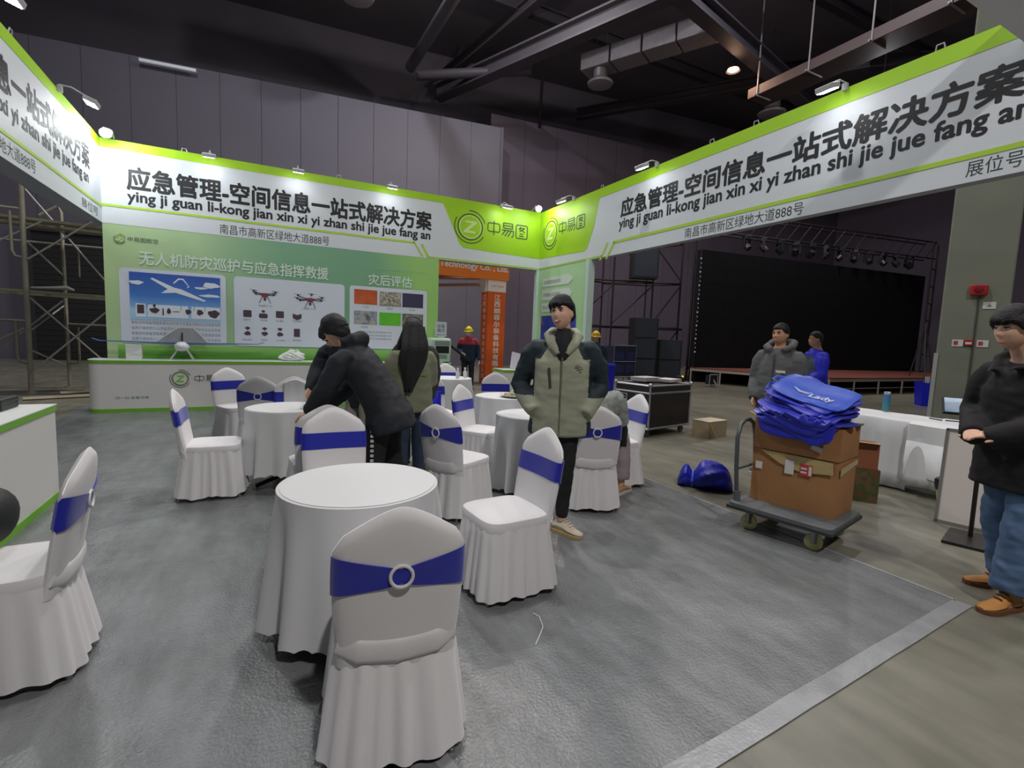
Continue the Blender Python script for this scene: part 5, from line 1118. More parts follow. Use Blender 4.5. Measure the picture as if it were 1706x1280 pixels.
pipe([(-3.66, 14.2, 1.34), (-3.66, 14.2, 0.62), (-3.70, 14.2, 0.53), (-3.85, 14.2, 0.51)], 0.022, 'inner_frame'); pipe([(-3.6, 14.2, 3.1), (-3.6, 14.2, 2.45)], 0.02, 'inner_frame')
pipe([(-5.35, 13.1, 1.46), (-4.15, 13.1, 1.44)], 0.028, 'ledger'); pipe([(-5.35, 13.1, 3.62), (-4.15, 13.1, 3.60)], 0.028, 'ledger'); pipe([(-3.85, 14.2, 1.40), (-2.05, 14.2, 1.38)], 0.022, 'ledger'); pipe([(-5.1, 14.2, 3.12), (-2.05, 14.2, 3.12)], 0.02, 'ledger')
for a, bb in (((-4.11, 13.05, 0.43), (-2.5, 13.05, 2.1)), ((-4.08, 13.05, 2.65), (-2.7, 13.05, 3.80)), ((-4.1, 13.12, 1.90), (-2.6, 13.12, 0.22)), ((-4.1, 13.1, 1.27), (-3.88, 14.2, 1.80)), ((-4.1, 13.1, 0.85), (-3.87, 14.2, 0.47)), ((-4.1, 13.1, 3.0), (-3.88, 14.2, 2.46)), ((-5.3, 13.1, 2.4), (-3.85, 13.12, 3.42)), ((-4.1, 13.15, 4.0), (-2.9, 13.6, 2.2)), ((-5.1, 14.2, 0.7), (-3.9, 14.2, 1.9)), ((-5.3, 13.1, 0.6), (-4.2, 13.1, 1.3))): pipe([a, bb], 0.018, 'brace', M_PIPE2)
for z_, yy in ((3.43, 13.25), (3.38, 13.65), (2.02, 13.25), (1.98, 13.65)):
    q = MB(); q.box((0.4, yy - 13.6, z_), (3.5, 0.30, 0.05), Matrix.Rotation(radians(1.2), 3, 'Y')); q.build('plank', M_PLANK, t, smooth=False)
for p in ((-4.15, 13.1), (-3.85, 14.2)): q = MB(); q.lathe([(0.09, 0), (0.09, 0.012), (0.03, 0.02), (0.03, 0.1)], 14, (p[0] + 4.1, p[1] - 13.6, 0)); q.build('base_plate', M_PIPE, t)
q = MB(); q.tube([(0.0, -0.45, 2.10), (0.3, -0.42, 2.12), (0.55, -0.40, 2.14), (0.66, -0.40, 2.10)], [0.02, 0.03, 0.045, 0.02], 8); o = q.build('work_glove', mat('glove_grey', (150, 150, 146), 0.7)); o.location = O_; tag(o, 'pale rag lying on the lower scaffold plank', 'rag'); pull_base(o)
# timbers lying on the floor by the scaffold
for k, (a, bb) in enumerate((((-3.6, 12.7, 0.03), (-2.6, 13.3, 0.03)), ((-3.9, 11.9, 0.025), (-2.7, 12.4, 0.025)))):
    q = MB(); q.tube([a, bb], 0.04, 4); o = q.build('timber_bar', mat('timber_pale', (150, 140, 120), 0.7), smooth=False); pull_base(o); tag(o, ['pale bar lying on the floor at the foot of the scaffold', 'pale bar lying on the floor in front of the scaffold'][k], 'bar', 'bars by the scaffold')

# ---------------------------------------------------------------- stage, screen, towers on the right
M_STG = mat('stage_top', (112, 62, 48), 0.55, var=0.12, vscale=1.5); M_STE = mat('stage_edge', (150, 140, 132), 0.5); M_BLK = mat('black_gear', (26, 28, 34), 0.6); M_BLK2 = mat('black_cloth', (20, 22, 22), 0.85)
t = empty('stage_platform', (18.5, 11.5, 0)); tag(t, 'low stage with a red-brown deck and metal legs in front of the black screen', 'stage'); O_ = Vector((18.5, 11.5, 0))
sp = [(15.04, 14.08), (16.24, 9.4), (29.0, 9.2), (29.4, 13.0), (16.3, 15.6)]
q = MB(); q.prism([Vector((x, y, 0.53)) - O_ for x, y in sp], (0, 0, 0.04)); q.build('deck', M_STG, t, smooth=False)
q = MB(); q.prism([Vector((x, y, 0.44)) - O_ for x, y in sp], (0, 0, 0.085)); q.build('deck_edge', M_STE, t, smooth=False)
for (x, y) in ((15.06, 14.05), (15.35, 12.9), (15.65, 11.75), (15.95, 10.6), (16.26, 9.43), (17.6, 9.40), (19, 9.36), (20.4, 9.3), (21.8, 9.26), (23.2, 9.24), (24.8, 9.23), (26.4, 9.22), (28.0, 9.21)):
    q = MB(); q.bar(Vector((x, y, 0)) - O_, Vector((x, y, 0.44)) - O_, 0.03, 8); q.build('leg', M_STE, t)
q = MB(); q.prism([Vector(p) - O_ for p in ((17, 10.6, 0.02), (28.6, 10.2, 0.02), (28.6, 10.2, 0.43), (17, 10.6, 0.43))], (0.02, 0.06, 0)); q.build('skirt_board', M_BLK2, t, smooth=False)
q = MB(); q.bar(Vector((16.3, 9.5, 0.2)) - O_, Vector((28.8, 9.3, 0.2)) - O_, 0.02, 6); q.build('rail', M_STE, t)
t = empty('led_screen', (18.9, 12.0, 0.575)); tag(t, 'huge black switched-off screen wall standing on the stage', 'screen'); O_ = Vector((18.9, 12.0, 0.575))
a = Vector((15.1, 13.95, 0.0)); bb = Vector((28.2, 12.4, 0.0)); du = (bb - a).normalized(); dn = Vector((-du.y, du.x, 0)) * -1 if Vector((-du.y, du.x, 0)).y > 0 else Vector((-du.y, du.x, 0))
nxp, nzp = 21, 8; Lw = (bb - a).length; M_LED = mat('led_black', (17, 18, 21), 0.7, spec=0.2); M_LED2 = mat('led_black_edge', (19, 20, 23), 0.75, spec=0.2)
q = MB(); q.prism([a - O_ - dn * 0.05, bb - O_ - dn * 0.05, bb - O_ - dn * 0.3, a - O_ - dn * 0.3], (0, 0, 5.12)); q.build('screen_frame', M_LED2, t, smooth=False)
q = MB()
for i in range(nxp):
    for j in range(nzp):
        p0 = a + du * (Lw * i / nxp + 0.003) - O_; p1 = a + du * (Lw * (i + 1) / nxp - 0.003) - O_; z0 = 0.635 * j + 0.03; q.prism([p0 + Z * z0, p1 + Z * z0, p1 + Z * (z0 + 0.63), p0 + Z * (z0 + 0.63)], dn * -0.05)
q.build('screen_panel', M_LED, t, smooth=False)
# screen's left leg string of small work lights
t = empty('light_string', (14.98, 13.9, 0.58)); tag(t, 'string of tiny pale lights hanging beside the black screen', 'lights')
q = MB(); q.bar((0, 0, 0), (0.04, 0.0, 5.2), 0.012, 6); q.build('cord', M_BLK, t)
for k in range(22): q = MB(); q.ball((0.02 + 0.015 * sin(k * 2), -0.02, 0.6 + k * 0.17), 0.018 if k % 3 else 0.03, 8, 6); q.build('bulb', mat('bulb_dim', (170, 176, 190), 0.4, emit=0.25), t)
M_TOW = mat('tower_pipe', (44, 36, 40), 0.5, 0.3)
t = empty('stage_scaffold', (14.3, 15.9, 0)); tag(t, 'dark pipe scaffold tower left of the screen holding a loudspeaker', 'scaffold'); O_ = Vector((14.3, 15.9, 0))
posts = [(12.84, 16.4), (14.6, 16.0), (15.75, 15.6), (11.4, 17.2), (13.2, 17.6), (15.3, 17.2)]
for x, y in posts: pipe([(x, y, 0), (x, y, 5.9)], 0.04, 'post', M_TOW)
for z_ in (2.08, 3.95, 5.6):
    for i, j in ((0, 1), (1, 2), (3, 4), (4, 5), (0, 3), (1, 4), (2, 5)): pipe([posts[i] + (z_,), posts[j] + (z_ + 0.05 * ((i + j) % 2),)], 0.035, 'ledger', M_TOW)
for i, j, z0, z1 in ((3, 0, 2.1, 3.8), (0, 1, 2.2, 3.85), (1, 2, 2.2, 3.9), (0, 1, 5.6, 4.1), (1, 2, 5.5, 4.1), (1, 2, 0.3, 2.0)): pipe([posts[i] + (z0,), posts[j] + (z1,)], 0.028, 'brace', M_TOW)
q = MB(); q.prism([Vector(p) - O_ for p in ((11.6, 16.9, 2.02), (15.8, 15.4, 2.02), (15.9, 16.2, 2.02), (11.8, 17.6, 2.02))], (0, 0, 0.09)); q.build('platform', M_TOW, t, smooth=False)
def speaker(name, label, c, size, rz, group=None, hang=False):
    t = empty(name, c, rz=rz); tag(t, label, 'loudspeaker', group); sx, sy, sz = size
    q = MB(); q.box((0, 0, sz / 2), size); q.build('cabinet', M_BLK, t, smooth=False, bev=0.02)
    q = MB(); q.box((0, -sy / 2 - 0.006, sz / 2), (sx * 0.86, 0.012, sz * 0.9)); q.build('grille', mat('grille_dark', (36, 42, 54), 0.55, bump=0.5, bscale=120), t, smooth=False)
    q = MB(); q.box((-sx / 2 - 0.004, 0, sz * 0.6), (0.012, 0.16, 0.09)); q.build('side_handle', mat('grille_dark', (36, 42, 54)), t, smooth=False)
speaker('hanging_speaker', 'black loudspeaker array mounted high on the stage scaffold', (13.83, 15.75, 4.03), (1.05, 0.55, 1.55), radians(-25))
for k in range(3): speaker('stacked_speaker', 'black loudspeaker in the stack left of the screen, %s' % ('lowest', 'middle', 'topmost')[k], (13.25, 14.9, 0.05 + k * 0.79), (0.95, 0.7, 0.78), radians(-27 + 2 * k), 'stacked speakers left of the screen')
for k in range(2): speaker('subwoofer_box', 'wide black bass box right of the speaker stack, %s' % ('lower', 'upper')[k], (14.45, 14.75, 0.02 + k * 0.80), (0.9, 0.7, 0.79), radians(-27), 'bass boxes left of the screen')
t = empty('gear_crate', (11.75, 14.4, 0)); tag(t, 'dark blue open gear rack left of the speaker stack', 'rack')
q = MB(); q.box((0, 0, 0.75), (1.0, 0.6, 1.1)); q.build('rack_body', mat('rack_navy', (30, 34, 60), 0.6), t, smooth=False)
q = MB()
for x in (-0.5, 0.5):
    for y in (-0.32, 0.32): q.bar((x, y, 0), (x, y, 1.35), 0.02, 4)
for z_ in (0.2, 0.75, 1.33): q.bar((-0.5, -0.32, z_), (0.5, -0.32, z_), 0.018, 4)
q.build('rack_frame', mat('rack_grey', (92, 98, 108), 0.4, 0.5), t, smooth=False)
for k in range(4): q = MB(); q.box((-0.25 + 0.5 * (k % 2), -0.31, 0.5 + 0.45 * (k // 2)), (0.4, 0.02, 0.3)); q.build('rack_unit', mat('rack_unit', (40, 46, 84), 0.5), t, smooth=False)
t = empty('light_fixture', (14.2, 12.3, 0)); tag(t, 'square silver flood fixture on the floor before the stage corner', 'stage light'); q = MB(); q.box((0, 0, 0.25), (0.34, 0.2, 0.32)); q.build('housing', M_BLK, t, smooth=False)
for (x0, z0, x1, z1) in ((-.2, .06, .2, .06), (-.2, .44, .2, .44), (-.2, .06, -.2, .44), (.2, .06, .2, .44)): q = MB(); q.bar((x0, -.11, z0), (x1, -.11, z1), 0.02, 4); q.build('frame_bar', M_ALU, t, smooth=False)
q = MB(); q.bar((0, -0.1, 0.25), (-0.25, -0.5, 0.04), 0.03, 8); q.build('handle', M_ALU, t)
t = empty('warning_lamp', (13.4, 13.0, 0)); tag(t, 'small yellow-lit lamp on the floor left of the stage', 'lamp'); q = MB(); q.lathe([(0.15, 0), (0.18, 0.1), (0.16, 0.3), (0.05, 0.36)], 16); q.build('lamp_body', M_BLK, t); q = MB(); q.ball((0, -0.12, 0.3), 0.05, 10, 6); q.build('lamp_eye', mat('eye_yellow', (230, 200, 90), 0.4, emit=0.8), t)
# lighting truss over the screen
t = empty('lighting_truss', (20, 12.4, 0)); tag(t, 'dark lighting truss above the black screen on a ladder-like tower', 'truss'); O_ = Vector((20, 12.4, 0))
ta = Vector((15.6, 14.1, 5.9)); tb3 = Vector((28.3, 12.15, 5.9)); dt = (tb3 - ta); offs = [Vector((0, 0, 0)), Vector((0, 0, 0.75)), Vector((0.1, 0.5, 0)), Vector((0.1, 0.5, 0.75))]
for o_ in offs: pipe([ta + o_, tb3 + o_], 0.03, 'chord', M_TOW)
for k in range(20):
    p0 = ta + dt * (k / 20); p1 = ta + dt * ((k + 1) / 20); pipe([p0, p1 + offs[1]], 0.016, 'web', M_TOW); 
for x, y in ((27.7, 12.0), (28.6, 12.2)): pipe([(x, y, 0), (x, y, 6.6)], 0.035, 'tower_post', M_TOW)
for k in range(7): pipe([(27.7, 12.0, 0.6 + k * 0.8), (28.6, 12.2, 0.6 + k * 0.8)], 0.025, 'tower_rung', M_TOW)
pipe([(15.4, 14.6, 0), (15.4, 14.6, 6.4)], 0.05, 'tower_post', M_TOW)
def stage_light(p, k):
    t = empty('moving_light', p); t.rotation_euler = (0, 0, k * 0.7); tag(t, 'dark moving stage light hung from the lighting truss', 'stage light', 'stage lights on the lighting truss')
    q = MB(); q.box((0, 0, -0.08), (0.3, 0.22, 0.14)); q.build('base', M_BLK, t, smooth=False, bev=0.01)
    q = MB(); q.box((-0.17, 0, -0.3), (0.04, 0.1, 0.36)); q.box((0.17, 0, -0.3), (0.04, 0.1, 0.36)); q.build('yoke', M_BLK, t, smooth=False)
    q = MB(); q.tube([(0, 0.1, -0.3), (0, 0, -0.4), (0, -0.12, -0.52)], [0.10, 0.13, 0.12], 14); q.build('head', mat('head_dark', (40, 36, 40), 0.4), t)
for k in range(12): stage_light(ta + dt * (0.14 + k * 0.066) - Z * 0.02, k)
t = empty('speaker_tripod', (22.6, 9.75, 0.575)); tag(t, 'dark tripod ladder standing on the stage beside the screen', 'tripod')
for (x, y) in ((-.35, -.3), (.4, -.25), (0, .35)): q = MB(); q.bar((x, y, 0), (0, 0, 2.0), 0.025, 8); q.build('leg', mat('tripod_grey', (58, 60, 62), 0.4, 0.4), t)
q = MB(); q.bar((-.2, -.17, .8), (.22, -.14, .8), .015, 6); q.build('brace', mat('tripod_grey', (58, 60, 62)), t)
t = empty('blue_crate', (16.8, 7.0, 0)); tag(t, 'blue bin with tools beside the stage, left of the grey column', 'bin'); q = MB(); q.lathe([(0.30, 0), (0.36, 0.66), (0.34, 0.66), (0.28, 0.03)], 4); q.build('bin_body', mat('bin_blue', (24, 30, 190)), t, smooth=False)
for k in range(3): q = MB(); q.bar((0.05 * k - .05, 0, 0.1), (0.1 * k - .12, 0.05, 0.82), 0.018, 6); q.build('tool_handle', mat('tool_grey', (180, 182, 186), 0.4), t)
# ---------------------------------------------------------------- people
M_SKIN = mat('skin', (222, 176, 150), 0.55, var=0.05, vscale=20); M_SKIN2 = mat('skin_tan', (196, 146, 118), 0.55, var=0.05, vscale=20)
M_HAIR = mat('hair_black', (17, 16, 18), 0.7, bump=0.6, bscale=60)
M_EYE = mat('eye_white', (214, 208, 204), 0.3); M_IRIS = mat('iris', (28, 20, 18), 0.25); M_LIP = mat('lips', (176, 116, 104), 0.5); M_TEETH = mat('teeth', (224, 218, 210), 0.35); M_MOUTH = mat('mouth_dark', (70, 30, 30), 0.6)

def evaluated(q, name, mats, parent, voxel=0.012, smooth=3, wr=0.0, wscale=7.0, fn=None, seed=0.0, sm_f=0.5):
    """join overlapping volumes into one continuous skin, then soften and crease it"""
    me = bpy.data.meshes.new('tmp'); me.from_pydata(q.v, [], q.f)
    bm = bmesh.new(); bm.from_mesh(me); bmesh.ops.recalc_face_normals(bm, faces=bm.faces); bm.to_mesh(me); bm.free()
    o = bpy.data.objects.new('tmp', me); C.objects.link(o)
    r = o.modifiers.new('r', 'REMESH'); r.mode = 'VOXEL'; r.voxel_size = voxel; r.use_smooth_shade = True
    if smooth: s_ = o.modifiers.new('s', 'SMOOTH'); s_.factor = sm_f; s_.iterations = smooth
    dg = bpy.context.evaluated_depsgraph_get(); dg.update()
    out = bpy.data.meshes.new_from_object(o.evaluated_get(dg)); bpy.data.objects.remove(o); bpy.data.meshes.remove(me)
    out.name = name
    if wr:
        nr = [v.normal.copy() for v in out.vertices]
        for v, n_ in zip(out.vertices, nr):
            p = v.co
            d = noise.noise(Vector((p.x * wscale + seed, p.y * wscale, p.z * wscale * 1.6))) + 0.5 * noise.noise(Vector((p.x * wscale * 2 + seed, p.y * wscale * 2, p.z * wscale * 4)))
            v.co = p + n_ * d * wr
    ms = mats if isinstance(mats, (list, tuple)) else [mats]
    out.materials.clear()
    for m_ in ms: out.materials.append(m_)
    if fn is not None:
        for p in out.polygons: p.material_index = fn(p.center)
    out.shade_smooth()
    ob = bpy.data.objects.new(name, out); C.objects.link(ob); ob.parent = parent
    return ob

def head_pts(nu=60, nv=44):
    rows = []
    for j in range(nv + 1):
        el = -pi / 2 + pi * j / nv; row = []
        for i in range(nu):
            az = 2 * pi * i / nu
            x, y, z = 0.077 * cos(el) * sin(az), 0.098 * cos(el) * cos(az), 0.118 * sin(el)
            if z < 0:
                t_ = -z / 0.118; x *= 1 - 0.22 * t_ ** 2
                if y > 0: y = y * (1 + 0.10 * t_)
                else: y *= 1 - 0.5 * t_
            if y > 0:
                x0, z0 = x, z; g = lambda a, s_: math.exp(-(a / s_) ** 2)
                fl = y / 0.098
                y = y * (1 - 0.10 * fl * g(z0 + 0.0, 0.09))
                y += 0.021 * g(x0, 0.012) * g(z0 + 0.022, 0.015) + 0.011 * g(x0, 0.010) * g(z0 - 0.004, 0.020)
                y -= 0.011 * g(abs(x0) - 0.031, 0.015) * g(z0 - 0.014, 0.011)
                y += 0.004 * g(z0 - 0.034, 0.009) * g(x0, 0.05)
                y += 0.006 * g(x0, 0.021) * (g(z0 + 0.060, 0.006) + g(z0 + 0.073, 0.006))
                y += 0.008 * g(x0, 0.024) * g(z0 + 0.104, 0.018)
                y += 0.004 * g(abs(x0) - 0.045, 0.018) * g(z0 + 0.02, 0.02)
            row.append(Vector((x, y, z)))
        rows.append(row)
    return rows
HEAD = head_pts()
def basis(d, up=(0, 0, 1)):
    y = Vector(d).normalized(); z = Vector(up); z = (z - y * z.dot(y)).normalized(); x = y.cross(z)
    return Matrix((x, y, z)).transposed()
def add_head(q, c, R3, s=1.0):
    rings = [[R3 @ (p * s) + c for p in row] for row in HEAD]; q.loft(rings)
    for sx in (-1, 1): q.ball(c + R3 @ (Vector((sx * 0.078, -0.008, -0.004)) * s), (0.011 * s, 0.022 * s, 0.032 * s), 12, 8, R3)
def add_hand(q, w_, d, n, sgn, curl=0.5, s=1.0):
    """palm with five separate fingers; d points along the forearm, n out of the palm's back, sgn the thumb side"""
    d = Vector(d).normalized(); n = Vector(n); n = (n - d * n.dot(d)).normalized(); t_ = d.cross(n) * sgn; w_ = Vector(w_)
    q.tube([w_ - d * 0.02, w_ + d * 0.03, w_ + d * 0.075 * s, w_ + d * 0.092 * s], [0.027 * s, 0.036 * s, 0.042 * s, 0.034 * s], 12, flat=0.42, side=t_)
    for k, (off, L) in enumerate(((0.030, 0.070), (0.010, 0.080), (-0.010, 0.074), (-0.029, 0.058))):
        p = w_ + d * 0.084 * s + t_ * off * s; dd = d.copy(); pts = [p - d * 0.01]; rr = [0.0095 * s]
        for seg in range(3):
            a = curl * (0.55 + 0.25 * seg); dd = (dd * cos(a) - n * sin(a)).normalized(); nn = (n * 1.0); 
            p = p + dd * L * s / 3 * (1.15 - 0.15 * seg); pts.append(p.copy()); rr.append((0.0092 - 0.0008 * seg) * s)
        q.tube(pts, rr, 8)
    p = w_ + d * 0.02 * s + t_ * 0.030 * s; q.tube([p, p + (t_ * 0.8 + d * 0.6 - n * 0.25).normalized() * 0.035 * s, p + (t_ * 0.8 + d * 0.6 - n * 0.25).normalized() * 0.035 * s + (d * 0.9 + t_ * 0.15 - n * 0.35).normalized() * 0.035 * s], [0.014 * s, 0.011 * s, 0.008 * s], 8)

def torso_tube(q, spine, widths, depth, side):
    """elliptic torso: spine points, half widths, depth ratio list"""
    pts = [Vector(p) for p in spine]; rings = []; sd = Vector(side)
    for i, p in enumerate(pts):
        d = (pts[min(i + 1, len(pts) - 1)] - pts[max(i - 1, 0)]).normalized(); x = (sd - d * sd.dot(d)).normalized(); y = d.cross(x)
        ring = []
        for k in range(28):
            a = 2 * pi * k / 28; c_, s2 = cos(a), sin(a); e = 2.6; kk = (abs(c_) ** e + abs(s2) ** e) ** (-1 / e)
            ring.append(p + x * widths[i] * c_ * kk + y * depth[i] * s2 * kk)
        rings.append(ring)
    q.loft(rings)

def person(name, label, loc, face, J, skin, parts_fn, voxel=0.008, hands=(True, True), hand_cfg=None, head_s=1.0, group=None):
    """J holds joints in the person's own frame (x right, y forward). The skin is one continuous mesh; clothes and hair are children"""
    t = empty(name, (loc[0], loc[1], loc[2] if len(loc) > 2 else 0), face=face); tag(t, label, 'person', group)
    V = {k: Vector(v) for k, v in J.items() if isinstance(v, tuple)}
    R3 = basis(V['look'], J.get('hup', (0, 0, 1))); hc = V['head']
    q = MB(); add_head(q, hc, R3, head_s)
    nk = hc + R3 @ Vector((0, -0.022, -0.06)); q.tube([V['neck'] - (nk - V['neck']) * 0.4, V['neck'], (V['neck'] + nk) / 2, nk], [0.075, 0.062, 0.054, 0.052], 14)
    torso_tube(q, [V['pel'] - (V['mid'] - V['pel']) * 0.25, V['pel'], V['mid'], V['chest'], V['neck']], [0.12, 0.15, 0.13, 0.14, 0.06], [0.09, 0.10, 0.09, 0.095, 0.055], V['shR'] - V['shL'])
    for s_ in 'LR':
        q.tube([V['chest'] * 0.5 + V['sh' + s_] * 0.5 - Z * 0.02, V['sh' + s_] * 0.9 + V['chest'] * 0.1 - Z * 0.045, (V['sh' + s_] + V['el' + s_]) / 2, V['el' + s_], (V['el' + s_] * 0.6 + V['wr' + s_] * 0.4), V['wr' + s_]], [0.04, 0.044, 0.044, 0.038, 0.036, 0.026], 12)
        q.tube([V['hip' + s_] + Z * 0.05, V['hip' + s_], (V['hip' + s_] + V['kn' + s_]) / 2, V['kn' + s_], V['kn' + s_] * 0.65 + V['an' + s_] * 0.35, V['an' + s_]], [0.08, 0.085, 0.07, 0.052, 0.053, 0.036], 12)
        td = V['toe' + s_].normalized(); q.tube([V['an' + s_] - Z * 0.04 - td * 0.05, V['an' + s_] - Z * 0.045 + td * 0.06, V['an' + s_] - Z * 0.06 + td * 0.15], [0.034, 0.036, 0.022], 10)
        i = 0 if s_ == 'L' else 1
        if hands[i]:
            cf = (hand_cfg or {}).get(s_, {}); d = Vector(cf.get('d', V['wr' + s_] - V['el' + s_])); n = Vector(cf.get('n', (-1 if s_ == 'L' else 1, 0, 0))); add_hand(q, V['wr' + s_], d, n, cf.get('sgn', 1 if s_ == 'R' else -1), cf.get('curl', 0.45))
    evaluated(q, 'body', skin, t, voxel, 1, sm_f=0.35)
    # features of the face
    for sx in (-1, 1):
        e = MB(); e.ball(hc + R3 @ (Vector((sx * 0.031, 0.0755, 0.0135)) * head_s), (0.0135 * head_s, 0.010 * head_s, 0.0062 * head_s), 14, 8, R3); eo = e.build('eye', M_EYE, t)
        e = MB(); e.ball(hc + R3 @ (Vector((sx * 0.031, 0.0815, 0.0135)) * head_s), (0.0058 * head_s, 0.0052 * head_s, 0.0058 * head_s), 12, 8, R3); e.build('iris', M_IRIS, eo)
        e = MB(); e.tube([hc + R3 @ (Vector((sx * a, y_, z_)) * head_s) for a, y_, z_ in ((0.014, 0.0925, 0.033), (0.030, 0.0885, 0.037), (0.048, 0.075, 0.033))], [0.0035, 0.0042, 0.002], 6); e.build('eyebrow', M_HAIR, t)
        e = MB(); e.tube([hc + R3 @ (Vector((sx * a, y_, z_)) * head_s) for a, y_, z_ in ((0.016, 0.084, 0.0165), (0.031, 0.0865, 0.0205), (0.045, 0.076, 0.0165))], [0.002, 0.003, 0.002], 6); e.build('eyelash', M_HAIR, eo)
    smile = J.get('smile', 0)
    e = MB(); e.tube([hc + R3 @ (Vector((a, y_, z_)) * head_s) for a, y_, z_ in ((-0.022 - 0.006 * smile, 0.078 - 0.005 * smile, -0.064 + 0.008 * smile), (-0.011, 0.0885, -0.067), (0.011, 0.0885, -0.067), (0.022 + 0.006 * smile, 0.078 - 0.005 * smile, -0.064 + 0.008 * smile))], [0.002, 0.0052 + 0.0065 * smile, 0.0052 + 0.0065 * smile, 0.002], 8); mo = e.build('mouth', M_LIP, t)
    if smile:
        e = MB(); e.tube([hc + R3 @ (Vector((a, y_, -0.0645)) * head_s) for a, y_ in ((-0.021, 0.0805), (-0.009, 0.0928), (0.009, 0.0928), (0.021, 0.0805))], [0.002, 0.0072, 0.0072, 0.002], 8); e.build('teeth', M_TEETH, mo)
    parts_fn(t, V, hc, R3)
    return t

def hair(t, hc, R3, s=1.0, front=0.052, side=-0.005, back=-0.075, vol=0.016, seed=1.0, m=None, name='hair', fringe=0.0):
    rows = []
    n_ = len(HEAD[0])
    for j, row in enumerate(HEAD):
        r2_ = []
        for i, p in enumerate(row):
            az = 2 * pi * i / n_; az = az if az <= pi else 2 * pi - az
            lim = front + (side - front) * min(1, max(0, (az - 0.75) / 0.5)) if az < 1.25 else side + (back - side) * min(1, max(0, (az - 1.35) / 0.9))
            if fringe: lim -= fringe * max(0, cos(az * 1.6)) * (0.7 + 0.3 * sin(az * 14 + seed))
            lim += 0.006 * noise.noise(Vector((i * 0.35, seed, 0)))
            k = max(0, min(1, (p.z - lim + 0.004) / 0.016)); k = k * k * (3 - 2 * k)
            base = Vector((0.077 * cos(-pi / 2 + pi * j / (len(HEAD) - 1)) * sin(2 * pi * i / n_), 0.098 * cos(-pi / 2 + pi * j / (len(HEAD) - 1)) * cos(2 * pi * i / n_), p.z))
            if base.y < 0 and p.z < 0: base = Vector((base.x, base.y * 0.92, base.z))
            d = Vector((base.x / 0.077 ** 2, base.y / 0.098 ** 2, base.z / 0.118 ** 2)); d = d.normalized() if d.length else Z
            off = -0.022 + k * (0.022 + vol * (0.85 + 0.35 * noise.noise(p * 26 + Vector((seed, 0, 0)))) + 0.012 * max(0, p.z / 0.118))
            src = base if k > 0.02 else p * 0.82
            r2_.append(R3 @ ((src + d * off) * s) + hc)
        rows.append(r2_)
    q = MB(); q.loft(rows); return q.build(name, m or M_HAIR, t)

def sleeve(q, V, s_, r=(0.075, 0.085, 0.072, 0.066, 0.060, 0.048), ext=0.02):
    a, e, w_ = V['sh' + s_], V['el' + s_], V['wr' + s_]; d = (w_ - e).normalized()
    nk = V['neck'] * 0.45 + a * 0.55
    q.tube([nk - Z * 0.05 - (V['neck'] - a) * 0.1, a * 0.94 + V['neck'] * 0.06 - Z * 0.035, a * 0.72 + e * 0.28, (a + e) / 2 * 0.8 + e * 0.2, e, (e + w_) / 2, w_ + d * ext], [r[0] * 0.62, r[1] * 0.80, r[1] * 0.92, r[2], r[3], r[4], r[5]], 16)
def shoes(t, V, m, sole, L=0.27, h=0.10, boot=False, laces=None):
    for s_ in 'LR':
        a = V['an' + s_]; td = Vector((V['toe' + s_].x, V['toe' + s_].y, 0)).normalized(); pitch_ = V['toe' + s_].z; sd = Vector((-td.y, td.x, 0)); z0 = a.z - 0.09
        q = MB(); rings = []
        for f, wd, hh in ((0, 0.028, 0.055), (0.06, 0.036, 0.085), (0.22, 0.039, h), (0.42, 0.040, h * 0.92), (0.62, 0.047, 0.066), (0.82, 0.046, 0.052), (0.95, 0.034, 0.045), (1.0, 0.018, 0.036)):
            p = a - td * 0.075 + td * L * f; p = Vector((p.x, p.y, z0 + pitch_ * L * f * 0.6 if pitch_ < 0 else z0)); up_ = max(0, -pitch_) * 0.0
            rings.append([p + sd * wd * cos(b_) * (1 if sin(b_) < 0.3 else 0.86) + Z * (0.022 + max(0, (hh - 0.022) * (0.5 + 0.5 * sin(b_)))) for b_ in [2 * pi * k / 18 for k in range(18)]])
        q.loft(rings)
        if boot: q.tube([a - Z * 0.03, a + Z * 0.07], [0.05, 0.055], 14)
        so = q.build('shoe', m, t)
        q = MB(); pts = []
        for f, wd in ((0, 0.024), (0.05, 0.037), (0.25, 0.042), (0.45, 0.042), (0.65, 0.050), (0.82, 0.050), (0.95, 0.038), (1.015, 0.016)):
            pts.append((f, wd))
        loop = [a - td * 0.078 + td * L * f + sd * wd for f, wd in pts] + [a - td * 0.078 + td * L * f - sd * wd for f, wd in pts[::-1]]
        loop = [Vector((p.x, p.y, max(0.0, z0))) for p in loop]; q.prism(loop, (0, 0, 0.030 if boot else 0.026)); q.build('sole', sole, so, smooth=False, bev=0.004)
        if laces is not None:
            q = MB()
            for k in range(4): c = a + td * (0.035 + 0.022 * k) + Z * (z0 - a.z + 0.115 - 0.012 * k); q.tube([c - sd * 0.024, c + Z * 0.006, c + sd * 0.024], 0.004, 6)
            q.build('laces', laces, so)
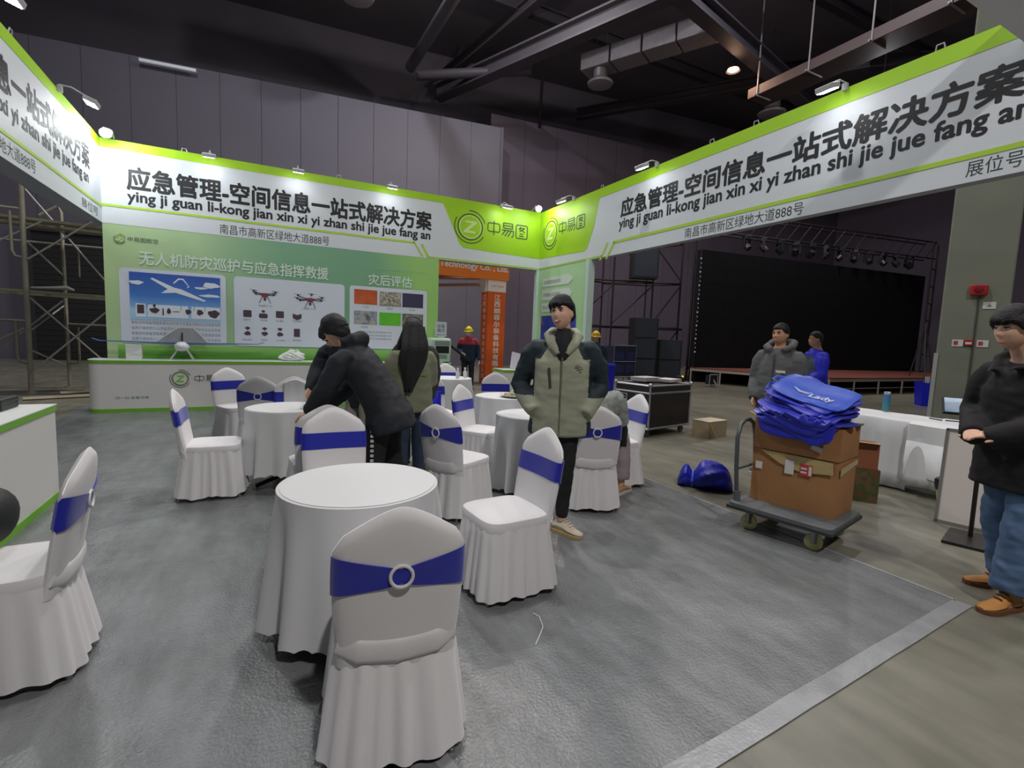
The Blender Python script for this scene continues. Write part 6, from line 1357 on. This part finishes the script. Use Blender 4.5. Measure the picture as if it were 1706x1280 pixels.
def trousers(t, V, m, r=(0.108, 0.105, 0.088, 0.076, 0.072, 0.066), voxel=0.013, wr=0.006, low=0.0, name='trousers', fn=None, top=0.10, seed=0, kbreak=1.0):
    q = MB()
    torso_tube(q, [V['pel'] - (V['mid'] - V['pel']).normalized() * 0.09, V['pel'], V['pel'] + (V['mid'] - V['pel']).normalized() * top], [0.13, 0.175, 0.16], [0.11, 0.128, 0.115], V['shR'] - V['shL'])
    for s_ in 'LR':
        h_, k_, a_ = V['hip' + s_], V['kn' + s_], V['an' + s_]; lo = a_ + Z * low
        q.tube([h_ + Z * 0.03, h_ - Z * 0.03, (h_ + k_) / 2, k_, (k_ + a_) / 2, lo], r, 14)
    return evaluated(q, name, m, t, voxel, 4, wr, 8, fn, seed)
def jacket(t, V, mats, widths, depths, spine, sleeve_r, name='jacket', voxel=0.013, wr=0.007, fn=None, extra=None, ext=0.02, seed=0, wscale=7):
    widths = list(widths); widths[-2] *= 0.70; widths[-3] *= 0.93; widths[-1] *= 0.95
    q = MB(); torso_tube(q, spine, widths, depths, V['shR'] - V['shL'])
    for s_ in 'LR': sleeve(q, V, s_, sleeve_r, ext)
    if extra: extra(q)
    return evaluated(q, name, mats, t, voxel, 8, wr, wscale, fn, seed)
def stand(h=1.75, w=0.20):
    k = h / 1.75
    J = dict(pel=(0, 0, .95 * k), mid=(0, 0.005, 1.12 * k), chest=(0, 0.0, 1.36 * k), neck=(0, -0.01, 1.50 * k), head=(0, 0.02, 1.63 * k), look=(0, 1, 0),
             shL=(-w, -0.01, 1.42 * k), shR=(w, -0.01, 1.42 * k), elL=(-w - .05, -.03, 1.13 * k), elR=(w + .05, -.03, 1.13 * k), wrL=(-w - .05, .06, .88 * k), wrR=(w + .05, .06, .88 * k),
             hipL=(-.09, 0, .90 * k), hipR=(.09, 0, .90 * k), knL=(-.10, .015, .50 * k), knR=(.10, .015, .50 * k), anL=(-.11, -.02, .09), anR=(.11, -.02, .09), toeL=(-.15, 1, 0), toeR=(.15, 1, 0))
    return J
M_BLKT = mat('trousers_black', (24, 24, 28), 0.8); M_JEAN = mat('jeans_blue', (78, 104, 138), 0.8, var=0.22, vscale=9, bump=0.1, bscale=120); M_JEAND = mat('jeans_dark', (38, 54, 74), 0.8, var=0.15, vscale=9)

# --- laughing man in the khaki and dark jacket
J = stand(1.80, 0.195)
J.update(look=(0.42, 0.90, 0.05), hup=(0.08, -0.05, 1), smile=1, head=(0.02, 0.05, 1.685), neck=(0.0, 0.0, 1.53),
         elR=(.33, -.09, 1.13), wrR=(.195, .105, 0.95), elL=(-.30, -.08, 1.14), wrL=(-.19, .10, 0.94),
         hipL=(-.08, 0, .92), knL=(-.07, .07, .51), anL=(-.05, .08, .09), toeL=(-.80, .55, 0), hipR=(.09, 0, .92), knR=(.13, .02, .52), anR=(.14, -.22, .10), toeR=(.15, 1, 0))
M_KHA = mat('jacket_khaki', (156, 160, 138), 0.7, bump=0.05, bscale=40); M_TEAL = mat('jacket_dark_teal', (26, 42, 50), 0.7)
def dress(t, V, hc, R3):
    hair(t, hc, R3, 1.0, 0.056, 0.028, -0.06, 0.026, 3.0, fringe=0.026)
    def colour(c):
        ax = abs(c.x)
        if c.z > 1.345 + 0.10 * max(0, 0.16 - ax) / 0.16 * 3 and ax > 0.075 and c.z < 1.50: return 1
        lim = 0.205
        if ax > lim: return 0 if c.z < 1.06 and c.z > 0.88 and ax > 0.19 and c.y > -0.02 else 1
        return 0
    jk = jacket(t, V, [M_KHA, M_TEAL], [0.235, 0.24, 0.225, 0.225, 0.235, 0.20, 0.10], [0.145, 0.15, 0.145, 0.145, 0.14, 0.115, 0.07],
           [(0, .01, .76), (0, .01, .82), (0, .01, 1.0), (0, .01, 1.15), (0, .0, 1.32), (0, -.01, 1.44), (0, -.01, 1.52)], (0.085, 0.098, 0.086, 0.082, 0.078, 0.062), fn=colour, voxel=0.012, wr=0.009)
    for s_ in (-1, 1):
        q = MB(); q.tube([(s_ * 0.03, -.085, 1.55), (s_ * 0.085, -.06, 1.565), (s_ * 0.115, .02, 1.53), (s_ * 0.085, .10, 1.46), (s_ * 0.03, .145, 1.385)], [0.035, 0.045, 0.045, 0.038, 0.022], 12, flat=0.55); evaluated(q, 'collar', M_KHA, t, 0.01, 2, 0.003, 9)
    q = MB(); q.tube([(0, .055, 1.30), (0, .07, 1.40), (0, .03, 1.50), (0, .02, 1.57)], [0.075, 0.085, 0.075, 0.062], 16, flat=0.9); q.build('shirt', mat('shirt_black', (22, 26, 32), 0.8), t)
    q = MB(); q.tube([(0.0, .158, 1.36), (0.0, .163, 1.15), (0, .163, .95), (0, .158, .78)], 0.006, 6); q.build('zip', mat('zip_khaki', (112, 116, 98), 0.6), jk)
    q = MB(); q.tube([(0.095, .148, 1.28), (0.08, .153, 1.13)], 0.010, 6, flat=0.4, side=(1, 0, 0)); q.build('pocket_zip', mat('zip_dark', (62, 66, 60), 0.6), jk)
    for k in range(3): q = MB(); q.tube([(-0.10 - .018 * k, .150, 1.30 - .012 * k), (-0.13 - .012 * k, .146, 1.305 - .012 * k)], 0.004, 6); q.build('chest_mark', mat('zip_dark', (62, 66, 60)), jk)
    trousers(t, V, M_BLKT, (0.10, 0.095, 0.078, 0.064, 0.056, 0.050), low=0.03)
    shoes(t, V, mat('shoe_cream', (206, 202, 182), 0.5), mat('sole_tan', (190, 160, 110), 0.6), laces=M_LAB)
person('person', 'laughing person in a khaki and dark jacket walking between the tables, hands in pockets', (2.06, 3.20), (-0.55, -0.84), J, M_SKIN, dress, voxel=0.006, hands=(False, False))

# --- person bending over the left table, dark hooded jacket
J = stand(1.74, 0.20)
J.update(pel=(0, -.02, .92), mid=(0, .07, 1.07), chest=(0, .22, 1.27), neck=(0, .31, 1.39), head=(0, .40, 1.49), look=(0.15, .88, -.45), hup=(0, .45, .9), shL=(-.19, .24, 1.33), shR=(.19, .24, 1.33),
         elL=(-.24, .36, 1.06), elR=(.24, .36, 1.06), wrL=(-.18, .52, .87), wrR=(.17, .54, .87), anL=(-.10, 0, .09), anR=(.12, -.12, .09), knL=(-.10, .04, .5), knR=(.11, -.03, .5))
M_NAVJ = mat('jacket_black_navy', (26, 30, 38), 0.75, bump=0.06, bscale=30)
def dress(t, V, hc, R3):
    hair(t, hc, R3, 1.0, 0.045, -0.02, -0.08, 0.02, 5.0, fringe=0.02)
    def ex(q): q.tube([(-.09, .24, 1.42), (0, .19, 1.43), (.09, .24, 1.42)], [.05, .072, .05], 12); q.tube([(-.09, .31, 1.40), (-.07, .24, 1.45), (.07, .24, 1.45), (.09, .31, 1.40)], .038, 10)
    jacket(t, V, M_NAVJ, [0.24, 0.235, 0.20, 0.20, 0.215, 0.18, 0.09], [0.17, 0.165, 0.145, 0.14, 0.14, 0.12, 0.07], [(0, -.09, .72), (0, -.06, .83), (0, .02, .98), (0, .10, 1.10), (0, .19, 1.23), (0, .26, 1.32), (0, .32, 1.39)], (0.085, 0.095, 0.085, 0.080, 0.072, 0.058), extra=ex, wr=0.008, seed=3)
    tr = trousers(t, V, M_BLKT, (0.11, 0.108, 0.095, 0.088, 0.085, 0.08), seed=2)
    q = MB()
    for k in range(16): z_ = .66 - k * .034; q.box((-0.205 - 0.004, .03 - .02, z_), (0.012, 0.02, 0.018))
    for k in range(16):
        q2 = MB(); z_ = .74 - k * .038; q2.box((-0.195, 0.02, z_), (0.014, 0.022, 0.020)); q2.build('seam_mark', M_LAB, tr, smooth=False)
    shoes(t, V, mat('shoe_dark', (40, 40, 44), 0.6), mat('sole_white', (200, 198, 190), 0.6))
person('person', 'person in a dark jacket bending forward behind the front table, back to the camera', (0.86, 3.92), (-0.85, 0.53), J, M_SKIN, dress, hands=(True, True), hand_cfg={'L': dict(d=(.1, .8, -.5), n=(0, .4, .9), curl=.3), 'R': dict(d=(-.1, .8, -.5), n=(0, .4, .9), curl=.3)})

# --- second person leaning in from behind the first
J = stand(1.72, 0.19)
J.update(pel=(0, -.02, .90), mid=(0, .08, 1.07), chest=(0, .22, 1.27), neck=(0, .32, 1.38), head=(0, .40, 1.45), look=(0.1, .55, -.8), hup=(0, .85, .55), shL=(-.18, .26, 1.33), shR=(.18, .26, 1.33), elL=(-.24, .42, 1.09), elR=(.24, .36, 1.09), wrL=(-.20, .56, .90), wrR=(.18, .50, .92))
def dress(t, V, hc, R3):
    hair(t, hc, R3, 1.0, 0.05, -0.02, -0.08, 0.018, 8.0)
    jacket(t, V, mat('coat_deep_navy', (18, 24, 36), 0.75, bump=0.06, bscale=30), [0.215, 0.21, 0.19, 0.195, 0.205, 0.17, 0.085], [0.15, 0.15, 0.135, 0.135, 0.135, 0.115, 0.07], [(0, -.06, .72), (0, -.03, .84), (0, .03, 1.0), (0, .10, 1.10), (0, .20, 1.22), (0, .28, 1.31), (0, .34, 1.37)], (0.08, 0.09, 0.08, 0.075, 0.068, 0.055), seed=6)
    trousers(t, V, mat('trousers_stone', (150, 146, 134), 0.8), seed=4)
    shoes(t, V, mat('shoe_dark', (40, 40, 44)), mat('sole_white', (200, 198, 190)))
person('person', 'person in a navy coat leaning over the left table beyond the bending person', (0.92, 5.30), (-0.80, -0.60), J, M_SKIN, dress, hands=(True, True))

# --- person with very long hair in the khaki sweater
J = stand(1.62, 0.165)
J.update(look=(0.55, .8, -.15), head=(0.01, 0.02, 1.49), elL=(-.21, .03, 1.04), elR=(.21, .03, 1.04), wrL=(-.14, .22, .94), wrR=(.14, .22, .94))
M_SWE = mat('sweater_khaki', (118, 122, 100), 0.85, bump=0.15, bscale=90)
def dress(t, V, hc, R3):
    hair(t, hc, R3, 1.0, 0.05, -0.05, -0.10, 0.022, 2.0)
    q = MB(); rings = []
    for f in range(13):
        v = f / 12; z_ = 1.56 - 0.58 * v; wd = 0.095 + 0.035 * sin(pi * min(1, v * 1.1)) - 0.06 * max(0, v - 0.5) / 0.5; y_ = -0.05 - 0.085 * min(1, v * 3); dp = 0.055 - 0.015 * v
        rings.append([(wd * cos(a) * (1 + 0.06 * sin(9 * a + v * 4)) - 0.085 * v, y_ + dp * sin(a) * (1 + 0.10 * sin(11 * a)), z_ + 0.02 * sin(6 * a) * v) for a in [2 * pi * k / 44 for k in range(44)]])
    q.loft(rings); q.build('long_hair', M_HAIR, t)
    for s_ in (-1, 1): q = MB(); q.tube([(s_ * .085, .0, 1.52), (s_ * .115, .02, 1.40), (s_ * .13, .06, 1.25), (s_ * .12, .10, 1.08)], [.02, .035, .04, .012], 10, flat=.6); q.build('hair_lock', M_HAIR, t)
    sw = jacket(t, V, M_SWE, [0.205, 0.205, 0.195, 0.185, 0.19, 0.165, 0.08], [0.135, 0.135, 0.13, 0.125, 0.125, 0.105, 0.06], [(0, .0, .77), (0, .0, .84), (0, .0, 1.0), (0, .0, 1.12), (0, 0, 1.22), (0, 0, 1.32), (0, -.01, 1.40)], (0.075, 0.085, 0.075, 0.07, 0.062, 0.05), seed=9, name='sweater')
    q = MB(); q.box((0.05, -.128, 1.12), (.07, .008, .016)); q.build('print_bar', mat('print_lime', (110, 150, 50), 0.6), sw, smooth=False)
    trousers(t, V, M_JEAND, (0.10, 0.10, 0.09, 0.082, 0.08, 0.078), seed=5)
    shoes(t, V, mat('shoe_white', (200, 202, 204), 0.5), mat('sole_white', (200, 198, 190)))
person('person', 'person with very long black hair in a khaki sweater and dark jeans, back turned', (1.24, 4.50), (-0.12, 0.99), J, M_SKIN, dress, hands=(True, True))

# --- dark-haired person half hidden behind the long-haired one
J = stand(1.66, 0.185); J.update(look=(-0.3, .8, -.45))
def dress(t, V, hc, R3):
    hair(t, hc, R3, 1.0, 0.045, -0.02, -0.08, 0.02, 4.0, fringe=0.02)
    jacket(t, V, mat('jacket_olive_black', (34, 40, 40), 0.75), [0.21, 0.21, 0.2, 0.195, 0.205, 0.17, 0.085], [0.14, 0.14, 0.135, 0.13, 0.13, 0.11, 0.07], [(0, 0, .78), (0, .0, .86), (0, 0, 1.02), (0, .0, 1.14), (0, 0, 1.25), (0, 0, 1.36), (0, -.01, 1.43)], (0.08, 0.09, 0.08, 0.074, 0.066, 0.052), seed=12)
    trousers(t, V, M_BLKT, seed=7); shoes(t, V, mat('shoe_dark', (40, 40, 44)), mat('sole_white', (200, 198, 190)))
person('person', 'dark-haired person in a black-green jacket, mostly hidden behind the long-haired person', (1.47, 5.25), (-0.65, -0.65), J, M_SKIN, dress, voxel=0.01, hands=(True, True))

# --- worker with yellow helmet, red shoulders and a mask
def helmet(t, hc, R3, m):
    q = MB(); rings = []
    for j in range(9):
        el = 0.02 + (pi / 2 - 0.02) * j / 8; rings.append([R3 @ Vector((0.108 * cos(el) * cos(a), 0.130 * cos(el) * sin(a), 0.030 + 0.125 * sin(el))) + hc for a in [2 * pi * k / 28 for k in range(28)]])
    q.loft(rings); h = q.build('helmet', m, t)
    q = MB(); rings = [[R3 @ Vector((r_ * 0.85 * cos(a), (r_ + (0.03 if sin(a) > 0.3 else 0)) * sin(a), z_)) + hc for a in [2 * pi * k / 28 for k in range(28)]] for r_, z_ in ((0.124, 0.036), (0.146, 0.026), (0.146, 0.020), (0.124, 0.026))]; q.loft(rings, cap=False); q.build('brim', m, h)
    q = MB(); q.tube([R3 @ Vector((0, 0.11, 0.10)) + hc, R3 @ Vector((0, 0.03, 0.158)) + hc, R3 @ Vector((0, -0.06, 0.146)) + hc, R3 @ Vector((0, -0.12, 0.08)) + hc], 0.012, 8); q.build('ridge', m, h)
J = stand(1.70, 0.195); J.update(look=(0.5, .85, -.12), elR=(.26, -.04, 1.08), wrR=(.18, .20, 1.0), elL=(-.27, .0, 1.06), wrL=(-.30, .10, .82))
M_HEL = mat('helmet_yellow', (232, 208, 20), 0.35); M_NAVW = mat('work_navy', (30, 44, 72), 0.75); M_REDW = mat('work_red', (172, 44, 62), 0.7)
def dress(t, V, hc, R3):
    helmet(t, hc, R3, M_HEL)
    q = MB(); q.ball(hc + R3 @ Vector((0, .062, -.045)), (.062, .05, .05), 16, 10, R3); q.build('face_mask', M_LAB, t)
    jacket(t, V, [M_NAVW, M_REDW], [0.22, 0.22, 0.205, 0.2, 0.21, 0.18, 0.085], [0.145, 0.145, 0.135, 0.13, 0.13, 0.11, 0.07], [(0, 0, .78), (0, .0, .86), (0, 0, 1.02), (0, .0, 1.14), (0, 0, 1.27), (0, 0, 1.39), (0, -.01, 1.46)], (0.08, 0.09, 0.08, 0.074, 0.066, 0.052), seed=13, fn=lambda c: 1 if c.z > 1.24 else 0)
    trousers(t, V, mat('work_trousers', (34, 40, 58), 0.8), seed=8); shoes(t, V, mat('shoe_black', (26, 24, 24), 0.6), M_INK)
    for s_ in 'LR': q = MB(); add_hand(q, V['wr' + s_], V['wr' + s_] - V['el' + s_], (-1 if s_ == 'L' else 1, 0, 0), 1 if s_ == 'R' else -1, 0.9, 1.15); evaluated(q, 'glove', M_LAB, t, 0.008, 1)
person('person', 'worker in a yellow helmet, white mask and red-shouldered dark overalls by the orange pillar', (5.10, 12.75), (-0.35, -0.93), J, M_SKIN, dress, voxel=0.011, hands=(True, True))
t = empty('carry_bar', (4.72, 12.45, 0.62)); tag(t, 'black bar-like tool in the helmeted worker\'s hand', 'tool'); q = MB(); q.tube([(0.30, 0.05, 0.18), (0.05, 0, 0.36), (-0.27, -0.05, 0.58)], 0.035, 8); q.build('bar', M_INK, t); q = MB(); q.tube([(-0.27, -0.05, 0.58), (-0.33, -0.06, 0.62)], 0.045, 8); q.build('tip', M_INK2, t)

# --- second helmeted worker hidden behind the laughing man
J = stand(1.68, 0.195); J.update(look=(-0.2, .95, -.1))
def dress(t, V, hc, R3):
    helmet(t, hc, R3, mat('helmet_amber', (226, 176, 30), 0.35))
    jacket(t, V, M_NAVW, [0.21, 0.21, 0.2, 0.195, 0.205, 0.17, 0.085], [0.14, 0.14, 0.135, 0.13, 0.13, 0.11, 0.07], [(0, 0, .78), (0, .0, .86), (0, 0, 1.02), (0, .0, 1.14), (0, 0, 1.25), (0, 0, 1.37), (0, -.01, 1.44)], (0.08, 0.09, 0.08, 0.074, 0.066, 0.052), seed=14)
    trousers(t, V, M_NAVW, seed=9); shoes(t, V, mat('shoe_black', (26, 24, 24)), M_INK)
person('person', 'worker in an amber helmet mostly hidden behind the laughing person', (7.20, 9.75), (-0.5, -0.8), J, M_SKIN2, dress, voxel=0.012, hands=(True, True))

# --- person in the grey hoodie
J = stand(1.76, 0.185); J.update(look=(0.22, .96, .0), elL=(-.235, .02, 1.10), wrL=(-.19, .16, .88), elR=(.235, .0, 1.10), wrR=(.19, .16, .90))
M_HOOD = mat('hoodie_grey', (86, 88, 90), 0.85, bump=0.1, bscale=60)
def dress(t, V, hc, R3):
    hair(t, hc, R3, 1.0, 0.055, 0.01, -0.06, 0.012, 6.0)
    def ex(q):
        q.tube([(-.06, .11, 1.46), (-.13, .03, 1.50), (-.11, -.08, 1.54), (0, -.13, 1.53), (.11, -.08, 1.54), (.13, .03, 1.50), (.06, .11, 1.46)], [.035, .045, .055, .065, .055, .045, .035], 12)
    jk = jacket(t, V, M_HOOD, [0.205, 0.215, 0.212, 0.208, 0.21, 0.18, 0.10], [0.165, 0.175, 0.17, 0.16, 0.15, 0.12, 0.08], [(0, 0, .78), (0, .01, .84), (0, .02, 1.0), (0, .01, 1.14), (0, 0, 1.28), (0, 0, 1.40), (0, -.01, 1.48)], (0.09, 0.105, 0.092, 0.085, 0.078, 0.055), extra=ex, seed=15, wr=0.009, name='hoodie')
    q = MB(); q.box((-0.08, .158, 1.22), (.10, .012, .03)); q.build('chest_print', M_LAB, jk, smooth=False)
    q = MB(); q.tube([(0.0, .14, 1.42), (0, .168, 1.2), (0, .178, 1.0), (0, .165, .82)], .006, 6); q.build('zip', mat('zip_dark', (62, 66, 60)), jk)
    trousers(t, V, mat('trousers_grey', (126, 128, 130), 0.8), (0.115, 0.112, 0.10, 0.09, 0.085, 0.08), seed=10); shoes(t, V, mat('shoe_dark', (40, 40, 44)), mat('sole_white', (200, 198, 190)))
person('person', 'person in a grey hooded jacket standing behind the trolley, looking left', (5.36, 3.70), (-0.96, -0.28), J, M_SKIN2, dress, voxel=0.008, hands=(True, True))

# --- person in the bright blue jacket
J = stand(1.75, 0.20); J.update(look=(0.2, .97, .0), elL=(-.25, .03, 1.10), wrL=(-.15, .20, .96), elR=(.25, .03, 1.10), wrR=(.15, .20, .96))
M_BLUJ = mat('jacket_bright_blue', (20, 30, 190), 0.65, bump=0.06, bscale=30)
def dress(t, V, hc, R3):
    hair(t, hc, R3, 1.0, 0.06, 0.02, -0.05, 0.006, 7.0)
    jacket(t, V, [M_BLUJ, mat('jacket_grey_yoke', (60, 72, 84), 0.7)], [0.22, 0.225, 0.225, 0.22, 0.225, 0.19, 0.09], [0.15, 0.155, 0.155, 0.15, 0.145, 0.12, 0.08], [(0, 0, .84), (0, .0, .90), (0, 0, 1.03), (0, .0, 1.14), (0, 0, 1.28), (0, 0, 1.40), (0, -.01, 1.49)], (0.088, 0.10, 0.09, 0.082, 0.076, 0.058), seed=16, fn=lambda c: 1 if c.y > 0.10 and 1.12 < c.z < 1.38 and abs(c.x) < 0.2 else 0)
    trousers(t, V, M_JEAND, seed=11); shoes(t, V, mat('shoe_dark', (40, 40, 44)), mat('sole_white', (200, 198, 190)))
person('person', 'person in a bright blue jacket with back turned, in front of the stage', (7.62, 4.66), (-0.85, 0.52), J, M_SKIN2, dress, voxel=0.009, hands=(True, True))

# --- person in the black coat at the right edge
J = stand(1.76, 0.21)
J.update(look=(-0.02, .98, -.12), head=(0, .19, 1.655), neck=(0, .10, 1.50), chest=(0, .04, 1.36), shL=(-.21, .06, 1.42), shR=(.21, .06, 1.42), elL=(-.27, .10, 1.13), wrL=(-.08, .27, 1.03), elR=(.27, .08, 1.13), wrR=(.09, .26, 1.03), anL=(-.13, .13, .09), knL=(-.12, .10, .50), anR=(.13, -.12, .09), knR=(.12, -.02, .5), toeL=(-.2, 1, 0), toeR=(.3, 1, 0))
M_COAT = mat('coat_black', (24, 22, 26), 0.85, bump=0.1, bscale=50); M_BOOT = mat('boot_tan', (176, 122, 62), 0.65, var=0.08, bump=0.1); M_BSOLE = mat('boot_sole', (112, 72, 42), 0.7)
def dress(t, V, hc, R3):
    hair(t, hc, R3, 1.02, 0.045, -0.005, -0.065, 0.024, 9.0, fringe=0.022)
    def ex(q): q.tube([(-.06, .20, 1.40), (-.12, .13, 1.48), (-.11, .02, 1.535), (0, -.045, 1.55), (.11, .02, 1.535), (.12, .13, 1.48), (.06, .20, 1.40)], [.02, .032, .042, .042, .042, .032, .02], 12, flat=1.0); q.tube([(-.10, .15, 1.45), (-.07, .27, 1.42)], [.045, .012], 8, flat=.5); q.tube([(.10, .15, 1.45), (.06, .26, 1.40)], [.045, .012], 8, flat=.5)
    jk = jacket(t, V, M_COAT, [0.25, 0.25, 0.235, 0.235, 0.24, 0.20, 0.10], [0.185, 0.18, 0.165, 0.16, 0.155, 0.125, 0.08], [(0, 0.02, .70), (0, .02, .78), (0, .03, .98), (0, .04, 1.14), (0, 0.05, 1.29), (0, 0.06, 1.41), (0, .06, 1.48)], (0.095, 0.108, 0.095, 0.088, 0.082, 0.070), ext=0.06, extra=ex, seed=17, wr=0.008, name='coat')
    trousers(t, V, M_JEAN, (0.12, 0.118, 0.108, 0.10, 0.10, 0.105), seed=12, wr=0.012, low=0.02, name='jeans')
    shoes(t, V, M_BOOT, M_BSOLE, L=0.30, h=0.12, boot=True, laces=mat('lace_dark', (60, 50, 30), 0.7))
person('person', 'person in a black coat, blue jeans and tan boots at the right edge, facing left', (4.11, 1.18), (-0.90, 0.43), J, M_SKIN, dress, voxel=0.006, hands=(True, True), hand_cfg={'L': dict(d=(.6, .8, .0), n=(-.2, .2, 1), curl=.5), 'R': dict(d=(-.6, .8, 0), n=(.2, .2, 1), curl=.5)})

# --- seated person hidden behind the laughing man
J = dict(pel=(0, -.02, .58), mid=(0, -.02, .74), chest=(0, .04, .96), neck=(0, .09, 1.08), head=(0, .14, 1.20), look=(0, .9, -.35), hup=(0, .35, 1), shL=(-.19, .06, 1.02), shR=(.19, .06, 1.02), elL=(-.24, .14, .76), elR=(.24, .12, .76), wrL=(-.12, .32, .72), wrR=(.12, .32, .72),
         hipL=(-.09, 0, .56), hipR=(.09, 0, .56), knL=(-.13, .42, .55), knR=(.20, .40, .55), anL=(-.12, .40, .09), anR=(.24, .34, .09), toeL=(-.1, 1, 0), toeR=(.3, 1, 0))
def dress(t, V, hc, R3):
    hair(t, hc, R3, 1.0, 0.05, -0.01, -0.07, 0.016, 10.0)
    jacket(t, V, mat('jacket_grey_stripe', (140, 146, 140), 0.75, var=0.25, vscale=25), [0.20, 0.2, 0.19, 0.195, 0.2, 0.17, 0.085], [0.14, 0.14, 0.135, 0.13, 0.13, 0.11, 0.07], [(0, -.03, .52), (0, -.03, .60), (0, -.02, .72), (0, 0, .84), (0, .04, .95), (0, .07, 1.02), (0, .09, 1.07)], (0.08, 0.09, 0.08, 0.074, 0.066, 0.052), seed=18)
    trousers(t, V, mat('trousers_mauve_grey', (150, 138, 140), 0.85), (0.10, 0.115, 0.105, 0.095, 0.09, 0.085), seed=13, wr=0.012, low=0.05); shoes(t, V, mat('shoe_tan', (176, 142, 100), 0.6), mat('sole_white', (200, 198, 190)))
person('person', 'seated person in grey trousers on the chair behind the laughing person', (2.72, 3.66), (0.75, 0.66), J, M_SKIN, dress, voxel=0.009, hands=(True, True))
t = empty('sling_bag', (2.98, 3.55, 0.50)); tag(t, 'dark bag hanging beside the seated person\'s knee', 'bag'); q = MB(); q.tube([(0, 0, 0.32), (0.02, 0.01, 0.18), (0.03, 0.02, 0.02)], [0.02, 0.06, 0.05], 10, flat=.5); q.build('bag_body', M_INK, t); q = MB(); q.tube([(0, 0, 0.32), (-0.04, -0.05, 0.5)], 0.012, 6); q.build('strap', M_INK, t)
